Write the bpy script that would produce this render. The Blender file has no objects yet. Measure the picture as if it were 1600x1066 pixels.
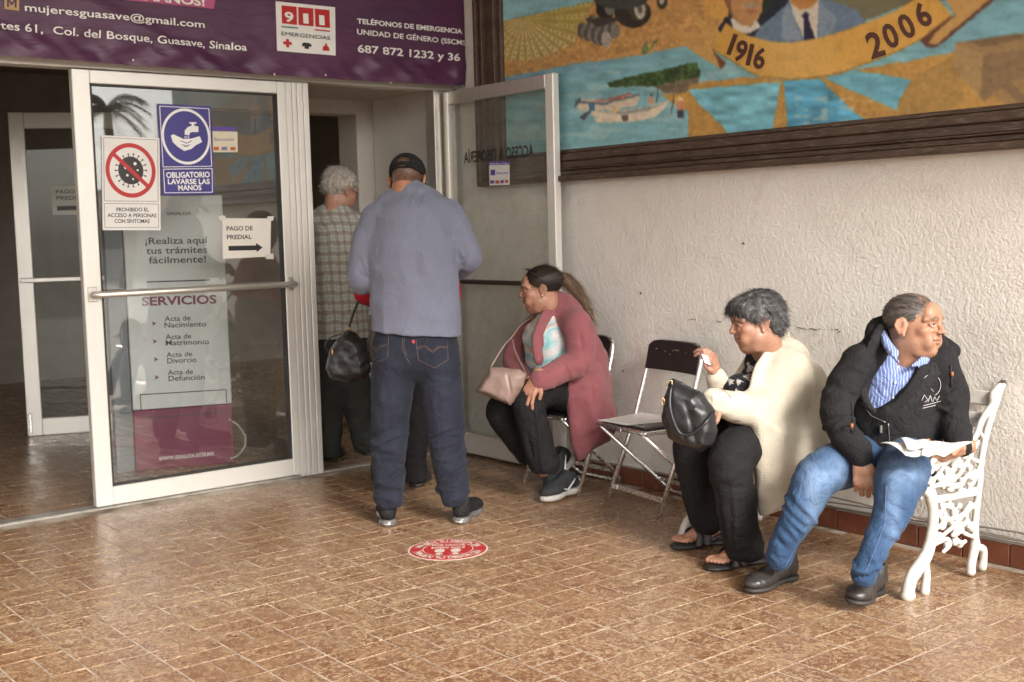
import bpy, math, random, os
import numpy as np
from mathutils import Vector, Matrix
rng = np.random.default_rng(7)
random.seed(7)
S = bpy.context.scene
COL = S.collection

# ---------------------------------------------------------------- camera
CAM = np.array([-4.324, -5.983, 1.35])
RW = np.array([[0.7822, -0.6225, -0.0256], [0.0776, 0.0566, 0.9954], [-0.6182, -0.7806, 0.0926]])
u_, _, vt_ = np.linalg.svd(RW); RW = u_ @ vt_            # rows: camera right, up, back in world space
FPX = 1877.7
cd = bpy.data.cameras.new('camera'); cam = bpy.data.objects.new('camera', cd); COL.objects.link(cam)
cd.sensor_width = 36; cd.lens = FPX / 1600 * 36; cd.clip_start = 0.05; cd.clip_end = 600
cd.dof.use_dof = True; cd.dof.focus_distance = 4.35; cd.dof.aperture_fstop = 5.6
M4 = np.eye(4); M4[:3, :3] = RW.T; M4[:3, 3] = CAM
cam.matrix_world = Matrix(M4.tolist())
S.camera = cam

# ---------------------------------------------------------------- light
S.view_settings.view_transform = 'Standard'; S.view_settings.look = 'None'
S.view_settings.gamma = 1; S.view_settings.use_curve_mapping = False
S.view_settings.exposure = 1.32
SUN_EL, SUN_AZ = math.radians(30), math.radians(191)      # azimuth: clockwise from +y, where the light comes from
w = bpy.data.worlds.new('World'); S.world = w; w.use_nodes = True
nt = w.node_tree; nt.nodes.clear()
sky = nt.nodes.new('ShaderNodeTexSky'); sky.sky_type = 'NISHITA'; sky.sun_disc = False
sky.sun_elevation = SUN_EL; sky.sun_rotation = SUN_AZ; sky.air_density = 1.0; sky.dust_density = 3.5; sky.ozone_density = 0.8
hs = nt.nodes.new('ShaderNodeHueSaturation'); hs.inputs['Saturation'].default_value = 0.22
bg = nt.nodes.new('ShaderNodeBackground'); bg.inputs[1].default_value = 0.14
wo = nt.nodes.new('ShaderNodeOutputWorld')
nt.links.new(sky.outputs[0], hs.inputs['Color']); nt.links.new(hs.outputs[0], bg.inputs[0]); nt.links.new(bg.outputs[0], wo.inputs[0])
sl = bpy.data.lights.new('sun', 'SUN'); sl.energy = 1.5; sl.angle = math.radians(14); sl.color = (1, .95, .88)
so = bpy.data.objects.new('sun', sl); COL.objects.link(so)
sdir = Vector((math.sin(SUN_AZ) * math.cos(SUN_EL), math.cos(SUN_AZ) * math.cos(SUN_EL), math.sin(SUN_EL)))
so.rotation_euler = sdir.to_track_quat('Z', 'Y').to_euler(); so.location = (-2, -20, 12)
S.render.engine = 'CYCLES'
S.cycles.max_bounces = 8; S.cycles.transparent_max_bounces = 12; S.cycles.use_denoising = True
S.cycles.caustics_reflective = False; S.cycles.caustics_refractive = False

# ---------------------------------------------------------------- measuring helpers: a photo pixel seen on a plane of the place
FH = np.array([-RW[2, 0], -RW[2, 1], 0]); FH /= np.linalg.norm(FH)      # horizontal view direction
RH = np.array([FH[1], -FH[0], 0])
def ray(px, py): return RW.T @ np.array([px - 800, -(py - 533), -FPX])
def onx(px, py, x): d = ray(px, py); return CAM + d * (x - CAM[0]) / d[0]
def ony(px, py, y): d = ray(px, py); return CAM + d * (y - CAM[1]) / d[1]
def onz(px, py, z=0.): d = ray(px, py); return CAM + d * (z - CAM[2]) / d[2]
def onp(px, py, o, n): d = ray(px, py); return CAM + d * (np.dot(np.array(o) - CAM, n) / np.dot(d, n))
def Q(px, py, D): d = ray(px, py); return CAM + d * (D / np.dot(d, FH))  # at distance D along the view
def V3(*a): return np.array(a, float)
def nrm(v): v = np.array(v, float); return v / np.linalg.norm(v)

# ---------------------------------------------------------------- object helpers
def tag(o, label=None, cat=None, group=None, kind=None):
    if label: o['label'] = label
    if cat: o['category'] = cat
    if group: o['group'] = group
    if kind: o['kind'] = kind
    return o
def thing(name, label, cat, loc=(0, 0, 0), group=None):
    o = bpy.data.objects.new(name, None); COL.objects.link(o); o.location = [float(v) for v in loc]
    o.empty_display_size = .1
    return tag(o, label, cat, group)
def new_mesh(name, v, f, mat=None, smooth=False, col=None, uv=None):
    me = bpy.data.meshes.new(name)
    v = np.asarray(v, dtype=np.float32)
    if isinstance(f, np.ndarray):
        n, k = f.shape
        me.vertices.add(len(v)); me.vertices.foreach_set('co', v.ravel())
        me.loops.add(n * k); me.loops.foreach_set('vertex_index', f.astype(np.int32).ravel())
        me.polygons.add(n); me.polygons.foreach_set('loop_start', np.arange(0, n * k, k, dtype=np.int32))
        me.update(calc_edges=True)
    else:
        me.from_pydata(v.tolist(), [], f)
    if smooth: me.polygons.foreach_set('use_smooth', np.ones(len(me.polygons), dtype=bool))
    if col is not None:
        a = me.color_attributes.new('Col', 'FLOAT_COLOR', 'POINT')
        c = np.ones((len(v), 4), dtype=np.float32); c[:, :3] = col; a.data.foreach_set('color', c.ravel())
    if mat: me.materials.append(mat)
    me.update()
    return me
def put(name, me, parent=None, loc=None):
    o = bpy.data.objects.new(name, me); COL.objects.link(o)
    if parent is not None:
        o.parent = parent
        o.matrix_parent_inverse = Matrix.Translation(-parent.location) if parent.parent is None else Matrix.Identity(4)
    if loc is not None: o.location = [float(x) for x in loc]
    return o
def dup(root, loc, label=None, name=None):
    r = root.copy(); COL.objects.link(r); r.location = loc
    if label: r['label'] = label
    for ch in list(root.children):
        c = ch.copy(); COL.objects.link(c); c.parent = r
        for g in list(ch.children):
            d = g.copy(); COL.objects.link(d); d.parent = c
    return r

class MB:                                     # collects shapes that become one mesh
    def __init__(s): s.v = []; s.f = []; s.n = 0; s.sm = []; s.marks = []
    def mark(s): s.marks.append((s.n, len(s.f))); return s
    def add(s, v, f, smooth=False):
        s.v.append(np.asarray(v, float).reshape(-1, 3)); s.f += [[i + s.n for i in q] for q in f]; s.sm += [smooth] * len(f)
        s.n += len(s.v[-1]); return s
    def box(s, a, b, ch=0.0):                 # corner to corner, chamfered
        a = np.minimum(a, b) + 0.; b = np.maximum(a, b)
        return s.obox((a + b) / 2, (b - a) / 2, np.eye(3), ch)
    def obox(s, c, h, A, ch=0.0):             # centre, half sizes, axes in rows
        c = np.array(c, float); h = np.array(h, float); A = np.array(A, float); ch = min(ch, h.min() * .9)
        if ch <= 0:
            v = [c + A.T @ (h * np.array([x, y, z])) for x in (-1, 1) for y in (-1, 1) for z in (-1, 1)]
            return s.add(v, [[0, 1, 3, 2], [4, 6, 7, 5], [0, 4, 5, 1], [2, 3, 7, 6], [0, 2, 6, 4], [1, 5, 7, 3]])
        v = []; idx = {}
        for x in (-1, 1):
            for y in (-1, 1):
                for z in (-1, 1):
                    for ax in range(3):
                        e = h.copy() - ch; e[ax] = h[ax]
                        idx[(x, y, z, ax)] = len(v); v.append(c + A.T @ (e * np.array([x, y, z])))
        f = []
        for ax in range(3):
            o = [i for i in range(3) if i != ax]
            for sg in (-1, 1):
                q = []
                for (p, r) in ((-1, -1), (1, -1), (1, 1), (-1, 1)):
                    k = [0, 0, 0]; k[ax] = sg; k[o[0]] = p; k[o[1]] = r; q.append(idx[(*k, ax)])
                if (sg > 0) == (ax == 1): q = q[::-1]
                f.append(q)
        for ax in range(3):
            o = [i for i in range(3) if i != ax]
            for p in (-1, 1):
                for r in (-1, 1):
                    q = []
                    for t, m in ((-1, o[0]), (1, o[0]), (1, o[1]), (-1, o[1])):
                        k = [0, 0, 0]; k[ax] = t; k[o[0]] = p; k[o[1]] = r; q.append(idx[(*k, m)])
                    f.append(q)
        for x in (-1, 1):
            for y in (-1, 1):
                for z in (-1, 1): f.append([idx[(x, y, z, i)] for i in range(3)])
        return s.add(v, f)
    def bar(s, p, q, w, t, up=(0, 0, 1), ch=0.0):
        p = np.array(p, float); q = np.array(q, float); d = nrm(q - p)
        sd = nrm(np.cross(d, up)); u2 = np.cross(sd, d)
        return s.obox((p + q) / 2, (np.linalg.norm(q - p) / 2, w / 2, t / 2), [d, sd, u2], ch)
    def tube(s, pts, r, seg=10, cap=True, closed=False):
        pts = [np.array(p, float) for p in pts]; n = len(pts)
        r = [r] * n if np.isscalar(r) else list(r)
        v = []; d0 = None; u = None
        for i, p in enumerate(pts):
            if closed: d = nrm(pts[(i + 1) % n] - pts[i - 1])
            else: d = nrm(pts[min(i + 1, n - 1)] - pts[max(i - 1, 0)])
            if u is None:
                u = np.cross(d, (0, 0, 1.)) if abs(d[2]) < .9 else np.cross(d, (0, 1., 0)); 
            u = nrm(u - d * np.dot(u, d)); wv = np.cross(d, u)
            for k in range(seg):
                a = 2 * math.pi * k / seg; v.append(p + r[i] * (math.cos(a) * u + math.sin(a) * wv))
        f = []
        for i in range(n if closed else n - 1):
            j = (i + 1) % n
            for k in range(seg):
                l = (k + 1) % seg; f.append([i * seg + k, i * seg + l, j * seg + l, j * seg + k])
        if cap and not closed: f += [list(range(seg))[::-1], [(n - 1) * seg + k for k in range(seg)]]
        return s.add(v, f, True)
    def ball(s, c, r, seg=10, rings=6, A=None):
        c = np.array(c, float); r = np.array([r] * 3 if np.isscalar(r) else r, float); A = np.eye(3) if A is None else np.array(A)
        v = [c + A.T @ (r * V3(0, 0, 1))]
        for i in range(1, rings):
            t = math.pi * i / rings
            for k in range(seg): a = 2 * math.pi * k / seg; v.append(c + A.T @ (r * V3(math.sin(t) * math.cos(a), math.sin(t) * math.sin(a), math.cos(t))))
        v.append(c - A.T @ (r * V3(0, 0, 1))); f = []
        for k in range(seg): f.append([0, 1 + k, 1 + (k + 1) % seg])
        for i in range(rings - 2):
            for k in range(seg): l = (k + 1) % seg; f.append([1 + i * seg + k, 1 + (i + 1) * seg + k, 1 + (i + 1) * seg + l, 1 + i * seg + l])
        b = len(v) - 1
        for k in range(seg): f.append([b, 1 + (rings - 2) * seg + (k + 1) % seg, 1 + (rings - 2) * seg + k])
        return s.add(v, f, True)
    def plate(s, pts, n, t):                  # polygon of 3d points given a thickness t along n (top face = pts)
        pts = [np.array(p, float) for p in pts]; n = nrm(n); k = len(pts)
        v = pts + [p - n * t for p in pts]
        a = sum(np.cross(pts[i] - pts[0], pts[(i + 1) % k] - pts[0]) for i in range(k))
        f = [list(range(k)), list(range(2 * k - 1, k - 1, -1))] + [[i, i + k, (i + 1) % k + k, (i + 1) % k] for i in range(k)]
        if np.dot(a, n) < 0: f = [q[::-1] for q in f]
        return s.add(v, f)
    def build(s, name, mat, parent=None, loc=None, smooth=None):
        v = np.concatenate(s.v)
        mk = [m for m in s.marks if m[0] > 0]
        if mk:                                # pieces that stand apart become objects of their own
            cuts = [(0, 0)] + mk + [(s.n, len(s.f))]; o = None
            for (a, fa), (b, fb) in zip(cuts[:-1], cuts[1:]):
                if fb > fa:
                    g = MB(); g.v = [v[a:b]]; g.f = [[i - a for i in q] for q in s.f[fa:fb]]; g.sm = s.sm[fa:fb]; g.n = b - a; o = g.build(name, mat, parent, loc, smooth)
            return o
        if loc is not None: v = v - np.array(loc, float)
        me = new_mesh(name, v, s.f, mat)
        sm = s.sm if smooth is None else [smooth] * len(s.f)
        me.polygons.foreach_set('use_smooth', sm)
        return put(name, me, parent, loc)

# ---------------------------------------------------------------- material helpers
class N:
    def __init__(s, name):
        s.m = bpy.data.materials.new(name); s.m.use_nodes = True; s.t = s.m.node_tree; s.b = s.t.nodes['Principled BSDF']
    def n(s, typ, **kw):
        x = s.t.nodes.new('ShaderNode' + typ)
        for k, v in kw.items():
            if k in x.inputs: x.inputs[k].default_value = v
            else: setattr(x, k, v)
        return x
    def l(s, a, b): s.t.links.new(a, b)
    def coord(s, kind='Object', scale=(1, 1, 1)):
        m = s.n('Mapping'); m.inputs['Scale'].default_value = scale
        if kind == 'World': g = s.n('NewGeometry'); s.l(g.outputs['Position'], m.inputs[0])
        else: g = s.n('TexCoord'); s.l(g.outputs[kind], m.inputs[0])
        return m.outputs[0]
    def noise(s, scale, detail=3, rough=.55, dist=0., co=None):
        x = s.n('TexNoise', Scale=scale, Detail=detail, Roughness=rough, Distortion=dist)
        if co is not None: s.l(co, x.inputs['Vector'])
        return x.outputs[0]
    def ramp(s, fac, stops, interp='LINEAR'):
        r = s.n('ValToRGB'); r.color_ramp.interpolation = interp; e = r.color_ramp.elements
        while len(e) < len(stops): e.new(.5)
        for i, (p, c) in enumerate(stops):
            e[i].position = p; e[i].color = (c, c, c, 1) if np.isscalar(c) else (*c, 1)
        s.l(fac, r.inputs[0]); return r.outputs[0]
    def math(s, op, a, b=0.):
        x = s.n('Math', operation=op)
        for i, q in enumerate((a, b)):
            if hasattr(q, 'links'): s.l(q, x.inputs[i])
            else: x.inputs[i].default_value = q
        return x.outputs[0]
    def mix(s, fac, a, b, typ='MIX'):
        x = s.n('Mix', data_type='RGBA', blend_type=typ)
        for i, q in ((0, fac), (6, a), (7, b)):
            if hasattr(q, 'links'): s.l(q, x.inputs[i])
            else: x.inputs[i].default_value = q if np.isscalar(q) else (*q, 1)
        return x.outputs[2]
    def bump(s, h, strength=.3, dist=.002, prev=None):
        x = s.n('Bump', Strength=strength, Distance=dist); s.l(h, x.inputs['Height'])
        if prev is not None: s.l(prev, x.inputs['Normal'])
        return x.outputs[0]
    def out(s, col=None, rough=None, normal=None, **kw):
        for q, k in ((col, 'Base Color'), (rough, 'Roughness'), (normal, 'Normal')):
            if q is None: continue
            if hasattr(q, 'links'): s.l(q, s.b.inputs[k])
            else: s.b.inputs[k].default_value = q if np.isscalar(q) else (*q, 1)
        for k, v in kw.items(): s.b.inputs[k.replace('_', ' ')].default_value = v
        return s.m
MATS = {}
def plain(name, col, rough=.5, metal=0., var=.12, vscale=6., bump=.0, bscale=200., coord='Object', **kw):
    if name in MATS: return MATS[name]
    m = N(name); co = m.coord(coord)
    f = m.ramp(m.noise(vscale, 4, .6, .3, co), [(.3, 1 - var), (.7, 1 + var)])
    c = m.mix(1., col, f, 'MULTIPLY')
    nm = m.bump(m.noise(bscale, 3, .6, 0, co), bump, .001) if bump else None
    rr = m.ramp(m.noise(vscale * 2.3, 3, .6, 0, co), [(.3, max(0, rough - .07)), (.7, min(1, rough + .07))])
    MATS[name] = m.out(c, rr, nm, Metallic=metal, **kw); return MATS[name]

# ---------------------------------------------------------------- lettering
_tc = {}
def glyphs(s, bold=0.):
    k = (s, bold)
    if k not in _tc:
        cu = bpy.data.curves.new('lettering', 'FONT'); cu.body = s; cu.size = 1; cu.resolution_u = 3; cu.offset = bold
        cu.fill_mode = 'FRONT'
        ob = bpy.data.objects.new('lettering', cu)
        me = bpy.data.meshes.new_from_object(ob)
        v = np.zeros(len(me.vertices) * 3); me.vertices.foreach_get('co', v); f = [list(p.vertices) for p in me.polygons]
        bpy.data.objects.remove(ob); bpy.data.meshes.remove(me); bpy.data.curves.remove(cu)
        _tc[k] = (v.reshape(-1, 3), f)
    return _tc[k]
CAPH = .73
def text(mb, s, p, q, cap, up=(0, 0, 1), bold=.012, mark=True):
    """string s with its baseline from point p to point q, capital height cap"""
    v, f = glyphs(s, bold); p = np.array(p, float); q = np.array(q, float)
    x0, x1 = v[:, 0].min(), v[:, 0].max(); d = q - p; L = np.linalg.norm(d); d /= L
    up = np.array(up, float); up = nrm(up - d * np.dot(up, d))
    o = p + np.outer((v[:, 0] - x0) / (x1 - x0) * L, d) + np.outer(v[:, 1] / CAPH * cap, up)
    if mark: mb.mark()
    mb.add(o, f)

# ================================================================ MATERIALS
def m_tile():
    m = N('glazed_floor_tile'); co = m.coord('World')
    def sq(n, c0, w0): return m.ramp(m.math('ABSOLUTE', m.math('SUBTRACT', n, c0)), [(.0, 1), (w0 * .5, .95), (w0, 0)])
    n1 = m.noise(33, .8, .5, 1.3, co); n2 = m.noise(22, 1., .5, 2.0, m.coord('World', (1, 1.15, 1)))
    f = m.math('MAXIMUM', sq(n1, .50, .085), sq(n2, .57, .06))
    blot = m.ramp(m.noise(42, 2, .6, .8, co), [(.61, 0), (.65, .8)]); f = m.math('MAXIMUM', f, blot)
    f = m.math('MULTIPLY', f, m.ramp(m.noise(7, 3, .6, 0, co), [(.3, .7), (.6, 1)]))
    oi = m.n('ObjectInfo')
    base = m.ramp(m.noise(1.4, 4, .6, .4, co), [(.3, (.37, .235, .13)), (.5, (.46, .315, .185)), (.7, (.53, .39, .245))])
    base = m.mix(m.math('MULTIPLY', oi.outputs['Random'], .35), base, (.40, .24, .13))
    c = m.mix(m.math('MULTIPLY', f, .88), base, (.16, .06, .028))
    worn = m.ramp(m.noise(11, 5, .75, .8, co), [(.63, 0), (.72, .6)])
    c = m.mix(worn, c, (.62, .54, .44))
    rough = m.ramp(m.noise(6, 5, .7, 0, co), [(.3, .20), (.7, .40)])
    nm = m.bump(m.noise(70, 3, .6, .5, co), .10, .001, m.bump(m.noise(5, 3, .6, .5, co), .08, .01))
    return m.out(c, rough, nm, Specular_IOR_Level=.5)
def m_grout():
    m = N('floor_grout'); co = m.coord('World')
    return m.out(m.ramp(m.noise(7, 4, .6, 0, co), [(.32, (.16, .11, .075)), (.46, (.33, .265, .20)), (.62, (.52, .45, .365))]), .8, m.bump(m.noise(90, 2, .5, 0, co), .4, .001))
def m_stucco(name='rough_stucco', c0=(.76, .72, .655), c1=(.86, .825, .765), sc=1.):
    m = N(name); co = m.coord('World')
    n1 = m.noise(74 * sc, 4, .62, .35, co); n2 = m.noise(40 * sc, 4, .62, .3, co)
    r = m.ramp(n1, [(.46, 0), (.60, 1)])
    r2 = m.ramp(n2, [(.42, 0), (.55, 1)])
    h = m.math('ADD', m.math('MULTIPLY', r, .5), m.math('MULTIPLY', r2, .6))
    fine = m.noise(110, 4, .7, 0, co)
    nm = m.bump(fine, .4, .0013, m.bump(h, .7, .0027))
    c = m.ramp(m.noise(1.3, 5, .65, .3, co), [(.3, c0), (.65, c1)])
    spk = m.ramp(m.noise(48, 3, .7, 0, co), [(.66, 0), (.72, .4)])
    c = m.mix(spk, c, (.33, .26, .2)); g_ = m.n('NewGeometry'); sp_ = m.n('SeparateXYZ'); m.l(g_.outputs['Position'], sp_.inputs[0]); low = m.ramp(sp_.outputs['Z'], [(.0, 1), (.35, .55), (.9, .75), (1., 0)]); c = m.mix(m.math('MULTIPLY', low, m.ramp(m.noise(8, 5, .75, .8, co), [(.50, 0), (.68, .42)])), c, (.42, .35, .28))
    c = m.mix(m.ramp(m.noise(2.6, 5, .7, .6, co), [(.56, 0), (.72, .28)]), c, (.50, .43, .36))
    return m.out(c, .62, nm, Specular_IOR_Level=.35)
def m_alu(name='brushed_aluminium', col=(.66, .62, .56), rough=.34, metal=.75):
    m = N(name); co = m.coord('World', (30, 30, 1.2))
    s = m.noise(9, 3, .6, 0, co); c2 = m.coord('World')
    c = m.mix(m.ramp(m.noise(3.5, 5, .7, .2, c2), [(.45, 0), (.8, .16)]), col, (.50, .45, .38))
    return m.out(c, m.ramp(s, [(.3, rough - .08), (.7, rough + .1)]), m.bump(s, .05, .0005), Metallic=metal)
def m_glass(name='clear_glass', tint=(.95, .965, .95), dirt_haze=.03, ior=1.52, boost=2.8):
    m = N(name); t = m.t; t.nodes.remove(m.b)
    tr = m.n('BsdfTransparent'); tr.inputs[0].default_value = (*tint, 1)
    gl = m.n('BsdfGlossy'); gl.inputs['Roughness'].default_value = .012
    lw = m.n('LayerWeight', Blend=.5); fb = m.math('MINIMUM', m.math('ADD', .045 * boost, m.math('MULTIPLY', m.math('POWER', lw.outputs['Facing'], 4.), .9 * boost)), 1.)
    mx = m.n('MixShader'); m.l(fb, mx.inputs[0]); m.l(tr.outputs[0], mx.inputs[1]); m.l(gl.outputs[0], mx.inputs[2])
    df = m.n('BsdfDiffuse'); df.inputs[0].default_value = (.6, .57, .5, 1)
    co = m.coord('World'); d = m.ramp(m.noise(5, 5, .7, .6, co), [(.35, dirt_haze * .3), (.75, dirt_haze)])  # patchy dirt; higher values also paint a whitening haze over the pane
    m2 = m.n('MixShader'); m.l(d, m2.inputs[0]); m.l(mx.outputs[0], m2.inputs[1]); m.l(df.outputs[0], m2.inputs[2])
    m.l(m2.outputs[0], t.nodes['Material Output'].inputs[0]); return m.m
def m_wood():
    m = N('worn_dark_wood'); co = m.coord('World', (3, 1.0, 3)); c2 = m.coord('World')
    st = m.noise(22, 5, .7, .3, m.coord('World', (9, .7, 9)))
    c = m.ramp(m.noise(5, 4, .6, .3, co), [(.3, (.045, .025, .016)), (.7, (.085, .052, .035))])
    c = m.mix(m.ramp(st, [(.52, 0), (.68, .55)]), c, (.25, .195, .155))
    return m.out(c, .5, m.bump(st, .4, .002), Specular_IOR_Level=.4)
def m_terra():
    m = N('terracotta_skirting'); co = m.coord('World'); oi = m.n('ObjectInfo')
    c = m.ramp(m.noise(9, 4, .65, .5, co), [(.3, (.12, .038, .021)), (.55, (.19, .064, .034)), (.75, (.27, .115, .065))])
    c = m.mix(m.math('MULTIPLY', oi.outputs['Random'], .5), c, (.14, .032, .014))
    c = m.mix(m.ramp(m.noise(30, 4, .7, 0, co), [(.67, 0), (.72, .8)]), c, (.55, .45, .36))
    return m.out(c, .32, m.bump(m.noise(40, 3, .6, 0, co), .2, .001))
M_TILE, M_GROUT, M_STUCCO, M_ALU, M_GLASS, M_WOOD, M_TERRA = m_tile(), m_grout(), m_stucco(), m_alu(), m_glass(), m_wood(), m_terra()
M_ALUW = m_alu('pale_anodised_aluminium', (.80, .77, .71), .36, .35)
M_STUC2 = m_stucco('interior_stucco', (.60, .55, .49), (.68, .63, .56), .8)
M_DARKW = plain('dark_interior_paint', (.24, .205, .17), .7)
M_BLACK = plain('black_print', (.02, .02, .02), .5)
M_WHITE = plain('white_print', (.82, .81, .78), .45, var=.03)
M_RED = plain('red_print', (.50, .02, .02), .4, var=.05)
M_CHROME = plain('worn_chrome', (.80, .785, .76), .25, .92, var=.12, vscale=30)
M_BLKP = plain('black_vinyl', (.017, .016, .016), .42, var=.2, vscale=20)

# ================================================================ SETTING
TU = .21; TX0, TY0 = -2.055, -2.86
def tile_mesh(lx, ly):
    g = .0064; i = .0012; a, b = lx / 2 - g / 2, ly / 2 - g / 2
    v = [(sx * a, sy * b, -.009) for sx, sy in ((-1, -1), (1, -1), (1, 1), (-1, 1))] + [(sx * a, sy * b, -.0008) for sx, sy in ((-1, -1), (1, -1), (1, 1), (-1, 1))] + [(sx * (a - i), sy * (b - i), 0) for sx, sy in ((-1, -1), (1, -1), (1, 1), (-1, 1))]
    f = [[8, 9, 10, 11]] + [[k, (k + 1) % 4, (k + 1) % 4 + 4, k + 4] for k in range(4)] + [[k + 4, (k + 1) % 4 + 4, (k + 1) % 4 + 8, k + 8] for k in range(4)]
    return v, f
tv = {0: tile_mesh(TU, TU / 2), 1: tile_mesh(TU / 2, TU)}
tm = {k: new_mesh('floor_tile', *tv[k], M_TILE) for k in tv}
g = MB(); g.box((-9, -9.5, -.2), (0, -.03, -.0016)); g.box((-9, .03, -.2), (2.2, 8, -.0016)); g.box((-9, -.03, -.2), (0, .03, -.0016))
floor = g.build('floor', M_GROUT); tag(floor, kind='structure')
tiles = []
for i in range(-32, 22):
    for j in range(-32, 53):
        x0, y0 = TX0 + i * TU, TY0 + j * TU
        H = (i + j) % 2 == 0
        for k in (0, 1):
            c = (x0 + TU / 2, y0 + TU * (.25 + .5 * k)) if H else (x0 + TU * (.25 + .5 * k), y0 + TU / 2)
            if c[1] > 7.9 or c[1] < -9.3 or (c[1] < .06 and c[0] > -.03) or (-.10 < c[1] < .1) or c[0] > 2.1: continue
            p = RW @ (np.array([c[0], c[1], 0]) - CAM); d = -p[2]
            vis = False
            if d > .5:
                px, py = 800 + FPX * p[0] / d, 533 - FPX * p[1] / d
                vis = -20 < px < 1620 and -20 < py < 1085 and c[1] < 0
            tiles.append((d if vis else 1e3 + abs(d), c, 0 if H else 1))
tiles.sort(key=lambda t: t[0])
for d, c, k in tiles[:300]:
    o = bpy.data.objects.new('tile', tm[k]); COL.objects.link(o); o.parent = floor
    o.location = (c[0], c[1], random.uniform(-.0007, .0003)); o.rotation_euler = (random.gauss(0, .0022), random.gauss(0, .0022), 0)
rv, rf, n = [], [], 0
for d, c, k in tiles[300:]:
    v, f = tv[k]; a, b = random.gauss(0, .002), random.gauss(0, .002)
    rv += [(x + c[0], y + c[1], z + a * x + b * y) for x, y, z in v]; rf += [[q + n for q in p] for p in f]; n += 12
o = put('tile_field', new_mesh('tile_field', rv, rf, M_TILE), floor); tag(o, kind='stuff')

# side wall with its terracotta skirting
YE = -4.22
g = MB(); g.box((0, YE, -.02), (.25, .9, 3.9))
side_wall = g.build('side_wall', M_STUCCO); tag(side_wall, kind='structure')
skm = MB().box((-.012, -.098, 0), (0, .098, .088), .003); skme = skm.build('skirting_tile', M_TERRA, side_wall); skme.location = (0, -.1, 0)
y = -.3
while y > YE + .08:
    o = bpy.data.objects.new('skirting_tile', skme.data); COL.objects.link(o); o.parent = side_wall; o.location = (random.uniform(-.0015, .001), y, random.uniform(-.002, .002)); y -= .2
g = MB(); g.box((-.008, YE, .089), (0, -.02, .1), .003); g.build('mortar_line', plain('grey_mortar', (.33, .29, .25), .8), side_wall)
ck = MB()
def crack(pts, wdt=.0022):
    P = [onx(a, b, -.0015) for a, b in pts]
    for a, b in zip(P[:-1], P[1:]):
        for t in np.linspace(0, 1, 5)[:-1]:
            p = a + (b - a) * t + V3(0, rng.normal(0, .002), rng.normal(0, .002)); q = p + (b - a) * rng.uniform(.1, .26) + V3(0, 0, rng.normal(0, .003))
            ck.bar(p, q, wdt * rng.uniform(.5, 1.5), .002, (1, 0, 0))
crack([(1075, 500), (1088, 497)]); crack([(1118, 500), (1126, 503)], .004); crack([(1246, 512), (1258, 514), (1285, 514)], .003); crack([(1299, 515), (1315, 517)], .004)
crack([(973, 578), (974, 583)], .006); crack([(1000, 455), (1003, 460)], .004); crack([(1160, 380), (1163, 381)], .006)
ck.build('wall_cracks', plain('wall_dirt', (.10, .08, .06), .9), side_wall)

# facade band over the doors, portico ceiling, interior shell
g = MB(); g.box((-9, .06, 2.26), (0, .3, 3.899)); g.box((-9, .06, 0), (-3.62, .3, 2.26))
tag(g.build('facade_wall', M_STUCCO), kind='structure')
g = MB(); g.box((-7.2, -7.2, 3.9), (.4, .3, 4.1)); tag(g.build('portico_ceiling', plain('ceiling_paint', (.55, .52, .47), .8)), kind='structure')
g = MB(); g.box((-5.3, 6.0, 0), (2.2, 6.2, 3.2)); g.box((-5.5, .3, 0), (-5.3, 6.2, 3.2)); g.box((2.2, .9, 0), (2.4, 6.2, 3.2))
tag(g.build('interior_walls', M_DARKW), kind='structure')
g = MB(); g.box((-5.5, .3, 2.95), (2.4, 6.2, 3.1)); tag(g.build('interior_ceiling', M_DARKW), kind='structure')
g = MB(); g.box((.24, .0, -.02), (.34, 1.2, 2.9)); g.box((-.12, .92, 0), (.24, 1.15, 2.9)); g.box((-1.3, .92, 2.13), (-.121, 1.1, 2.9)); g.box((-1.3, .3, 2.22), (.24, .919, 2.4))
pil = tag(g.build('entrance_recess', M_STUC2), kind='structure')
g = MB(); g.box((.228, .05, 0), (.24, .92, .09), .003); g.build('skirting_tile', M_TERRA, pil); g = MB(); g.box((-.12, .908, 0), (.228, .92, .09), .003); g.build('skirting_tile', M_TERRA, pil)
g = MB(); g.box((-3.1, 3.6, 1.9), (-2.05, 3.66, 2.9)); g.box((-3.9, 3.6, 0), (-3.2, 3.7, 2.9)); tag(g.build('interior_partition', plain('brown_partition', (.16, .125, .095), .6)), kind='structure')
# street side: ground, low building, palms (they show as reflections in the door glass)
g = MB(); g.box((-60, -70, -.35), (60, -9.5, -.12)); g.box((0.4, -9.5, -.35), (60, 20, -.12)); g.box((-60, -9.5, -.35), (-9, 20, -.12))
tag(g.build('plaza_ground', plain('plaza_paving', (.42, .38, .33), .8, coord='Object')), kind='structure')

# ================================================================ DOOR FRAME
t = thing('door_frame', 'pale aluminium entrance frame with fluted post between the two doorways', 'door frame', (-1.06, 0, 0))
g = MB(); g.box((-3.6, -.045, 2.184), (.0, .055, 2.232), .003); g.box((-3.6, -.052, 2.235), (-.0, .055, 2.262), .003); g.build('header', M_ALUW, t)
g = MB(); g.box((-1.148, -.035, 0), (-1.006, .06, 2.183))
for a, b in ((-1.147, -1.112), (-1.108, -1.082), (-1.078, -1.044), (-1.04, -1.007)): g.box((a, -.05, .002), (b, -.03, 2.18), .004)
g.build('post', M_ALUW, t)
g = MB(); g.box((-.165, -.045, .0), (-.125, .05, 2.183), .003); g.box((-.124, -.03, 0), (-.0, .04, 2.183), .003); g.build('jamb', M_ALU, t)
g = MB(); g.box((-3.6, -.045, 0), (-3.52, .055, 2.183), .003); g.build('jamb', M_ALU, t)
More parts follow.
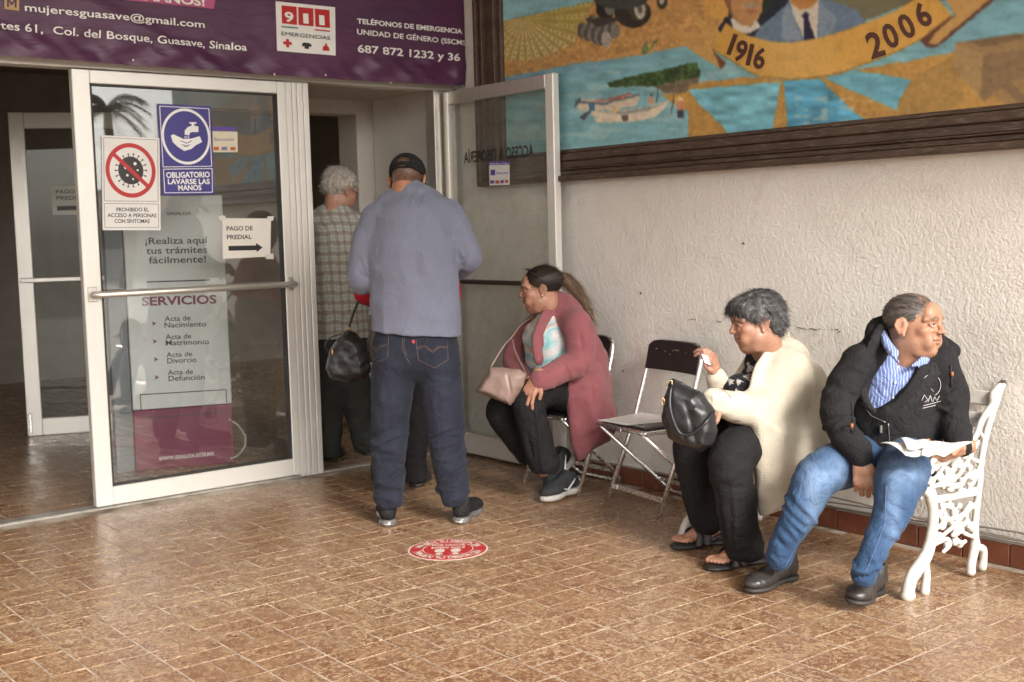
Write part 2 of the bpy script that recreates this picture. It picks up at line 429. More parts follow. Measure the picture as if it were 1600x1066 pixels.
g = MB(); g.box((-3.52, -.04, -.004), (-1.15, .045, .012), .004); g.box((-1.006, -.03, -.004), (-.125, .03, .01), .004); g.build('threshold', plain('worn_threshold', (.55, .52, .47), .35, .6, .3, 12), t)

# ---- closed glass leaf
t = thing('glass_door', 'closed glass door with white aluminium rails and long push bar, signs taped on it', 'door', (-1.73, -.03, 0))
g = MB(); x0, x1 = -2.3, -1.152; y0, y1 = -.055, -.008
g.box((x0, y0, .018), (-2.213, y1, 2.178), .004); g.box((-1.2, y0, .018), (x1, y1, 2.178), .004)
g.build('stile', M_ALUW, t)
g = MB(); g.box((-2.2125, y0 + .002, .018), (-1.2005, y1, .112), .004); g.build('rail', M_ALUW, t)
g = MB(); g.box((-2.2125, y0 + .002, 2.112), (-1.2005, y1, 2.178), .004); g.build('rail', M_ALUW, t)
g = MB()
for a, b in (((-2.2125, y0 + .004, .113), (-2.204, y1, 2.111)), ((-1.209, y0 + .004, .113), (-1.2005, y1, 2.111)), ((-2.2035, y0 + .006, .113), (-1.2095, y1, .121)), ((-2.2035, y0 + .006, 2.103), (-1.2095, y1, 2.111))): g.box(a, b)
g.build('gasket', plain('dark_gasket', (.03, .028, .025), .6), t)
g = MB(); g.box((-2.2, -.033, .117), (-1.2, -.027, 2.108)); g.build('pane', M_GLASS, t)
g = MB(); g.tube([(-2.262, -.055, 1.082), (-2.268, -.10, 1.082), (-2.24, -.112, 1.082), (-1.2, -.112, 1.082), (-1.168, -.10, 1.082), (-1.168, -.055, 1.082)], .017, 12)
pb = g.build('push_bar', M_ALU, t)
g = MB(); g.box((-2.285, -.062, 1.045), (-2.238, -.055, 1.12), .003); g.box((-1.19, -.062, 1.045), (-1.155, -.055, 1.12), .003); g.build('bar_bracket', M_ALU, pb)

# ---- open leaf, folded against the side wall
XL = -.085
t = thing('open_glass_door', 'open glass door folded back against the side wall with reversed lettering on its pane', 'door', (XL, -.5, 0))
g = MB(); g.box((XL - .022, -1.062, .015), (XL + .022, -.995, 2.172), .004); g.build('stile', M_ALUW, t)
g = MB(); g.box((XL - .022, -.10, .015), (XL + .022, -.048, 2.172), .004); g.build('stile', M_ALU, t)
g = MB(); g.box((XL - .020, -.994, 2.095), (XL + .02, -.101, 2.172), .004); g.build('rail', M_ALU, t)
g = MB(); g.box((XL - .020, -.994, .015), (XL + .02, -.101, .135), .004); g.build('rail', M_ALUW, t)
g = MB(); g.box((XL - .003, -.996, .133), (XL + .003, -.099, 2.097)); g.build('pane', m_glass('greenish_glass', (.985, .995, .98), .15, 1.5, .9), t)  # pale haze mixed into the glass colour to brighten this pane
g = MB(); g.box((XL - .05, -1.01, 1.035), (XL - .022, -.075, 1.062), .006); g.build('push_bar', plain('dark_bronze_bar', (.07, .06, .05), .35, .6), t)
g = MB(); P = onx(834, 249, XL - .005); q = onx(725, 257, XL - .005)
text(g, "ACCESO A TESORERÍA", (XL - .005, P[1], 1.745), (XL - .005, q[1], 1.745), .066, bold=.02); g.build('lettering', M_BLACK, t)

# ---- inner door deep in the hall
t = thing('inner_door', 'white framed glass door standing open deep in the dark hallway', 'door', (-1.5, 2.5, 0))
A = V3(-1.83, 2.635, 0); B = A + nrm((.35, -.147, 0)) * .95; d = nrm(B - A); nn = V3(d[1], -d[0], 0)
def dr(s0, s1, z0, z1, off=0., th=.04): return (A + d * (s0 + s1) / 2 + nn * off + V3(0, 0, (z0 + z1) / 2), ((s1 - s0) / 2, th / 2, (z1 - z0) / 2), [d, nn, (0, 0, 1)])
for nm, args in (('stile', (0, .1, .0, 2.23)), ('stile', (.87, .95, 0, 2.23)), ('rail', (.1, .87, .0, .12)), ('rail', (.1, .87, 2.12, 2.23))):
    g = MB(); g.obox(*dr(*args), .004); g.build(nm, M_ALUW, t)
g = MB(); g.obox(*dr(.1, .87, .12, 2.12, 0, .006)); g.build('pane', m_glass('dim_hall_glass', (.9, .92, .9), .03, 1.5, .35), t)
g = MB(); g.obox(*dr(.02, .93, 1.07, 1.1, .05, .02), .004); g.build('push_bar', M_ALUW, t)
g = MB(); g.obox(*dr(.015, .035, .02, .16, .03, .02), .004); g.build('floor_bolt', M_CHROME, t)
sgn = thing('paper_notice', 'white paper notice with black arrow taped on the deep inner door', 'sign', A + d * .55 + nn * .01 + V3(0, 0, 1.6))
g = MB(); g.obox(*dr(.25, .5, 1.53, 1.73, .007, .002)); g.build('sheet', plain('dim_paper', (.7, .67, .6), .6), sgn)
g = MB(); f0 = A + nn * .0095
g = MB(); text_a = [('PAGO DE', 1.675, .28, .47), ('PREDIAL', 1.632, .28, .47)]
for s_, z_, a_, b_ in text_a:
    text(g, s_, f0 + d * a_ + V3(0, 0, z_), f0 + d * b_ + V3(0, 0, z_), .028)
g.obox(*dr(.28, .42, 1.56, 1.59, .0095, .001)); g.plate([f0 + d * .42 + V3(0, 0, 1.55), f0 + d * .46 + V3(0, 0, 1.575), f0 + d * .42 + V3(0, 0, 1.60)], nn, .001)
g.build('lettering', M_BLACK, sgn)

# ================================================================ STREET BEHIND THE CAMERA (seen in the door glass)
def palm(loc, h, label, seed):
    r = random.Random(seed); x, y, z = loc; t = thing('palm_tree', label, 'palm tree', loc, 'palm trees in the plaza')
    g = MB(); P = [V3(x + .25 * math.sin(i * .5), y, z + h * i / 10) for i in range(11)]; g.tube(P, [.20 - .08 * i / 10 + .012 * (i % 2) for i in range(11)], 10); g.build('trunk', plain('palm_bark', (.16, .12, .08), .9, bump=.5, bscale=30), t)
    g = MB(); top = P[-1]
    for i in range(30):
        a = r.uniform(0, 6.28); el = r.uniform(-.3, 1.25); L_ = r.uniform(1.1, 1.6); d = V3(math.cos(a), math.sin(a), 0); Q_ = []
        for k in range(9): s_ = k / 8; Q_.append(top + d * L_ * s_ * math.cos(el * (1 - .3 * s_)) + V3(0, 0, L_ * (math.sin(el) * s_ - .75 * s_ * s_)))
        g.tube(Q_, [.018 - .0018 * k for k in range(9)], 4); sd = V3(-d[1], d[0], 0)
        for k in range(2, 17):
            s_ = k / 2; i0 = int(min(s_, 7.99)); p = Q_[i0] * (1 - (s_ - i0)) + Q_[min(i0 + 1, 8)] * (s_ - i0)
            for sg in (-1, 1): e = p + sd * sg * .34 * (1 - .4 * k / 17) + d * .22 - V3(0, 0, .16 + .1 * r.random()); g.add([p, p + d * .05, e], [[0, 1, 2]])
    g.build('frond_crown', plain('palm_leaf', (.05, .075, .03), .6), t)
palm((9.0, -29.5, -.12), 5.3, 'palm tree across the plaza mirrored in the upper left of the door glass', 1)
palm((15.5, -27, -.12), 6.2, 'taller palm tree farther off behind the camera on the right', 2)
def house(x0, x1, y, h, colr, name, label, nb):
    t = thing('building', label, 'building', ((x0 + x1) / 2, y, -.12), 'low buildings across the plaza'); g = MB(); g.box((x0, y - 6, -.3), (x1, y, h)); g.build('wall', plain(name, colr, .8), t)
    g = MB(); g.box((x0 - .15, y - 6.1, h), (x1 + .15, y + .25, h + .25)); g.build('roof', plain('roof_band', (.35, .30, .26), .8), t)
    for i in range(nb):
        cx_ = x0 + (i + .5) * (x1 - x0) / nb; g = MB(); g.box((cx_ - .7, y + .001, .9), (cx_ + .7, y + .05, 2.2)); f_ = g.build('window', plain('window_frame_paint', (.5, .48, .45), .5), t); g = MB(); g.box((cx_ - .62, y + .051, .98), (cx_ + .62, y + .06, 2.12)); g.build('pane', plain('dark_window_glass', (.03, .035, .04), .1), f_)
house(-14, 0, -38, 3.6, (.45, .40, .33), 'ochre_wall', 'low ochre building across the plaza, left one', 5); house(1, 14, -40, 3.0, (.55, .52, .48), 'pale_wall', 'low pale building across the plaza between the other two', 5); house(15, 30, -37, 4.2, (.42, .30, .25), 'brick_red_wall', 'tallest and reddest low building across the plaza', 5)

# ================================================================ BANNER
def bdisp(x, z):                              # sag and wrinkles of the vinyl
    e = np.exp(-((z - 2.26) / .09) ** 2); r = 0
    r = r + .010 * e * np.sin(9 * x + 22 * z) + .007 * e * np.sin(21 * x - 30 * z + 1) + .004 * e * np.sin(47 * x + 60 * z)
    r = r + .006 * np.sin(2.3 * x + 1.2) * np.sin(3.1 * z) + (.006 * np.exp(-((x + .22 + .5 * (z - 2.2)) / .05) ** 2) + .006 * np.exp(-((x + .05 + .1 * (z - 2.2)) / .03) ** 2)) * np.exp(-((z - 2.2) / .12) ** 2)
    r = r + .012 * np.exp(-(((x + 1.9) + 2.6 * (z - 2.35)) / .10) ** 2) * np.exp(-((x + 1.9) / .6) ** 2)
    r = r * (1 - .93 * np.exp(-((x + 1.07) / .27) ** 6) * np.exp(-((z - 2.40) / .17) ** 6))
    return -.15 - r
t = thing('banner', 'purple vinyl banner with white contact lettering hung over the doorway', 'banner', (-1.7, -.07, 2.21))
ZBN = ony(364, 112, -.15)[2]; xs = np.linspace(-3.75, -.006, 200); zs = np.linspace(ZBN, 3.4, 62)
X, Z = np.meshgrid(xs, zs, indexing='ij'); Y = bdisp(X, Z)
hang = .012 * np.sin(X * 2.1 + 1) * (1 - (Z - ZBN) / 1.2).clip(0, 1)
v = np.stack([X, Y, Z + hang * .3], -1).reshape(-1, 3); i = np.arange(199 * 61); a = (i // 61) * 62 + i % 61
f = np.stack([a, a + 62, a + 63, a + 1], 1)
mb = N('purple_vinyl'); co = mb.coord('World')
c = mb.ramp(mb.noise(1.5, 3, .6, .5, co), [(.3, (.060, .014, .050)), (.7, (.095, .024, .075))])
wv = mb.noise(420, 1, .5, 0, mb.coord('World', (1, 1, .25)))
M_BAN = mb.out(c, mb.ramp(mb.noise(8, 3, .6, 0, co), [(.3, .36), (.7, .5)]), mb.bump(wv, .25, .0006, mb.bump(mb.noise(7, 4, .6, .8, mb.coord('World', (.6, 1, 2.5))), .5, .012)), Specular_IOR_Level=.6)
put('sheet', new_mesh('sheet', v, f, M_BAN, True), t)
def fp(px, py, off=.004, y=-.15):            # a pixel on the banner, following its surface
    for _ in range(4): p = ony(px, py, y); y = bdisp(p[0], p[2]) - off
    return ony(px, py, y)
def bt(mb, s, a, b, cap, bold=.012, off=.004):
    off = off * 1.6 + .0022; tmp = MB(); p, q = fp(*a, off), fp(*b, off); p[1] = q[1] = 0
    text(tmp, s, p, q, cap, bold=bold); v = tmp.v[0]; v[:, 1] = bdisp(v[:, 0], v[:, 2]) - off; mb.mark(); mb.add(v, tmp.f)
def bpoly(mb, pts, off, t=.001):
    off = off * 1.6; mb.mark()
    P = [fp(*p, off) for p in pts]; mb.plate(P, (0, -1, 0), t)
k = 1 / 361.
g = MB()
bt(g, 'mujeresguasave@gmail.com', (39, 17), (320, 43.8), .036)
bt(g, 'tes 61,  Col. del Bosque, Guasave, Sinaloa', (1.5, 45), (386, 79.5), .038)
bt(g, 'Av. Corrien', (-88, 36), (-1.5, 44.6), .038)
bt(g, 'TELÉFONOS DE EMERGENCIA', (558, 36.5), (722.6, 53), .0275, .03)
bt(g, 'UNIDAD DE GÉNERO (SSCMS', (558, 53.5), (728, 71), .0295, .02)
bt(g, '687 872 1232 y 36', (559, 81.5), (719, 95.5), .043, .02)
g.build('lettering', M_WHITE, t)
g = MB(); bpoly(g, [(120, -40), (340, -20), (334, 14), (112, -8)], .003); pk = g.build('pink_strip', plain('pink_print', (.45, .09, .22), .45), t)
g = MB(); bt(g, '¡LLÁMANOS!', (175, -5.5), (320, 9.5), .04, .03, .006); g.build('lettering', M_WHITE, pk)
g = MB()
for q in ([(7, -8), (30, -6), (30, 17), (7, 14)],): bpoly(g, q, .003)
ic = g.build('mail_icon', plain('ochre_print', (.50, .33, .14), .5), t)
g = MB(); bpoly(g, [(11, -3), (13, -3), (18, 4), (24, -2), (26, -2), (26, 12), (23, 12), (23, 3), (18, 9), (14, 3), (14, 11), (11, 11)], .005); g.build('letter_mark', M_BAN, ic)
g = MB(); bpoly(g, [(430.6, 2), (523.6, 11.5), (524.5, 87), (433, 79.5)], .004); pn = g.build('emergency_panel', M_WHITE, t)
g = MB()
for q in ([(440, 8.5), (463.5, 10.8), (464, 38.8), (441, 36.4)], [(466, 11), (489.5, 13.3), (490, 41.3), (467, 39)], [(492, 13.6), (515, 16), (515.6, 43.8), (493, 41.6)]): bpoly(g, q, .0055)
bpoly(g, [(492, 45.6), (515.5, 48), (515.6, 50), (492, 47.6)], .0055)
bpoly(g, [(447, 61), (451.5, 61.4), (451.7, 65.6), (456, 66), (456, 70.4), (451.7, 70), (451.9, 74.5), (447.4, 74), (447.2, 69.7), (442.8, 69.2), (442.6, 64.8), (447, 65.2)], .0055)
bpoly(g, [(504, 79), (505, 73), (508, 71), (508, 68), (511, 68.3), (511, 71.2), (514, 74), (515, 80)], .0055)
g.build('red_marks', M_RED, pn)
g = MB(); bt(g, '9', (445, 33.3), (459, 34.7), .052, .03, .007); bt(g, '1', (474, 36), (482.5, 36.8), .052, .03, .007); bt(g, '1', (499, 38.5), (507.5, 39.3), .052, .03, .007); g.build('digits', M_WHITE, pn)
g = MB(); bt(g, 'EMERGENCIAS', (440, 55.2), (516, 62.5), .021, .0, .0055)
bpoly(g, [(472, 69), (474, 66.5), (483, 67.3), (487, 70.5), (486.5, 73.5), (482.5, 73), (483, 76.8), (476, 76.2), (476, 72.6), (472, 72.5)], .0055); g.build('dark_marks', M_BLACK, pn)
g = MB(); bpoly(g, [(440, 40.7), (465.5, 43), (465.6, 45), (440, 42.6)], .0055); g.build('green_mark', plain('green_print', (.03, .16, .07), .5), pn)
for (a, b) in ((208, 94), (429, 116), (509, 117.5), (611, 129.5), (723, 134)):
    g = MB(); p = fp(a, b, .002); g.ball(p, (.006, .004, .006), 8, 4); g.build('grommet', M_CHROME, t)

# ================================================================ SIGNS ON THE CLOSED DOOR
YS = -.036
def dp(px, py, off=.0): return ony(px, py, YS - off)
class Flat:                                   # flat print on a plane: polygons, rings, lines and words given by photo pixels
    def __init__(s, P, n, up=(0, 0, 1)): s.P = P; s.n = nrm(n); s.up = up
    def poly(s, mb, pts, off=.001, t=.0006): mb.plate([s.P(a, b, off) for a, b in pts], s.n, t)
    def text(s, mb, w, a, b, caps, off=.001, bold=.012):
        p, q = s.P(*a, off), s.P(*b, off); c = np.linalg.norm(s.P(a[0], a[1] - caps, off) - p); text(mb, w, p, q, c, s.up, bold)
    def disc(s, mb, c, r, off=.001, r0=0, n=36, asp=1.):
        o = s.P(*c, off); ex = s.P(c[0] + r, c[1], off) - o; ez = np.array(s.up) * np.linalg.norm(ex) * asp; ex = nrm(ex - np.dot(ex, s.up) * np.array(s.up)) * np.linalg.norm(ex)
        R = [o + ex * math.cos(a) + ez * math.sin(a) for a in np.linspace(0, 2 * math.pi, n, endpoint=False)]
        if not r0: mb.add(R, [list(range(n))]); return
        k_ = r0 / r; I = [o + (p - o) * k_ for p in R]; mb.add(R + I, [[i, (i + 1) % n, (i + 1) % n + n, i + n] for i in range(n)])
    def line(s, mb, a, b, wpx, off=.001):
        a = np.array(a, float); b = np.array(b, float); d = nrm(b - a); m = np.array([-d[1], d[0]]) * wpx / 2; s.poly(mb, [a + m, b + m, b - m, a - m], off)
    def frame(s, mb, q, wpx, off=.001):
        for i in range(4): s.line(mb, q[i], q[(i + 1) % 4], wpx, off)
D = Flat(dp, (0, -1, 0))
M_PAPER = plain('white_plastic_sign', (.78, .76, .72), .38, var=.05)
t = thing('warning_sign', 'white no-entry sign with crossed out virus and black capitals on the glass door', 'sign', dp(205, 359))
g = MB(); D.poly(g, [(158.8, 211.6), (249.4, 216), (251, 359.8), (160.4, 359.8)], .001, .003); g.build('plate', M_PAPER, t)
g = MB(); D.frame(g, [(162, 215), (246.5, 219), (247, 315), (163, 314)], .9, .0015); D.frame(g, [(163, 318), (247.5, 319), (248, 355.5), (164, 355.5)], .9, .0015); g.build('border_line', plain('grey_print', (.25, .25, .25), .5), t)
g = MB(); D.disc(g, (204.5, 266.5), 19.5, .0015, 0, 40, 1.08)
for a in np.linspace(0, 2 * math.pi, 18, endpoint=False):
    D.line(g, (204.5 + 18 * math.cos(a), 266.5 + 19 * math.sin(a)), (204.5 + 23.5 * math.cos(a), 266.5 + 25 * math.sin(a)), 1.1, .0015); D.disc(g, (204.5 + 24 * math.cos(a), 266.5 + 25.6 * math.sin(a)), 1.5, .0015, 0, 8)
for w_, a, b in (('PROHIBIDO EL', (182, 330.5), (232.5, 330.5)), ('ACCESO A PERSONAS', (168, 339.3), (244.5, 339.6)), ('CON SÍNTOMAS', (179, 348.5), (234, 348.5))): D.text(g, w_, a, b, 6.2, .0015, .02)
g.build('virus_mark', plain('charcoal_print', (.035, .03, .028), .5), t)
g = MB(); D.disc(g, (204.5, 266.5), 38.6, .002, 32.5, 48, 1.06); D.line(g, (177.5, 241), (231.5, 291.5), 6, .0022); g.build('red_ring', M_RED, t)
g = MB()
for a, b, r in ((196, 262, 2.4), (211, 256, 2.6), (199, 274, 2), (215, 266, 1.6), (208, 280, 1.5)): g.mark(); D.disc(g, (a, b), r, .0018, 0, 10)
g.build('virus_spot', M_WHITE, t)
t = thing('handwash_sign', 'blue rectangular sign with washing hands pictogram on the glass door', 'sign', dp(290, 304))
M_BLU = plain('blue_plastic_sign', (.045, .035, .22), .35, var=.1)
g = MB(); D.poly(g, [(246, 162), (329.5, 166), (335.5, 304), (254, 305.5)], .003, .003); g.build('plate', M_BLU, t)
g = MB(); D.disc(g, (291, 213.5), 37.6, .0036, 34, 48, 1.08); D.frame(g, [(249.5, 166), (326.5, 170), (330.8, 260), (255, 261)], 1.1, .0036); D.frame(g, [(255.5, 264.5), (331.5, 263.5), (332, 300.5), (257.5, 301.5)], 1.1, .0036)
for w_, a, b, c_ in (('OBLIGATORIO', (260, 278), (328, 277), 9), ('LAVARSE LAS', (262.5, 287.7), (328, 287.5), 8.2), ('MANOS', (278.5, 297.5), (315, 297), 8.2)): D.text(g, w_, a, b, c_, .0036, .03)
D.poly(g, [(296, 191), (307, 191), (307, 193.5), (303.5, 193.5), (303.5, 196.5), (310, 198), (310, 206.5), (300, 206.5), (296.5, 208), (296, 211.5), (288.5, 210.5), (289, 204), (293, 199), (299.5, 196.5), (299.5, 193.5), (296, 193.5)], .0036)
D.poly(g, [(267, 212), (271, 210), (287, 217.5), (298, 217), (312, 213), (316, 222), (306, 227), (299, 233), (288, 236), (277, 229), (270, 222)], .0036)
for x_ in (289, 292, 295): D.line(g, (x_, 212.5), (x_, 217), .9, .0036)
g.build('hands_pictogram', M_WHITE, t)
g = MB(); D.line(g, (282, 220), (292, 224), 1.1, .0042); D.line(g, (284, 226), (294, 229), 1.1, .0042); D.line(g, (292, 224), (300, 220), 1.1, .0042); D.line(g, (287, 230), (297, 226), 1., .0042); g.build('finger_line', M_BLU, t)
t = thing('payment_notice', 'white taped notice with black arrow pointing right on the glass door', 'sign', dp(385, 404))
g = MB(); D.poly(g, [(347, 341), (423.5, 341.5), (422.5, 401), (348, 404.6)], .001, .0015); g.build('sheet', plain('notice_paper', (.74, .70, .63), .55, var=.05), t)
g = MB(); D.text(g, 'PAGO DE', (354, 360.5), (395, 360), 7, .0015, .02); D.text(g, 'PREDIAL', (354.6, 374), (393.5, 373.4), 7, .0015, .02)
D.poly(g, [(357, 384.5), (400, 383.6), (400, 379.8), (410.5, 386.8), (401, 394.2), (401, 391), (357, 392)], .0015); g.build('lettering', M_BLACK, t)
g = MB(); D.poly(g, [(341, 338), (352, 337), (353, 344), (343, 345)], .0022, .0005); D.poly(g, [(418, 338), (428, 338), (427, 345), (418, 345)], .0022, .0005); D.poly(g, [(414, 398), (427, 396), (428, 405), (416, 405)], .0022, .0005); g.build('tape', plain('clear_tape', (.7, .68, .62), .2), t)
def bank_sticker(t, F, q, top, squares):
    g = MB(); F.poly(g, q, .001, .001); g.build('card', plain('cream_card', (.66, .60, .45), .5), t)
    g = MB(); F.poly(g, top, .0015); g.build('purple_band', plain('violet_print', (.11, .06, .32), .5), t)
    g = MB()
    for s_ in squares: g.mark(); F.poly(g, s_, .0015)
    g.build('red_mark', plain('orange_red_print', (.5, .1, .03), .5), t)
t = thing('bank_sticker', 'small cream bank sticker with purple top edge beside the blue sign', 'sticker', dp(352, 238))
bank_sticker(t, D, [(332, 205), (371, 206), (371.5, 238), (333, 238)], [(332, 198), (368, 198.5), (368.5, 204.5), (332, 204.5)], [[(334, 229.5), (342, 229.5), (342, 235), (334, 235)], [(360, 230), (368, 230), (368, 235), (360, 235)]])
g = MB(); D.text(g, 'Bancomer', (335, 220.5), (367, 220.5), 6, .0016); D.poly(g, [(346, 229.5), (355, 229.5), (355, 235), (346, 235)], .0016); g.build('lettering', plain('grey_violet_print', (.2, .17, .3), .5), t)
def lp(px, py, off=0.): return onx(px, py, XL - .004 - off)
L = Flat(lp, (-1, 0, 0))
t = thing('card_sticker', 'small white card payment sticker with purple top on the open glass door', 'sticker', lp(780, 290))
g = MB(); L.poly(g, [(764, 253), (796, 252), (796, 289), (765, 290)], .001, .001); g.build('card', M_PAPER, t)
g = MB(); L.poly(g, [(764, 253), (796, 252), (796, 257.5), (764, 258.5)], .0015); L.poly(g, [(766.5, 265.5), (773.5, 265.3), (773.5, 274), (766.5, 274)], .0015); L.text(g, 'Bancomer', (776, 272.5), (794, 272), 4.5, .0015); L.poly(g, [(766, 282), (772, 282), (772, 287), (766, 287)], .0015); L.poly(g, [(782, 281.5), (787, 281.5), (787, 286.5), (782, 286.5)], .0015); g.build('purple_band', MATS['violet_print'], t)
g = MB(); L.text(g, 'Bienvenido tu Tarjeta', (766, 257.6), (794, 256.6), 3, .0019); g.build('lettering', M_WHITE, t)
g = MB(); L.poly(g, [(774, 282), (780, 282), (780, 287), (774, 287)], .0016); L.poly(g, [(789, 281), (794, 281), (794, 286), (789, 286)], .0016); g.build('red_mark', MATS['orange_red_print'], t)

# ================================================================ INFORMATION KIOSK behind the glass
KO = V3(-1.25, .65, 0); KU = nrm((.955, -.296, 0)); KN = V3(KU[1], -KU[0], 0)
def kp(px, py, off=0.): return onp(px, py, KO + KN * off, KN)
K = Flat(kp, KN)
t = thing('information_kiosk', 'tall grey and maroon services kiosk standing behind the closed glass door', 'kiosk', KO - KU * .27)
tl, tr, br, bl = kp(204, 306), kp(347, 305), kp(360, 722), kp(216, 742)
W_ = .565; zt = tr[2]; R0 = V3(tr[0], tr[1], 0); L0 = R0 - KU * W_
zm = kp(285, 636)[2]
M_KG = plain('pale_kiosk_panel', (.84, .86, .87), .4, var=.05); M_KM = plain('maroon_kiosk_panel', (.24, .03, .09), .4, var=.1)
g = MB(); c_ = (R0 + L0) / 2 - KN * .03; g.obox(c_ + V3(0, 0, (zt + zm) / 2), (W_ / 2, .03, (zt - zm) / 2), [KU, KN, (0, 0, 1)], .004); g.build('upper_panel', M_KG, t)
g = MB(); g.obox(c_ + V3(0, 0, zm / 2 - .001), (W_ / 2, .03, zm / 2 - .002), [KU, KN, (0, 0, 1)], .004); g.build('lower_panel', M_KM, t)
g = MB(); g.obox(L0 - KU * .055 - KN * .16 + V3(0, 0, zt / 2 - .03), (.05, .14, zt / 2 - .03), [KU, KN, (0, 0, 1)], .004); g.build('side_case', plain('blue_grey_case', (.22, .24, .26), .5), t)
g = MB()
for w_, a, b, c_ in (('SINALOA', (261, 336.5), (299, 336), 5.5), ('¡Realiza aquí', (227, 382), (324.6, 380), 11), ('tus trámites', (228.7, 397), (324, 395), 11), ('fácilmente!', (232.7, 412), (322, 410), 11),
    ('Acta de', (257.4, 502), (297.7, 500.5), 8), ('Nacimiento', (257, 512.2), (322, 510), 8.5), ('Acta de', (258.6, 530.3), (299, 528.7), 8), ('Matrimonio', (259, 540), (326.8, 537.6), 8.5), ('Acta de', (260, 558.3), (300.5, 556.5), 8), ('Divorcio', (261.4, 568), (307, 565.8), 8.5), ('Acta de', (262, 586), (301.7, 584.2), 8), ('Defunción', (263.4, 595.6), (320, 593), 8.5)):
    K.text(g, w_, a, b, c_, .0015, .012)
K.line(g, (228.7, 440.8), (328, 437.6), 2, .0015)
for a, b in (((219, 617), (353, 609)), ((219, 617), (220.5, 642)), ((353, 609), (354.5, 630)), ((222, 655), (355, 643))): K.line(g, a, b, 1.5, .0035)
g.build('lettering', plain('dark_grey_print', (.06, .065, .07), .5), t)
g = MB(); K.text(g, 'SERVICIOS', (221.6, 477.8), (338.5, 474), 14, .0015, .03)
for x_, y_ in ((240, 506), (241.3, 534), (243, 562), (244.4, 590)): K.poly(g, [(x_ - 3, y_ - 4), (x_ + 4.5, y_ - .5), (x_ - 2.5, y_ + 3.5), (x_ - 1, y_ - .3)], .0015)
g.build('heading', M_KM, t)
g = MB(); K.text(g, 'WWW.SINALOA.GOB.MX', (248, 720), (335, 711.5), 6, .0015, .03); g.build('web_address', M_WHITE, t)
tag(MB().tube([kp(358, 655, .0), kp(372, 664, -.02), kp(384, 682, -.04), kp(383, 698, -.03), kp(372, 712, -.01), kp(360, 717, 0)], .005, 8).build('power_cable', plain('white_cable', (.6, .58, .55), .4)), 'white cable looping out beside the kiosk behind the glass', 'cable')

# ================================================================ MURAL
def pip(px, py, poly):
    poly = np.array(poly, float); x1, y1 = poly[:, 0], poly[:, 1]; x2, y2 = np.roll(x1, -1), np.roll(y1, -1); ins = np.zeros(px.shape, bool)
    for a, b, c, d_ in zip(x1, y1, x2, y2):
        if b == d_: continue
        ins ^= ((b > py) != (d_ > py)) & (px < (c - a) * (py - b) / (d_ - b) + a)
    return ins
def vnoise(x, y, s, seed=0):                  # value noise
    x = x / s; y = y / s; r = np.random.default_rng(seed).random((256, 256)); i = np.floor(x).astype(int); j = np.floor(y).astype(int); u = x - i; w_ = y - j; u = u * u * (3 - 2 * u); w_ = w_ * w_ * (3 - 2 * w_)
    g_ = lambda a, b: r[a % 256, b % 256]
    return (g_(i, j) * (1 - u) + g_(i + 1, j) * u) * (1 - w_) + (g_(i, j + 1) * (1 - u) + g_(i + 1, j + 1) * u) * w_
CV = -.012; ZB = 1.765; YL = -.535
ny, nz = 640, 180
ys = np.linspace(YL, -3.78, ny); zs = np.linspace(ZB - .02, 2.70, nz)
Yg, Zg = np.meshgrid(ys, zs, indexing='ij'); P = np.stack([np.full_like(Yg, CV), Yg, Zg], -1).reshape(-1, 3)
q = (P - CAM) @ RW.T; px = 800 + FPX * q[:, 0] / -q[:, 2]; py = 533 - FPX * q[:, 1] / -q[:, 2]
jx = px + (vnoise(px, py, 5, 1) - .5) * 1.8; jy = py + (vnoise(px, py, 5, 2) - .5) * 1.8
C = np.zeros((len(px), 3)); nz1 = vnoise(px, py * 3, 22, 3); nz2 = .5 * vnoise(px, py * 1.6, 7, 4) + .5 * vnoise(px, py, 3, 44); nz3 = vnoise(px, py, 60, 5)
def setc(m, c, var=.0, n_=None):
    n_ = nz2 if n_ is None else n_; c = np.array(c, float); C[m] = c * (1 + var * (n_[m] - .5)[:, None] * 2)
def A_(p): return [(740 + .2875 * a, .2875 * b) for a, b in p]
def B_(p): return [(1160 + .2815 * a, .2815 * b) for a, b in p]
def pa(p, c, var=.12, n_=None, hard=False): setc(pip(px if hard else jx, py if hard else jy, p), c, var, n_)
setc(px > -1e9, (104, 160, 172), .12, nz1)
k_ = ((py - 90) / 130).clip(0, 1)[:, None]; C[:] = C * (1 - k_) + np.array([112, 168, 176]) * k_ * (1 + .14 * (nz1 - .5)[:, None])
wh = (vnoise(px, py * 4, 30, 8) > .68) & (py > 100); C[wh] = C[wh] * .7 + np.array([185, 196, 186]) * .3
pa(A_([(150, 118), (430, 55), (650, 5), (900, -250), (1600, -250), (1400, 150), (1160, 248), (900, 300), (560, 352), (380, 385), (150, 432)]), (178, 132, 66), .2)
m_ = pip(jx, jy, A_([(150, 118), (430, 55), (650, 5), (600, 120), (548, 235), (420, 300), (280, 330), (150, 330)]))
ang = np.arctan2(py - 30.5, px - 818.); st = np.sin(ang * 30)
C[m_] = np.where((st > .1)[m_, None], np.array([158, 140, 62]), np.array([196, 172, 112])) * (1 + .15 * (nz2[m_] - .5)[:, None])
dd = np.hypot(px - 818, py - 30.5); m2 = m_ & (st < -.75) & (np.sin(dd * .8) > .1) & (dd > 28); C[m2] = C[m2] * .45 + np.array((84, 88, 62)) * .55
m3 = m_ & (ang < .35) ; C[m3] = C[m3] * .6 + np.array([150, 138, 40]) * .4
pa(A_([(150, 118), (640, -30), (900, -300), (150, -300)]), (120, 176, 186), .08, nz1)
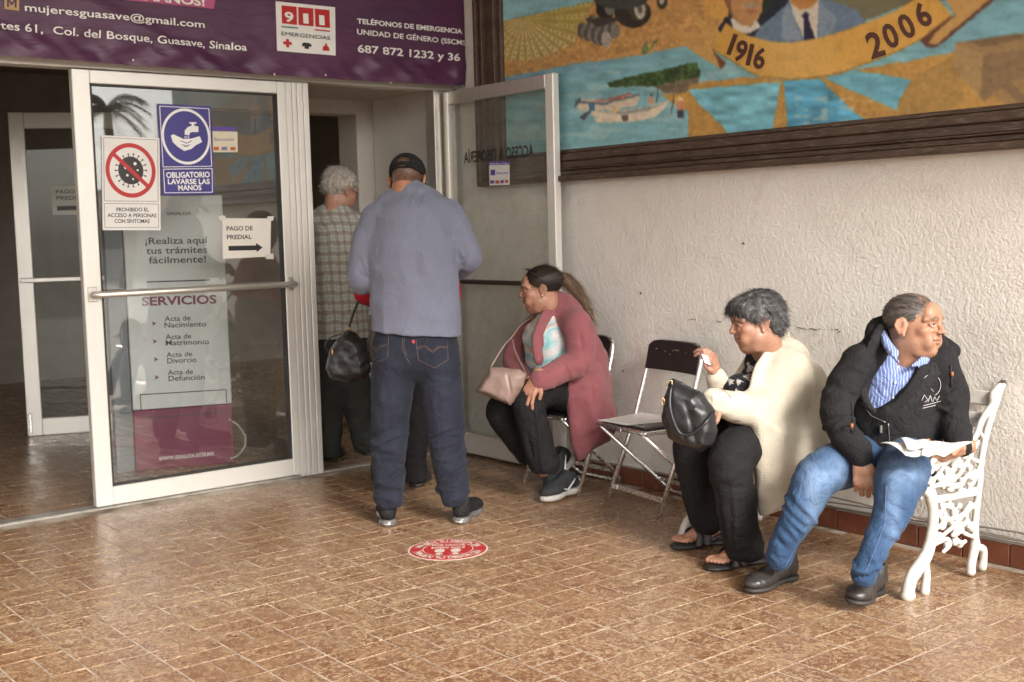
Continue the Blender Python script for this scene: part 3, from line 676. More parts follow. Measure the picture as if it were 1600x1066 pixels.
m_ = pip(jx, jy, A_([(150, 420), (400, 375), (560, 340), (760, 318), (760, 345), (560, 372), (420, 410), (150, 455)])); C[m_] = C[m_] * .5 + np.array([86, 146, 178]) * .5
for cx_, cy_, a_, b_, c_ in ((720, 30, 58, 75, (44, 38, 34)), (745, 45, 34, 38, (108, 110, 104)), (865, 70, 98, 82, (50, 45, 38)), (895, 50, 52, 66, (66, 60, 50)), (905, 52, 30, 52, (170, 162, 146)), (905, 52, 12, 20, (90, 84, 74)), (1025, 8, 30, 42, (60, 54, 46)), (1022, 4, 14, 22, (176, 170, 156)), (800, -10, 150, 60, (62, 66, 62))):
    e = ((jx - (740 + .2875 * cx_)) / (.2875 * a_)) ** 2 + ((jy - .2875 * cy_) / (.2875 * b_)) ** 2 < 1; setc(e, c_, .15)
for i_ in range(8):
    for sh in (0, 1):
        cx_, cy_ = 590 + i_ * 18 + sh * 0, 168 + i_ * 6; cx_ += 55 * sh; cy_ -= 42 * sh
        e = ((jx - (740 + .2875 * cx_)) / 7.5) ** 2 + ((jy - .2875 * cy_) / 13) ** 2; setc(e < 1, (118, 112, 104) if i_ % 2 else (84, 78, 74), .1)
e = ((jx - (740 + .2875 * 722)) / 7.5) ** 2 + ((jy - .2875 * 215) / 13) ** 2 < 1; setc(e, (150, 144, 136), .1)
pa(A_([(610, 100), (790, 95), (790, 108), (680, 150), (610, 110)]), (60, 56, 50), .1)
pa(A_([(910, 285), (925, 240), (940, 225), (950, 270), (985, 215), (1000, 215), (960, 275), (925, 292)]), (96, 116, 70), .3)
pa(A_([(725, 452), (800, 430), (900, 405), (1000, 385), (1100, 360), (1150, 345), (1215, 340), (1235, 400), (1215, 445), (1000, 470), (860, 470), (745, 475)]), (58, 82, 42), .55)
pa(A_([(985, 470), (1100, 440), (1222, 420), (1215, 490), (1110, 510), (1030, 500)]), (112, 98, 74), .25)
pa(A_([(1020, 508), (1110, 512), (1220, 478), (1225, 446), (1490, 426), (1600, 414), (1620, 452), (1490, 458), (1420, 520), (1330, 592), (1390, 650), (1440, 745), (1440, 790), (1315, 760), (1290, 690), (1240, 640), (1130, 582), (1060, 545)]), (184, 138, 52), .14)
pa(A_([(1268, 492), (1460, 458), (1400, 505), (1310, 562)]), (120, 170, 176), .1)
pa(A_([(552, 560), (570, 535), (700, 548), (905, 508), (900, 545), (880, 580), (700, 602), (575, 602)]), (196, 182, 156), .08)
pa(A_([(565, 548), (700, 558), (905, 508), (903, 522), (700, 572), (565, 560)]), (96, 104, 112), .1)
pa(A_([(620, 552), (760, 530), (855, 503), (858, 515), (760, 545)]), (170, 84, 70), .1)
pa(A_([(638, 605), (800, 602), (940, 580), (1070, 545), (1040, 590), (980, 640), (850, 667), (665, 665)]), (206, 192, 166), .08)
pa(A_([(660, 607), (800, 608), (950, 580), (1040, 560), (940, 605), (800, 622)]), (140, 146, 140), .15)
for q_, c_ in (([(575, 640), (625, 600), (640, 605), (600, 655)], (76, 76, 84)), ([(625, 570), (655, 565), (660, 600), (630, 605)], (48, 108, 140)), ([(555, 545), (582, 530), (585, 560), (545, 585)], (80, 96, 100)), ([(800, 625), (842, 622), (840, 655), (815, 662)], (104, 88, 80)), ([(745, 600), (770, 578), (785, 600), (765, 622)], (206, 176, 116)), ([(945, 555), (955, 520), (970, 515), (985, 550), (975, 572)], (190, 140, 100)), ([(955, 520), (962, 508), (972, 512), (970, 525)], (40, 34, 30)), ([(990, 555), (1003, 470), (1008, 470), (996, 556)], (70, 56, 44)),
        ([(1100, 560), (1110, 545), (1145, 548), (1152, 590), (1140, 600), (1108, 600)], (194, 128, 84)), ([(1095, 545), (1120, 525), (1155, 545), (1125, 552)], (212, 186, 120)), ([(1108, 598), (1142, 598), (1140, 645), (1112, 640)], (58, 66, 86)), ([(1072, 622), (1088, 505), (1093, 505), (1078, 622)], (74, 58, 44))): pa(A_(q_), c_, .1)
# the land and water fan on the right
pa(B_([(-300, 475), (0, 430), (215, 440), (620, 392), (1200, 285), (1700, 180), (1700, 800), (-300, 820)]), (172, 128, 50), .14)
pa(B_([(-300, 500), (0, 470), (212, 455), (163, 760), (-60, 800), (-110, 700), (-240, 580)]), (96, 166, 182), .2, nz1)
pa(B_([(230, 450), (428, 440), (560, 560), (640, 640), (745, 705), (740, 770), (256, 790)]), (66, 150, 182), .22, nz1)
pa(B_([(450, 434), (622, 393), (760, 410), (945, 445), (890, 520), (855, 612), (760, 570), (600, 500)]), (88, 158, 178), .12, nz1)
pa(B_([(940, 440), (1180, 300), (1240, 560), (1100, 640), (880, 640), (870, 560)]), (156, 120, 52), .12)
m_ = (vnoise(px, py * 3, 14, 12) > .74) & (px > 1230) & (px < 1370) & (py > 150); C[m_] = C[m_] * .5 + np.array([190, 186, 168]) * .5
pa(B_([(1180, 240), (1300, 215), (1700, 160), (1700, 330), (1335, 300)]), (138, 110, 66), .08)
pa(B_([(1180, 240), (1335, 300), (1320, 540), (1180, 390)]), (150, 120, 72), .08)
pa(B_([(1335, 300), (1700, 250), (1700, 440), (1460, 490), (1345, 560), (1320, 540)]), (122, 96, 62), .1)
pa(B_([(1250, 225), (1560, 185), (1560, 215), (1330, 265)]), (112, 88, 56), .08)
for i_ in range(4): pa(B_([(1380 + 55 * i_, 520 - 32 * i_), (1440 + 55 * i_, 490 - 32 * i_), (1640 + 40 * i_, 650 - 20 * i_), (1600 + 40 * i_, 680 - 20 * i_)]), (142 - 8 * (i_ % 2) * 3, 110 - 18 * (i_ % 2), 62), .06)
pa(B_([(600, -300), (1400, -300), (1230, 0), (980, 0), (900, 30), (600, 150), (380, 170), (380, -300)]), (98, 96, 70), .2, nz3)
pa(B_([(1390, 0), (1700, -260), (1700, 165), (1180, 235), (1170, 285), (880, 350), (1040, 270), (1200, 160)]), (98, 150, 162), .08, nz1)
pa(B_([(-110, 160), (-60, -160), (300, -160), (260, 40), (60, 210)]), (40, 52, 40), .3)
# portraits (left man to the moustache, right man in a blue suit)
pa(A_([(1255, -300), (1385, -300), (1385, 130), (1255, 75)]), (196, 146, 56), .08)
pa(A_([(1320, 168), (1370, 90), (1400, 100), (1600, 60), (1760, -200), (1760, 250), (1500, 240)]), (34, 38, 50), .15)
pa(A_([(1395, 105), (1420, 100), (1500, 150), (1545, 105), (1560, 150), (1490, 185), (1420, 170)]), (196, 190, 176), .05)
pa(A_([(1362, -60), (1580, -60), (1566, 60), (1540, 110), (1500, 146), (1450, 136), (1410, 100), (1385, 60), (1362, 5)]), (176, 128, 74), .08)
pa(A_([(1392, -60), (1400, 60), (1430, 110), (1385, 60), (1362, 5), (1362, -60)]), (128, 88, 52), .08)
pa(A_([(1462, 50), (1470, 25), (1510, 14), (1550, 28), (1552, 44), (1510, 36)]), (150, 136, 118), .2); pa(A_([(1478, 60), (1510, 52), (1540, 60), (1510, 68)]), (150, 88, 66), .05)
pa(B_([(60, 205), (110, 140), (240, 30), (262, -10), (440, -10), (560, 25), (640, 60), (690, 135), (560, 200), (380, 235), (170, 240)]), (92, 116, 140), .08)
pa(B_([(225, 55), (255, 20), (320, 190), (330, 225), (215, 228)]), (118, 138, 156), .06); pa(B_([(425, 5), (520, 90), (510, 170), (425, 215)]), (112, 132, 150), .06)
pa(B_([(262, -10), (425, -10), (415, 215), (345, 224), (285, 90)]), (188, 180, 164), .05)
pa(B_([(328, 85), (345, 66), (372, 78), (365, 105), (402, 214), (343, 222), (340, 110)]), (38, 36, 62), .06)
pa(B_([(250, -60), (425, -60), (418, 5), (380, 45), (320, 55), (272, 20)]), (176, 120, 52), .08)
# ribbon
top = A_([(1370, 125), (1430, 165), (1520, 205)]) + B_([(40, 200), (170, 234), (290, 236), (420, 214), (560, 172), (700, 122), (850, 62), (980, -15), (1040, -60)])
bot = B_([(1165, 86), (1080, 150), (985, 225), (850, 295), (700, 352), (560, 400), (420, 432), (270, 443), (100, 430)]) + A_([(1500, 395), (1420, 345), (1295, 268)])
pa(A_([(1145, 38), (1200, 75), (1290, 145), (1345, 170), (1300, 270), (1345, 374), (1200, 290), (1075, 172), (1160, 176), (1245, 180)]), (186, 142, 66), .06)
pa(A_([(1298, 270), (1372, 345), (1343, 376)]), (112, 66, 44), .06)
pa(B_([(985, 225), (1162, 86), (1165, 97), (1090, 160), (1040, 230), (1060, 268), (1020, 262)]), (98, 58, 42), .06, hard=True)
pa(B_([(1045, 265), (1025, 240), (1060, 185), (1180, 84), (1140, 20), (1090, -100), (1600, -100), (1400, 0), (1200, 165), (1085, 258)]), (92, 56, 42), .05)
pa(B_([(1045, 250), (1036, 236), (1070, 185), (1185, 84), (1140, 20), (1090, -100), (1570, -100), (1370, 0), (1190, 150), (1085, 240)]), (176, 134, 66), .06)
m_ = pip(px, py, top + bot); sh = ((px - 1060) / 400).clip(0, 1); C[m_] = (np.array([196, 146, 42])[None] * (1 - .0 * sh[m_, None]) + 12 * (nz3[m_, None] - .5)) * (1 + .05 * (nz2[m_, None] - .5))
mid = np.exp(-((px - 1235) / 70) ** 2); C[m_] = C[m_] + mid[m_, None] * np.array([4, 10, 26])
edge = m_ & ~pip(px, py + 1.6, top + bot); C[edge] = C[edge] * .7
stain = (vnoise(px, py, 9, 20) > .72); C[stain] *= .95
Cg = C.reshape(ny, nz, 3); Cb = Cg.copy(); Cb[1:-1, 1:-1] = (4 * Cg[1:-1, 1:-1] + 2 * (Cg[:-2, 1:-1] + Cg[2:, 1:-1] + Cg[1:-1, :-2] + Cg[1:-1, 2:]) + Cg[:-2, :-2] + Cg[2:, :-2] + Cg[:-2, 2:] + Cg[2:, 2:]) / 16; C = Cb.reshape(-1, 3)
C = (C * (.97 + .06 * vnoise(px, py, 2.5, 30))[:, None]).clip(0, 255) / 255.; C = np.where(C <= .04045, C / 12.92, ((C + .055) / 1.055) ** 2.4); C = (C * .84 + .16 * C.mean(1, keepdims=True)) * 1.32
t = thing('mural', 'long painted mural of fields, boats and a gold ribbon in heavy dark wooden frame', 'mural', (0, -2.4, 1.6))
i = np.arange((ny - 1) * (nz - 1)); a = (i // (nz - 1)) * nz + i % (nz - 1); f = np.stack([a, a + nz, a + nz + 1, a + 1], 1)[:, ::-1]
mp = N('mural_paint'); at = mp.n('VertexColor', layer_name='Col'); co = mp.coord('World')
M_MUR = mp.out(at.outputs[0], .5, mp.bump(mp.noise(120, 4, .7, .5, co), .35, .0015, mp.bump(mp.noise(30, 3, .6, .5, mp.coord('World', (1, .4, 2))), .25, .003)), Specular_IOR_Level=.3)
put('painted_panel', new_mesh('painted_panel', P, f, M_MUR, True, C), t)
g = MB(); g.box((CV + .001, YE + .02, 2.705), (0, YL, 3.42)); g.box((CV + .001, YE + .02, ZB - .02), (0, -3.781, 2.7045)); g.build('upper_panel', plain('mural_sky_paint', (.13, .30, .36), .5, var=.2, vscale=2), t)
g = MB()
def mch(ch, cx_, cy_, wpx, hpx, rot):
    v, f_ = glyphs(ch, .03); x0, x1 = v[:, 0].min(), v[:, 0].max(); z1 = v[:, 1].max(); u = ((v[:, 0] - x0) / (x1 - x0) - .5) * wpx; h_ = (v[:, 1] / z1 - .5) * hpx; r_ = math.radians(rot)
    g.mark(); mb_ = [onx(cx_ + u_ * math.cos(r_) + h2 * math.sin(r_), cy_ + u_ * math.sin(r_) - h2 * math.cos(r_), CV - .0025) for u_, h2 in zip(u, h_)]; g.add(mb_, f_)
for args in (('1', 1144, 69, 7, 33, 20), ('9', 1158, 79, 18, 33, 17), ('1', 1172, 85, 7, 33, 13), ('6', 1187, 90, 18, 33, 10), ('2', 1367, 69, 24, 40, -18), ('0', 1391, 55, 22, 38, -22), ('0', 1416, 40, 22, 38, -26), ('6', 1441, 22, 21, 38, -29)): mch(*args)
g.build('painted_numerals', plain('brown_paint', (.085, .03, .02), .5), t)
prof = [(-.085, 1.600, 1.628), (-.062, 1.629, 1.655), (-.072, 1.656, 1.664), (-.045, 1.665, 1.705), (-.052, 1.706, 1.745), (-.034, 1.746, 1.768)]
for x_, z0, z1 in prof:
    ex = z0 - 1.6; MB().box((x_, YE + .02, z0), (0, YL + .19 - ex * 1.0, z1), .005).build('moulding', M_WOOD, t)
YO = YL + .2
for x_, s0, s1 in ((-.085, 0, .03), (-.062, .031, .06), (-.074, .061, .07), (-.045, .071, .11), (-.052, .111, .15), (-.06, .151, .165), (-.034, .166, .198)):
    MB().box((x_, YO - s1, 1.601 + s0 * .85), (0, YO - s0, 3.45), .005).build('moulding', M_WOOD, t)

# ================================================================ SOFT SHAPES: distance fields turned into meshes
class Vol:
    def __init__(s, lo, hi, h):
        s.lo = np.array(lo, float); s.h = h; s.n = (np.ceil((np.array(hi, float) - s.lo) / h).astype(int) + 1)
        s.ax = [s.lo[i] + h * np.arange(s.n[i]) for i in range(3)]; s.F = np.full(s.n, .15, np.float32)
    def _do(s, lo, hi, fn, k, op):
        k = max(k, 1e-4); m = k + s.h * 2; sl = []
        for i in range(3):
            a = max(0, int((lo[i] - m - s.lo[i]) / s.h)); b = min(s.n[i], int((hi[i] + m - s.lo[i]) / s.h) + 2)
            if b <= a: return s
            sl.append(slice(a, b))
        sl = tuple(sl); X = s.ax[0][sl[0]][:, None, None]; Y = s.ax[1][sl[1]][None, :, None]; Z = s.ax[2][sl[2]][None, None, :]
        d = fn(X, Y, Z); F = s.F[sl]
        if op == 's': F = -F
        if op == 'i': d = -d; F = -F; 
        h = np.clip(.5 + .5 * (F - d) / k, 0, 1); R = F * (1 - h) + d * h - k * h * (1 - h)
        s.F[sl] = -R if op in 'si' else R
        return s
    def chain(s, pts, rs, k=.012, ax=None, sc=1., op='u', sub=0):
        P = np.array(pts, float); rs = np.array([rs] * len(P) if np.isscalar(rs) else rs, float)
        if sub and len(P) > 2: P, rs = crs(P, rs, sub)
        if ax is not None: ax = nrm(ax)
        e = max(1, sc); rm = rs.max() * e; lo = P.min(0) - rm; hi = P.max(0) + rm
        if ax is None: T = lambda q: q
        else: T = lambda q: q + (1 / sc - 1) * np.dot(q, ax)[..., None] * ax
        PT = T(P)
        def fn(X, Y, Z):
            if ax is not None:
                dt = (X * ax[0] + Y * ax[1] + Z * ax[2]) * (1 / sc - 1); X = X + dt * ax[0]; Y = Y + dt * ax[1]; Z = Z + dt * ax[2]
            best = None
            for i in range(max(1, len(PT) - 1)):
                a = PT[i]; b = PT[min(i + 1, len(PT) - 1)]; v = b - a; L = np.dot(v, v) + 1e-12
                x, y, z = X - a[0], Y - a[1], Z - a[2]; t = np.clip((x * v[0] + y * v[1] + z * v[2]) / L, 0, 1)
                d = np.sqrt((x - t * v[0]) ** 2 + (y - t * v[1]) ** 2 + (z - t * v[2]) ** 2) - (rs[i] + t * (rs[min(i + 1, len(PT) - 1)] - rs[i]))
                best = d if best is None else np.minimum(best, d)
            return best * min(1, sc) if sc < 1 else best
        return s._do(lo, hi, fn, k, op)
    def ell(s, c, r, k=.012, A=None, op='u'):
        c = np.array(c, float); r = np.array([r] * 3 if np.isscalar(r) else r, float); A = np.eye(3) if A is None else np.array(A, float); R = r.max()
        def fn(X, Y, Z):
            x, y, z = X - c[0], Y - c[1], Z - c[2]; q = [(A[i, 0] * x + A[i, 1] * y + A[i, 2] * z) for i in range(3)]
            k0 = np.sqrt(sum((q[i] / r[i]) ** 2 for i in range(3))); k1 = np.sqrt(sum((q[i] / r[i] ** 2) ** 2 for i in range(3))) + 1e-9
            return k0 * (k0 - 1) / k1
        return s._do(c - R, c + R, fn, k, op)
    def box(s, c, h, rd=.01, k=.005, A=None, op='u'):
        c = np.array(c, float); h = np.array(h, float); A = np.eye(3) if A is None else np.array(A, float); R = np.linalg.norm(h)
        def fn(X, Y, Z):
            x, y, z = X - c[0], Y - c[1], Z - c[2]; q = [np.abs(A[i, 0] * x + A[i, 1] * y + A[i, 2] * z) - h[i] + rd for i in range(3)]
            return np.sqrt(sum(np.maximum(a, 0) ** 2 for a in q)) + np.minimum(np.maximum(q[0], np.maximum(q[1], q[2])), 0) - rd
        return s._do(c - R, c + R, fn, k, op)
    def cut(s, p, n, k=.004):                 # removes what lies on the side n points to
        n = nrm(n); p = np.array(p, float)
        return s._do(s.lo, s.lo + s.h * s.n, lambda X, Y, Z: -((X - p[0]) * n[0] + (Y - p[1]) * n[1] + (Z - p[2]) * n[2]), k, 's')
    def mesh(s):
        F = s.F.copy(); F[0] = F[-1] = .1; F[:, 0] = F[:, -1] = .1; F[:, :, 0] = F[:, :, -1] = .1
        I = F < 0; nx, ny, nz = F.shape
        cnt = np.zeros((nx - 1, ny - 1, nz - 1), np.int8)
        for a in (0, 1):
            for b in (0, 1):
                for c in (0, 1): cnt += I[a:nx - 1 + a, b:ny - 1 + b, c:nz - 1 + c]
        act = (cnt > 0) & (cnt < 8); ids = np.full(cnt.shape, -1, np.int64); idx = np.argwhere(act); ids[act] = np.arange(len(idx))
        acc = np.zeros((len(idx), 3)); num = np.zeros(len(idx)); i, j, k = idx.T
        for ax in range(3):
            o = [q for q in range(3) if q != ax]
            for a in (0, 1):
                for b in (0, 1):
                    off0 = [0, 0, 0]; off0[o[0]] = a; off0[o[1]] = b; off1 = list(off0); off1[ax] = 1
                    f0 = F[i + off0[0], j + off0[1], k + off0[2]]; f1 = F[i + off1[0], j + off1[1], k + off1[2]]
                    cr = (f0 < 0) != (f1 < 0); t = np.where(cr, f0 / np.where(cr, f0 - f1, 1), 0)
                    p = np.zeros((len(idx), 3)); p[:, o[0]] = a; p[:, o[1]] = b; p[:, ax] = t
                    acc[cr] += p[cr]; num[cr] += 1
        V = s.lo + s.h * (idx + acc / num[:, None]); Q = []
        for ax in range(3):
            o = [q for q in range(3) if q != ax]
            sl0 = [slice(1, -1)] * 3; sl1 = [slice(1, -1)] * 3; sl0[ax] = slice(0, -1); sl1[ax] = slice(1, None)
            A0 = I[tuple(sl0)]; A1 = I[tuple(sl1)]; ch = np.argwhere(A0 != A1); fl = A0[tuple(ch.T)]
            g_ = ch.copy(); 
            for q in o: g_[:, q] += 1
            def cell(da, db):
                e = g_.copy(); e[:, o[0]] += da; e[:, o[1]] += db; return ids[tuple(e.T)]
            q = np.stack([cell(-1, -1), cell(0, -1), cell(0, 0), cell(-1, 0)], 1)
            flip = fl if ax != 1 else ~fl
            q[~flip] = q[~flip][:, ::-1]; Q.append(q)
        Q = np.concatenate(Q); Q = Q[(Q >= 0).all(1)]
        return V, Q
def crs(P, R, n):                             # smooth curve through points
    P = np.array(P, float); R = np.array(R, float); D = np.concatenate([P, R[:, None]], 1); D = np.concatenate([[2 * D[0] - D[1]], D, [2 * D[-1] - D[-2]]])
    out = []
    for i in range(1, len(D) - 2):
        for t in np.linspace(0, 1, n + 1)[:-1]:
            a, b, c, d = D[i - 1:i + 3]; out.append(.5 * (2 * b + (c - a) * t + (2 * a - 5 * b + 4 * c - d) * t * t + (3 * b - a - 3 * c + d) * t ** 3))
    out.append(D[-2]); out = np.array(out); return out[:, :3], np.maximum(out[:, 3], 1e-4)
def normals(V, Q):
    n = np.cross(V[Q[:, 2]] - V[Q[:, 0]], V[Q[:, 3]] - V[Q[:, 1]]); N_ = np.zeros_like(V)
    for i in range(4): np.add.at(N_, Q[:, i], n)
    return N_ / (np.linalg.norm(N_, axis=1)[:, None] + 1e-12)
_L3 = np.random.default_rng(3).random((64, 64, 64)).astype(np.float32)
def n3(P, s, off=0.):
    p = np.asarray(P) / s + off + 1000; i = np.floor(p).astype(int); u = p - i; u = u * u * (3 - 2 * u); r = 0
    for a in (0, 1):
        for b in (0, 1):
            for c in (0, 1):
                w_ = (u[:, 0] if a else 1 - u[:, 0]) * (u[:, 1] if b else 1 - u[:, 1]) * (u[:, 2] if c else 1 - u[:, 2])
                r = r + w_ * _L3[(i[:, 0] + a) % 64, (i[:, 1] + b) % 64, (i[:, 2] + c) % 64]
    return r * 2 - 1
def pdist(V, pts):                            # distance of every vertex to a polyline
    best = np.full(len(V), 9.)
    pts = np.array(pts, float)
    for a, b in zip(pts[:-1], pts[1:]):
        v = b - a; t = np.clip((V - a) @ v / (v @ v + 1e-12), 0, 1); best = np.minimum(best, np.linalg.norm(V - a - t[:, None] * v, axis=1))
    return best
def folds(V, Q, lines=(), amp=.004, scale=.05, stretch=None, fine=.0, seed=0.):
    """displaces the surface: random drape noise, and folds along given lines (pts, width, height)"""
    Nn = normals(V, Q); P = V if stretch is None else V @ np.array(stretch).T
    d = amp * (n3(P, scale, seed) + .5 * n3(P, scale * .5, seed + 7)) 
    ridge = 1 - np.abs(n3(P, scale * 1.3, seed + 3)); d = d + amp * .9 * (ridge ** 3 - .4)
    if fine: d = d + fine * n3(V, .012, seed)
    for pts, w_, h_ in lines: d = d + 1.6 * h_ * np.exp(-(pdist(V, pts) / w_) ** 2)
    return V + Nn * d[:, None]
def soft(name, vol, mat, parent=None, col=None, fold=None, smooth=True):
    V, Qd = vol.mesh()
    if fold is not None: V = fold(V, Qd)
    c = col(V) if col is not None else None
    return put(name, new_mesh(name, V, Qd, mat, smooth, c), parent)

# ================================================================ FOLDING CHAIRS
def T_(pts, o): return [V3(*p) + o for p in pts]
def make_chair(y, label, torn=True):
    O = V3(0, y, 0); t = thing('folding_chair', label, 'folding chair', (-.25, y, 0), 'folding metal chairs along the side wall')
    HY = .208
    g = MB(); tp = [(-.375, -HY - .006, .0), (-.205, -HY, .40), (-.112, -HY + .004, .70)]
    arc = [(-.112 + .022 * a, -HY + .004 + .03 * (1 - math.cos(a * math.pi / 2)), .70 + .075 * math.sin(a * math.pi / 2)) for a in (.3, .6, .85, 1)]
    L_ = tp + arc; L_ = L_ + [(x, -yy, z) for x, yy, z in L_[::-1]]
    g.tube(T_(L_, O), .0125, 10); g.build('frame_tube', M_CHROME, t)
    g = MB(); U = [(-.435, -.178, .392), (-.05, -.178, .045), (-.028, -.16, .022), (-.022, -.12, .016)]; U = U + [(x, -yy, z) for x, yy, z in U[::-1]]
    g.tube(T_(U, O), .011, 10); g.build('rear_leg', M_CHROME, t)
    g = MB(); g.bar(V3(-.348, -HY, .075) + O, V3(-.348, HY, .075) + O, .005, .024, (0, 0, 1), .001); g.bar(V3(-.348, -HY, .075) + O, V3(-.348, -HY + .05, .075) + O, .013, .03, (0, 0, 1), .003); g.bar(V3(-.348, HY - .05, .075) + O, V3(-.348, HY, .075) + O, .013, .03, (0, 0, 1), .003); g.build('crossbar', M_CHROME, t)
    g = MB(); g.bar(V3(-.09, -.17, .085) + O, V3(-.09, .17, .085) + O, .004, .02); g.build('crossbar', M_CHROME, t)
    g = MB(); g.box(V3(-.445, -.188, .392) + O, V3(-.125, .188, .402) + O, .003); g.box(V3(-.447, -.19, .386) + O, V3(-.428, .19, .408) + O, .007)
    for sy in (-1, 1): g.box(V3(-.43, sy * .19 - .006, .383) + O, V3(-.13, sy * .19 + .006, .405) + O, .004); g.ball(V3(-.43, sy * .193, .396) + O, .013, 8, 6); g.ball(V3(-.205, sy * .2, .392) + O, .010, 8, 6)
    g.box(V3(-.45, -.022, .383) + O, V3(-.44, .022, .403) + O, .003)
    g.build('seat_frame', M_CHROME, t)
    g = MB(); g.box(V3(-.425, -.18, .4025) + O, V3(-.13, .18, .418) + O, .007); g.build('seat', M_BLKP, t)
    bk = MB(); n_ = 14; F_ = []; v = []
    for i in range(n_ + 1):
        yy = -.202 + .404 * i / n_; bow = .018 * (1 - (2 * i / n_ - 1) ** 2); e = .028 * abs(2 * i / n_ - 1) ** 8
        for x, z in ((-.13, .645), (-.104, .789 - e)):
            v.append(V3(x + bow - .014, yy, z) + O); v.append(V3(x + bow + .014, yy, z) + O)
    for i in range(n_):
        a = i * 4; b = a + 4; F_ += [[a, b, b + 2, a + 2], [a + 1, a + 3, b + 3, b + 1], [a + 2, b + 2, b + 3, a + 3], [a, a + 1, b + 1, b]]
    F_ += [[0, 2, 3, 1], [n_ * 4, n_ * 4 + 1, n_ * 4 + 3, n_ * 4 + 2]]
    bk.add(v, F_).build('backrest', M_BLKP, t)
    g = MB(); r_ = random.Random(int(y * 100))
    for i in range(9 if torn else 3):
        yy = r_.uniform(-.12, .15); i_ = (yy + .196) / .392; bow = .018 * (1 - (2 * i_ - 1) ** 2); z = r_.uniform(.715, .755); x = -.13 + (z - .645) / .12 * .022 + bow - .0148
        g.obox(V3(x, yy, z) + O, (.001, r_.uniform(.002, .007), r_.uniform(.001, .003)), np.eye(3))
    g.build('torn_spot', plain('torn_lining', (.32, .22, .14), .8), t)
    return t
make_chair(-1.285, 'chrome folding chair mostly hidden under the woman in the mauve cardigan')
c2 = make_chair(-1.89, 'empty chrome and black folding chair with a few papers on its seat', True); c2.rotation_euler.z = -.16; c2.location.y -= .02
make_chair(-4.5, 'chrome folding chair past the right end of the white bench, seen in the door glass', False)
t = thing('papers', 'loose white papers lying on the seat of the empty folding chair', 'papers', (-.28, -1.86, .42))
for dz, pts in ((.0195, [(-.43, -1.715), (-.16, -1.76), (-.19, -2.0), (-.44, -1.93)]), (.0225, [(-.40, -1.74), (-.13, -1.72), (-.14, -1.93), (-.38, -1.96)])):
    MB().plate([(x, y_, .40 + dz) for x, y_ in pts], (0, 0, 1), .0015).build('sheet', plain('office_paper', (.78, .76, .74), .7, var=.04), t)

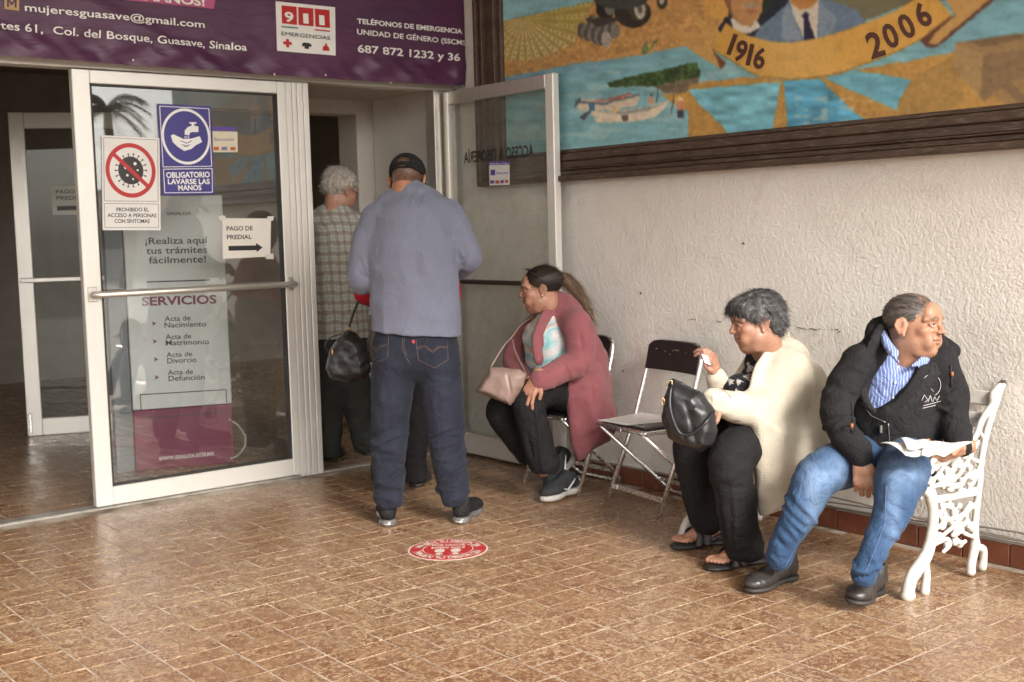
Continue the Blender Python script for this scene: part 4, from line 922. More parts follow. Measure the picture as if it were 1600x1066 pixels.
# ================================================================ CAST IRON BENCH
def bench():
    t = thing('bench', 'white cast iron garden bench with pierced vine ends and white slats along the wall', 'bench', (-.3, -2.95, 0))
    YR, YL2 = -3.57, -2.48
    mw = N('chipped_white_enamel'); co = mw.coord('World'); c = mw.ramp(mw.noise(14, 5, .7, .5, co), [(.3, (.50, .465, .41)), (.6, (.64, .61, .555))])
    chip = mw.ramp(mw.noise(55, 4, .75, .3, co), [(.69, 0), (.71, 1)]); c = mw.mix(chip, c, (.10, .07, .05)); M_W = mw.out(c, .38, mw.bump(mw.noise(40, 4, .7, 0, co), .25, .002))
    def E(px, py): p = ony(px, py, YR); return p
    v = Vol((-.72, YR - .035, -.02), (.02, YR + .035, .80), .0042)
    C_ = lambda pts, r, k=.006, sub=4: v.chain([E(*p) for p in pts], [q / 446. for q in r] if not np.isscalar(r) else r / 446., k, None, 1, 'u', sub)
    C_([(1565, 602), (1549, 650), (1536, 700), (1530, 760), (1524, 812), (1524, 850)], [6, 6, 5.5, 5.5, 6, 7])           # rear upright
    C_([(1524, 850), (1518, 880), (1517, 893)], [8, 7.5, 8]); C_([(1526, 855), (1535, 858), (1537, 872), (1535, 886)], [6, 7, 6.5, 7.5])
    C_([(1565, 602), (1552, 618), (1550, 634), (1535, 655), (1523, 684), (1505, 697)], [6, 7.5, 7, 5.5, 5, 5])
    C_([(1505, 697), (1480, 706), (1458, 716), (1441, 733), (1437, 752), (1446, 768), (1452, 774)], [5, 7, 8, 9, 9, 7, 6])  # arm scroll
    C_([(1453, 770), (1458, 800), (1455, 840), (1446, 870), (1430, 893), (1421, 912), (1418, 930)], [10, 8.5, 9, 10.5, 10.5, 10, 11])
    C_([(1446, 872), (1447, 900), (1445, 924)], [6, 7, 8]); C_([(1418, 930), (1424, 931)], [8, 7])
    C_([(1452, 780), (1490, 775), (1528, 764)], [5, 4.5, 4.5], sub=0); C_([(1458, 785), (1529, 771)], 3.2, sub=0)
    for pts in ([(1464, 800), (1475, 812), (1500, 806), (1522, 790)], [(1470, 788), (1478, 806), (1493, 824), (1512, 836), (1526, 840)], [(1462, 850), (1474, 836), (1490, 822), (1506, 802), (1516, 786)],
                [(1466, 848), (1480, 842), (1484, 852), (1474, 862)], [(1460, 828), (1470, 820), (1476, 808)], [(1492, 826), (1492, 838), (1500, 848), (1508, 846)], [(1508, 800), (1512, 815), (1522, 820)],
                [(1452, 755), (1466, 742), (1478, 724), (1496, 714), (1520, 700)], [(1455, 738), (1462, 728), (1475, 724)], [(1456, 760), (1480, 756), (1498, 742), (1512, 720), (1528, 690)], [(1474, 762), (1484, 744), (1492, 730), (1490, 712)],
                [(1500, 760), (1510, 744), (1524, 736)], [(1515, 762), (1524, 748), (1530, 730)], [(1512, 700), (1518, 716), (1530, 722)], [(1528, 672), (1536, 684), (1538, 700)], [(1460, 715), (1456, 728), (1448, 740)]):
        C_(pts, 3.6, .004)
    for p, r in (((1478, 812), 5), ((1493, 800), 6), ((1486, 790), 5), ((1500, 826), 5), ((1494, 846), 5.5), ((1502, 850), 5), ((1470, 838), 5), ((1482, 852), 4.5), ((1474, 822), 5), ((1510, 800), 4),
                 ((1470, 744), 6.5), ((1482, 736), 5.5), ((1478, 750), 5.5), ((1490, 748), 5), ((1500, 722), 5.5), ((1508, 712), 5), ((1516, 730), 4.5), ((1492, 726), 4.5), ((1464, 730), 5), ((1520, 704), 4), ((1457, 752), 5.5), ((1505, 752), 4.5), ((1484, 762), 4.5)):
        q = E(*p); 
        for a in range(3): v.ell(q + V3(.006 * math.cos(a * 2.1), .006, .006 * math.sin(a * 2.1)), (r / 446., .014, r / 446.), .003)
    rr = random.Random(3)
    for a_, b_, r_ in [(1462 + 62 * rr.random(), 0, 0) for _ in range(46)]:
        f_ = rr.random(); y0_, y1_ = (788, 838) if f_ < .45 else (718, 766); y_ = y0_ + (y1_ - y0_) * rr.random()
        if f_ >= .45 and (y_ - 700) < (1530 - a_) * .28: continue
        qq = E(a_, y_); r2 = rr.uniform(3.2, 5.6) / 446.; v.ell(qq + V3(0, rr.uniform(-.008, .008), 0), (r2 * 1.3, .012, r2), .003, [nrm((1, 0, rr.uniform(-1, 1))), (0, 1, 0), nrm((0, 0, 1))])
    F_ = lambda V, Qq: V + normals(V, Qq) * (.0008 * n3(V, .02))[:, None]
    endr = soft('cast_end', v, M_W, t, fold=F_)
    o = put('cast_end', endr.data, t); o.location = (0, YL2 - YR, 0)
    ms = plain('white_slat_paint', (.58, .55, .50), .45, var=.2, vscale=12)
    y0, y1 = YR + .02, YL2 - .02
    for x, z in ((-.512, .374), (-.43, .380), (-.35, .378), (-.27, .372)):
        MB().box((x - .034, y0, z - .011), (x + .034, y1, z + .011), .004).build('seat_slat', ms, t)
    MB().box((-.553, y0 - .015, .345), (-.5475, y1 + .015, .385), .003).build('front_rail', ms, t)
    for x, z in ((-.155, .50), (-.118, .58), (-.08, .66)):
        MB().obox((x, (y0 + y1) / 2, z), (.010, (y1 - y0) / 2, .028), [nrm((1, 0, -.4)), (0, 1, 0), nrm((.4, 0, 1))], .004).build('back_slat', ms, t)
    g = MB(); p = E(1566, 599); g.obox(p, (.014, .011, .010), [nrm((1, 0, .25)), (0, 1, 0), nrm((-.25, 0, 1))], .004); p = E(1499, 694); g.obox(p + V3(0, -.001, .006), (.040, .02, .006), [nrm((1, 0, .28)), (0, 1, 0), nrm((-.28, 0, 1))], .004); p = E(1447, 718); g.obox(p + V3(-.004, 0, .006), (.028, .02, .012), [nrm((1, 0, .9)), (0, 1, 0), nrm((-.9, 0, 1))], .005)
    g.build('bare_metal', plain('bare_dark_iron', (.05, .045, .04), .45), t)
    return t
bench()

# wiring along the skirting
for i, (dz, lab) in enumerate(((.0, 'grey cable lying on the skirting behind the bench, lowest of the bundle'), (.012, 'grey cable lying on the skirting behind the bench, middle of the bundle'), (.026, 'grey cable sagging highest in the bundle behind the bench'))):
    g = MB(); pts = [(-.012 - .006 * (i % 2), y_, .108 + dz + .008 * math.sin(y_ * (5 + i) + i)) for y_ in np.linspace(-2.6, YE + .02, 26)]
    tag(g.tube(pts, .0035, 6).build('cable', plain('dusty_grey_cable', (.22, .19, .16), .6)), lab, 'cable', 'cables along the foot of the side wall')

# ================================================================ FLOOR STICKER
def sticker():
    c = (onz(637, 860) + onz(763, 858) + onz(700, 842) + onz(700, 879)) / 4; c[2] = 0; R = .170
    c = (onz(700, 859)); R = .171
    t = thing('floor_sticker', 'round red and white distance sticker with footprints stuck on the tiled floor', 'floor sticker', c)
    def dsc(r, z, n=64, r0=0):
        g = MB(); a = np.linspace(0, 2 * math.pi, n, endpoint=False); P = [c + V3(r * math.cos(x), r * math.sin(x), z) for x in a]
        if r0: I = [c + V3(r0 * math.cos(x), r0 * math.sin(x), z) for x in a]; g.add(P + I, [[i, (i + 1) % n, (i + 1) % n + n, i + n] for i in range(n)])
        else: g.add(P + [p - V3(0, 0, .001) for p in P], [list(range(n))] + [[i, i + n, (i + 1) % n + n, (i + 1) % n] for i in range(n)])
        return g
    mr = N('scuffed_red_vinyl'); co = mr.coord('World'); s_ = mr.ramp(mr.noise(45, 5, .8, .3, co), [(.60, 0), (.63, .8)]); cc = mr.mix(s_, (.46, .03, .035), (.62, .45, .34)); MR = mr.out(cc, .45)
    mq = N('scuffed_white_vinyl'); co = mq.coord('World'); s_ = mq.ramp(mq.noise(45, 5, .8, .3, co), [(.60, 0), (.64, .7)]); cc = mq.mix(s_, (.66, .58, .50), (.42, .10, .08)); MQ = mq.out(cc, .5)
    dsc(R, .0018).build('white_disc', MQ, t); dsc(R * .955, .0024).build('red_disc', MR, t)
    g = dsc(R * .635, .0030, 64, R * .61)
    vr = nrm(RH); vf = nrm(FH)                # the words read from where the camera stands
    def arc(s, r, a0, a1, cap, inward=False):
        n = len(s)
        for i, ch in enumerate(s):
            if ch == ' ': continue
            a = math.radians(a0 + (a1 - a0) * (i + .5) / n); rd = vr * math.cos(a) + vf * math.sin(a); tg = (vr * math.sin(a) - vf * math.cos(a)) * (-1 if inward else 1); up = rd * (-1 if inward else 1)
            p = c + rd * r + V3(0, 0, .003); w_ = cap * (.35 if ch in 'IÍ' else .72); text(g, ch, p - tg * w_ / 2, p + tg * w_ / 2, cap, up, .035, False)
    arc('MANTÉN TU DISTANCIA', R * .68, 165, 15, R * .2); arc('MANTÉN TU DISTANCIA', R * .88, 195, 345, R * .2, True)
    for s_, dy in (('POR FAVOR', .30), ('ESPERE AQUÍ', .06)):
        b = c + vf * R * dy + V3(0, 0, .003); text(g, s_, b - vr * R * .42, b + vr * R * .42, R * .17, vf, .03)
    for sx in (-1, 1):                        # two shoe prints
        for dy, rx, ry in ((-.14, .13, .17), (-.42, .09, .09)):
            o_ = c + vr * R * .2 * sx + vf * R * dy + V3(0, 0, .003); g.add([o_ + vr * R * rx * math.cos(a) + vf * R * ry * math.sin(a) for a in np.linspace(0, 2 * math.pi, 18, endpoint=False)], [list(range(18))])
    g.marks = []; g.build("white_print", MQ, t)
sticker()

# ================================================================ PEOPLE: shared builders
def pxy(V): q = (V - CAM) @ RW.T; return 800 + FPX * q[:, 0] / -q[:, 2], 533 - FPX * q[:, 1] / -q[:, 2], -q[:, 2]
class Surf:                                   # finds points on a finished surface under given photo pixels
    def __init__(s, V, Qd): s.V = V; s.N = normals(V, Qd); s.x, s.y, s.d = pxy(V)
    def at(s, a, b, off=.002):
        r = 4
        while r < 60:
            m = (np.abs(s.x - a) < r) & (np.abs(s.y - b) < r)
            if m.any(): break
            r *= 1.6
        else: return None
        i = np.where(m)[0]; f = s.d[i].min(); i = i[s.d[i] < f + .03]; w_ = np.exp(-((s.x[i] - a) ** 2 + (s.y[i] - b) ** 2) / (r * r * .5)); w_ /= w_.sum()
        p = (s.V[i] * w_[:, None]).sum(0); n = nrm((s.N[i] * w_[:, None]).sum(0)); d = ray(a, b); dn = np.dot(d, n)
        if dn > -.15 * np.linalg.norm(d): return p + n * off
        return CAM + d * np.dot(p - CAM, n) / dn + n * off
    def path(s, pts, off=.002, step=4.):
        out = []
        for (a, b), (c, d) in zip(pts[:-1], pts[1:]):
            k = max(1, int(math.hypot(c - a, d - b) / step))
            for t in np.linspace(0, 1, k + 1)[:-1]: out.append(s.at(a + (c - a) * t, b + (d - b) * t, off))
        out.append(s.at(*pts[-1], off)); return [p for p in out if p is not None]
class Bd:                                     # one person's measuring frame
    def __init__(s, D): s.D = D
    def q(s, a, b, w_=0.): return Q(a, b, s.D + w_)
    def dir(s, u, w_, z=0.): return nrm(RH * u + FH * w_ + V3(0, 0, z))
    def ch(s, v, pts, k=.02, sub=0, ax=None, sc=1., op='u'):      # pts: px, py, depth offset, radius in metres
        return v.chain([s.q(*p[:3]) for p in pts], [p[3] for p in pts], k, ax, sc, op, sub)
def vbox(pts, pad):                           # box in world axes round everything the points span as seen from the camera
    P = np.array(pts, float); B = np.array([RH, FH, (0, 0, 1)]); L = P @ B.T; lo, hi = L.min(0) - pad, L.max(0) + pad
    Cn = np.array([[(lo, hi)[i][0], (lo, hi)[j][1], (lo, hi)[k][2]] for i in (0, 1) for j in (0, 1) for k in (0, 1)]) @ B; return Cn.min(0), Cn.max(0)
def wrk(m, co):                              # sharp little drape creases
    a = m.math('ABSOLUTE', m.math('SUBTRACT', m.noise(8, 3, .55, 1.2, co), .5)); b = m.math('ABSOLUTE', m.math('SUBTRACT', m.noise(17, 3, .55, .9, co), .5))
    return m.math('ADD', m.ramp(a, [(0, 0), (.05, .75), (.2, 1)]), m.math('MULTIPLY', m.ramp(b, [(0, 0), (.05, .8), (.2, 1)]), .4))
def cloth(name, col, rough=.85, weave=500, wb=.25, var=.14, vscale=9, sheen=.08, col2=None, spec=.25, micro=60, wr=.38):
    if name in MATS: return MATS[name]
    if max(col) < .06: sheen = .0; spec = .18
    m = N(name); co = m.coord('World'); col2 = col2 or tuple(c * (1 - var) for c in col)
    c = m.mix(m.ramp(m.noise(vscale, 4, .65, .4, co), [(.35, 0), (.65, 1)]), col2, col)
    c = m.mix(m.ramp(m.noise(micro, 3, .7, 0, co), [(.3, .25), (.7, 0)]), c, tuple(x * .7 for x in col))
    nm = m.bump(m.noise(weave, 2, .6, 0, co), wb, .0006, m.bump(wrk(m, co), wr, .008, m.bump(m.noise(38, 4, .6, .5, co), .22, .003)))
    MATS[name] = m.out(c, rough, nm, Specular_IOR_Level=spec, Sheen_Weight=sheen, Sheen_Roughness=.5); return MATS[name]
def m_skin():
    m = N('skin'); a = m.n('VertexColor', layer_name='Col'); co = m.coord('World')
    c = m.mix(1., a.outputs[0], m.ramp(m.noise(90, 4, .65, .3, co), [(.3, (.88, .80, .77)), (.7, (1.06, 1.05, 1.04))]), 'MULTIPLY')
    nm = m.bump(m.noise(260, 3, .7, 0, co), .18, .0006, m.bump(m.noise(55, 4, .65, .9, co), .32, .003))
    return m.out(c, m.ramp(m.noise(30, 3, .6, 0, co), [(.3, .36), (.7, .52)]), nm, Subsurface_Weight=.12, Subsurface_Scale=.01, Specular_IOR_Level=.4)
M_SKIN = m_skin()
def m_hair():
    m = N('hair'); a = m.n('VertexColor', layer_name='Col'); co = m.coord('World')
    return m.out(a.outputs[0], .5, m.bump(m.noise(170, 3, .7, .4, co), .5, .002), Specular_IOR_Level=.35)
M_HAIR = m_hair()

def head_frame(c, f, up):
    f = nrm(f); up = np.array(up, float); up = nrm(up - f * np.dot(up, f)); x = np.cross(f, up); return np.array([x, f, up])
def head(c, A, neck, skin=(.36, .19, .115), s=1., fat=0., brow=(.05, .035, .03), lips=(.30, .10, .08), stub=0., eye=1., male=True, lines=0., browy=.0, nose=1., neck_r=.058, hairpaint=None, h=.0030):
    """face and neck in a local frame (x to the person's right, y forward, z up), about 23 cm high"""
    v = Vol((-.115, -.135, -.19), (.115, .145, .135), h)
    v.ell((0, -.014, .034), (.074, .094, .080), .001); v.ell((0, .022, -.032), (.060 + fat * .008, .068, .078), .03)
    v.ell((0, .055, -.090), (.024 + fat * .008, .028, .020), .03)
    for sx in (-1, 1):
        v.ell((sx * (.046 + fat * .01), .012, -.062), (.020 + fat * .006, .036, .030), .028)       # jaw
        v.ell((sx * .043, .058, -.018), (.022, .022, .020 + fat * .004), .018)                     # cheekbone
        v.ell((sx * (.032), .070, -.055), (.018 + fat * .006, .018, .022), .02)
        v.chain([(sx * .012, .089, .022), (sx * .034, .084, .027), (sx * .052, .066, .020)], [.009, .009, .008], .012)
    v.ell((0, .070, .045), (.045, .02, .03), .02)
    for sx in (-1, 1): v.ell((sx * .031, .097, .004), (.017, .013, .011), .010, op='s')
    for sx in (-1, 1): v.ell((sx * .031, .0745, .003), .0135, .002)
    for sx in (-1, 1):
        v.chain([(sx * .016, .084, .002), (sx * .024, .0895, .0105), (sx * .033, .0895, .0115), (sx * .044, .081, .004)], .0032, .004)
        v.chain([(sx * .016, .084, .001), (sx * .026, .0880, -.0060), (sx * .036, .0860, -.0055), (sx * .044, .080, .001)], .0028, .005)
        v.chain([(sx * .020, .087, -.016), (sx * .033, .084, -.018)], .006, .008)
    n = nose
    v.chain([(0, .086, .020), (0, .095, .002), (0, .090 + .020 * n, -.019)], [.008, .0085, .0108], .010); v.ell((0, .089 + .019 * n, -.022), (.0105, .011, .009), .006)
    for sx in (-1, 1): v.ell((sx * .0125, .094, -.024), (.0075, .011, .0075), .005); v.ell((sx * .0065, .101, -.0305), (.003, .005, .0022), .002, op='s')
    v.chain([(-.022, .080, -.050), (-.008, .0925, -.0455), (0, .0935, -.047), (.008, .0925, -.0455), (.022, .080, -.050)], [.003, .0052, .005, .0052, .003], .005)
    v.chain([(-.020, .080, -.0545), (0, .0905, -.0585), (.020, .080, -.0545)], [.003, .0068, .003], .005)
    v.chain([(-.024, .084, -.0518), (0, .0985, -.0520), (.024, .084, -.0518)], .0016, .003, op='s')
    for sx in (-1, 1):                       # nose-mouth fold and ears
        v.chain([(sx * .020, .094, -.026), (sx * .030, .086, -.047), (sx * .031, .078, -.066)], .0030 + .001 * lines, .007, op='s')
        E_ = np.array([nrm((1 * sx, .35, 0)), nrm((-.35 * sx, 1, 0)), (0, 0, 1)])
        v.ell((sx * .079, -.008, -.003), (.0075, .020, .032), .006, E_); v.ell((sx * .088, -.004, .003), (.006, .010, .018), .005, E_, 's'); v.chain([(sx * .087, -.020, .018), (sx * .090, -.026, .0), (sx * .083, -.012, -.028)], .004, .004); v.ell((sx * .081, .001, -.032), (.006, .007, .009), .005)
    nl = (np.array(neck) - c) @ A.T / s
    v.chain([(0, -.030, -.045), (0, -.028, -.085), tuple(nl)], [neck_r - .004, neck_r - .003, neck_r + .006], .022)
    if lines:
        for z_, w_ in ((.052, .030), (.064, .034), (.076, .028)): v.chain([(-w_, .066, z_ - .002), (0, .082, z_ + .001), (w_, .066, z_ - .002)], .0014 * lines, .006, op='s')
        for sx in (-1, 1):
            for dz in (-.006, .002, .009): v.chain([(sx * .050, .070, .002 + dz * .6), (sx * .062, .052, .002 + dz * 1.7)], .0012 * lines, .004, op='s')
    if male: v.ell((0, .018, -.115), (.012, .012, .016), .02)
    if fat: v.chain([(-.035, .03, -.095), (0, .05, -.103), (.035, .03, -.095)], .016 * fat + .008, .025)
    V, Qd = v.mesh(); x, y, z = V.T; front = y > .03
    g_ = lambda cx, cz, rx, rz: np.exp(-((np.abs(x) - cx) / rx) ** 2 - ((z - cz) / rz) ** 2) * front
    C = np.tile(np.array(skin), (len(V), 1)); C *= (1 + .10 * n3(V, .03))[:, None]
    def mx(m, c_, k=1.): nonlocal C; m = np.clip(m * k, 0, 1)[:, None]; C = C * (1 - m) + np.array(c_) * m
    mx(g_(.045, -.025, .02, .02), (skin[0] * 1.05, skin[1] * .8, skin[2] * .78), .45); mx(g_(0, -.024, .013, .012), (skin[0] * 1.02, skin[1] * .78, skin[2] * .75), .5)
    mx(g_(.031, .008, .019, .015), (skin[0] * .62, skin[1] * .55, skin[2] * .52), .55)
    mx(np.exp(-((x / .019) ** 4)) * np.exp(-((z + .0525) / .0085) ** 4) * (y > .078), lips, .8); mx((np.abs(z + .0518 - 0) < .0014) & (np.abs(x) < .023) & (y > .07), (.10, .03, .025), .8)
    if stub:
        st = np.exp(-((z + .075) / .038) ** 4) * (y > -.01) * (1 - np.exp(-((np.abs(x) / .017) ** 2 + ((z + .0525) / .008) ** 2))) * (.75 + .5 * n3(V, .006)); mx(st, (.14, .11, .095), stub)
    bl = [(.013, .022 + browy), (.030, .0285 + browy), (.047, .023 + browy)]
    bd = pdist(np.stack([np.abs(x), z, 0 * x], 1), [(a, b, 0) for a, b in bl]); mx(np.exp(-(bd / .0042) ** 2) * front * (.75 + .6 * n3(V * np.array([1, 1, 3]), .004)), brow, .95)
    er = np.hypot((np.abs(x) - .031) / 1.0, (z - .0025) / (.48 * eye + 1e-3)) ; m = (er < .0125) & (y > .078) & (y < .092); mx(m, (.58, .54, .50)); mx(m & (np.hypot(np.abs(x) - .031, z - .003) < .0058), (.035, .018, .012))
    up_ = np.exp(-(pdist(np.stack([np.abs(x), z, 0 * x], 1), [(.017, .003, 0), (.026, .0025 + .0068 * eye, 0), (.035, .0025 + .0068 * eye, 0), (.045, .002, 0)]) / .0018) ** 2) * front; mx(up_, (.03, .02, .018), .85)
    mx(((np.hypot(np.abs(x) - .0068, z + .0300) < .0036) & (y > .085)), (.05, .02, .015), .85)
    for sx in (1,):
        dd = pdist(np.stack([np.abs(x), y, z], 1), [(.084, .000, .010), (.085, -.006, -.006)]); mx(np.exp(-(dd / .005) ** 2), (skin[0] * .5, skin[1] * .4, skin[2] * .4), .7)
    if hairpaint is not None:
        m, c_ = hairpaint(x, y, z, V); mx(m, c_)
    return c + (V * s) @ A, Qd, C
def loc(c, A, s=1.): return lambda p: np.array(c) + (np.array(p, float) * s) @ A
def hairmesh(name, c, A, build, col, parent, dirf, n=2500, L=.03, s=1., h=.003, lo=(-.14, -.20, -.20), hi=(.14, .15, .17), disp=.003, col2=None, wid=.0011, streak=(1, 1, .25), lift=.25, seedv=1, gl=0.):
    """hair mass with combed strands standing out of it; col / col2 are mixed strand by strand"""
    r = np.random.default_rng(seedv); v = Vol(lo, hi, h); build(v); V, Qd = v.mesh(); Nn = normals(V, Qd)
    V = V + Nn * (disp * (n3(V * np.array(streak), .012, 3) + .6 * n3(V * np.array(streak), .005, 9)))[:, None]; Nn = normals(V, Qd)
    col = np.array(col); col2 = np.array(col2 if col2 is not None else col * 1.6)
    kk = np.clip(.5 + .9 * n3(V * np.array(streak), .009, 1) + .5 * n3(V, .04), 0, 1)[:, None]; C = col * (1 - kk) + col2 * kk
    faces = Qd.tolist(); idx = r.integers(0, len(V), n); P0 = V[idx]; N0 = Nn[idx]; T = dirf(P0); T = T - N0 * (T * N0).sum(1)[:, None]; T /= np.linalg.norm(T, axis=1)[:, None] + 1e-9
    T = T + r.normal(0, .22, T.shape); B_ = np.cross(T, N0); B_ /= np.linalg.norm(B_, axis=1)[:, None] + 1e-9; ln = L * r.uniform(.5, 1.25, (n, 1)); lf = lift * r.uniform(.2, 1.3, (n, 1))
    sv = []; base = len(V)
    for k, (t, ww) in enumerate(((-.15, 1.), (.35, .9), (.7, .6), (1., .08))):
        cpt = P0 + T * ln * t + N0 * (ln * lf * (t - .9 * t * t) * 1.2 + .0006) + np.array([0, 0, -1]) * (gl * ln * t * t)
        sv += [cpt - B_ * wid * ww, cpt + B_ * wid * ww]
    sv = np.stack(sv, 1).reshape(-1, 3); q = []
    o_ = base + 8 * np.arange(n)[:, None]
    F2 = np.concatenate([o_ + np.array([2 * k, 2 * k + 1, 2 * k + 3, 2 * k + 2]) for k in range(3)], 0)
    kc = r.random((n, 1)); cs = np.repeat(col * (1 - kc) + col2 * kc * 1.1, 8, axis=0)
    Vt = np.concatenate([V, sv]); Ct = np.concatenate([C, cs]); Ft = np.concatenate([Qd, F2])
    return put(name, new_mesh(name, np.array(c) + (Vt * s) @ A, Ft, M_HAIR, True, Ct), parent)

def hand(wrist, d, dors, side=1, curl=(.5, .6, .4), spread=.06, s=1., skin=(.36, .19, .115), thumb=((.040, .034, -.008), (.056, .062, -.016), (.058, .088, -.026)), fc=None, nails=(.50, .33, .27), h=.0027):
    """side=+1: thumb towards +x of the frame (x = d x dors)"""
    d = nrm(d); dors = np.array(dors, float); dors = nrm(dors - d * np.dot(dors, d)); A = np.array([np.cross(d, dors) * side, d, dors])
    v = Vol((-.075, -.05, -.12), (.09, .20, .06), h); kn = [(.030, .088), (.0105, .093), (-.0095, .088), (-.0275, .078)]; ln = [(.040, .024, .019), (.044, .027, .020), (.041, .025, .019), (.032, .019, .017)]; tips = []
    v.chain([(0, -.045, -.004), (0, .0, -.003), (0, .03, -.004)], [.024, .022, .024], .02, (1, 0, 0), 1.35)
    for i, (x, y) in enumerate(kn):
        v.chain([(x * .55, .012, -.004), (x, y - .01, 0), (x, y, 0)], [.014, .0125, .0110], .012)
        c = fc[i] if fc else curl; a = 0; p = V3(x, y, 0); xd = spread * (1.5 - i); P = [p]; 
        for k in range(3):
            a += c[k]; p = p + ln[i][k] * V3(math.sin(xd) * math.cos(a), math.cos(a) * math.cos(xd), -math.sin(a)); P.append(p)
        r = .0090 if i < 3 else .0078; v.chain(P, [r * 1.08, r, r * .93, r * .78], .0035); v.ell(P[1] + V3(0, 0, .0), (r * 1.05, r * 1.05, r * 1.05), .003); tips.append((P[3], P[2]))
    th = [V3(.014, .012, -.008)] + [V3(*q) for q in thumb]; v.chain(th, [.017, .0135, .0108, .0090], .010); tips.append((th[3], th[2]))
    V, Qd = v.mesh(); C = np.tile(np.array(skin), (len(V), 1)) * (1 + .12 * n3(V, .018))[:, None]
    for tp, pv in tips:
        u = nrm(tp - pv); m = np.exp(-(np.linalg.norm(V - tp - u * .001, axis=1) / .0075) ** 2)[:, None]; C = C * (1 - .5 * m) + np.array((skin[0] * 1.2, skin[1] * 1.05, skin[2] * 1.05)) * .5 * m
    for x, y in kn: m = np.exp(-(np.linalg.norm(V - V3(x, y, .01), axis=1) / .009) ** 2)[:, None]; C = C * (1 - .35 * m * np.array([.25, .5, .5]))
    return np.array(wrist) + (V * s) @ A, Qd, C
def join(parts):
    V = []; F = []; C = []; n = 0
    for a, b, c in parts: V.append(a); F.append(b + n); C.append(c); n += len(a)
    return np.concatenate(V), np.concatenate(F), np.concatenate(C)
def core(pts, skin, h=.013):                  # the body under the clothes: pts are chains of world points with radii
    al = [p for ch, _, _, _ in pts for p in ch]; lo, hi = vbox(al, .22); v = Vol(lo, hi, h)
    for ch, rs, ax, sc in pts: v.chain(ch, rs, .03, ax, sc)
    V, Qd = v.mesh(); return V, Qd, np.tile(np.array(skin), (len(V), 1))

def shoe(ankle, toe_dir, L=.285, mat=None, sole=None, parent=None, kind='leather', pitch=0., roll=0., lace=None, w_=.048, solecol=None):
    """ankle: world point of the heel bottom; toe_dir horizontal; pitch > 0 lifts the toe"""
    f = nrm(np.array(toe_dir, float) * V3(1, 1, 0)); up = V3(0, 0, 1); f2 = nrm(f * math.cos(pitch) + up * math.sin(pitch)); x = np.cross(f2, up); x = nrm(x); u2 = np.cross(x, f2)
    x2 = x * math.cos(roll) + u2 * math.sin(roll); u2 = np.cross(x2, f2); A = np.array([x2, f2, u2]); W = lambda V: np.array(ankle) + V @ A; k = L / .285
    st = .020 if kind == 'leather' else .032
    v = Vol((-.07, -.03, -.01), (.07, L + .03, .15), .0032)
    v.chain([(0, .045, st + .035), (0, .11, st + .030), (0, .17, st + .022)], [.036, .038, .034], .02, (1, 0, 0), 1.02); v.ell((0, L - .075, st + .012), (w_, .076, .034), .025); v.ell((0, .04, st + .028), (.036, .042, .042), .02)
    v.chain([(0, .052, st + .05), (0, .048, .098)], [.037, .038], .02); v.ell((0, .05, .115), (.030, .036, .02), .006, op='s')
    if kind == 'sneaker': v.chain([(0, .075, .10), (0, .10, .085), (0, .13, .07)], [.022, .024, .022], .02)
    v.cut((0, 0, st - .001), (0, 0, -1))
    V, Qd = v.mesh(); V = V + normals(V, Qd) * (.0012 * n3(V * V3(1, 2.2, 1), .02))[:, None]
    up_ = put('upper', new_mesh('upper', W(V), Qd, mat, True), parent)
    v = Vol((-.075, -.035, -.02), (.075, L + .03, .06), .0032)
    v.ell((0, L - .075, st * .5), (w_ + .002, .078, st * .9), .02); v.chain([(0, .04, st * .5), (0, L - .13, st * .5)], [.034, .034], .02, (0, 0, 1), .62); v.ell((0, .04, st * .5), (.037, .044, st), .02)
    v.cut((0, 0, 0), (0, 0, -1)); v.cut((0, 0, st), (0, 0, 1))
    if kind == 'leather': v.box((0, .098, 0), (.05, .012, .006), .003, .002, None, 's')
    V, Qd = v.mesh(); put('sole', new_mesh('sole', W(V), Qd, sole, True), parent)
    if lace:
        g = MB()
        for i in range(5 if kind == 'sneaker' else 4):
            y = .098 + i * .017; z = (.103 if kind == 'sneaker' else .088) - i * .0085; e = .019
            g.tube([W(V3(*p)) for p in ((-e, y - .004, z - .006), (0, y + .002, z + .0015), (e, y + .007, z - .006))], .0021, 5); g.tube([W(V3(*p)) for p in ((e, y - .004, z - .006), (0, y + .002, z + .0025), (-e, y + .007, z - .006))], .0021, 5)
        g.tube([W(V3(*p)) for p in ((0, .097, .10), (.018, .092, .097), (.026, .10, .086), (.012, .10, .093), (0, .097, .10))], .0018, 5); g.build('lace', lace, parent)
    return A, W
def cuffring(c, d, r, sc=1.): return None
def rings(a, b, r, n, amp, wd, seed=0, span=2.2, face=None):
    """creases wrapped part way round a limb from a to b"""
    rr = np.random.default_rng(seed); a = np.array(a); b = np.array(b); ax = nrm(b - a); e1 = nrm(np.cross(ax, (.3, .5, .81))); e2 = np.cross(ax, e1); out = []
    for i in range(n):
        t = (i + rr.uniform(.2, .8)) / n; c = a + (b - a) * t; th = rr.uniform(0, 6.28) if face is None else math.atan2(np.dot(face, e2), np.dot(face, e1)) + rr.uniform(-.9, .9); sp = rr.uniform(.5, 1) * span; tl = rr.uniform(-.05, .05); rad = r if np.isscalar(r) else r[0] + (r[1] - r[0]) * t
        out.append(([c + (math.cos(th + q) * e1 + math.sin(th + q) * e2) * rad + ax * (tl * q / 1.2) for q in np.linspace(-sp / 2, sp / 2, 5)], wd * rr.uniform(.7, 1.3), amp * rr.uniform(.6, 1.3) * rr.choice([1, 1, -1])))
    return out
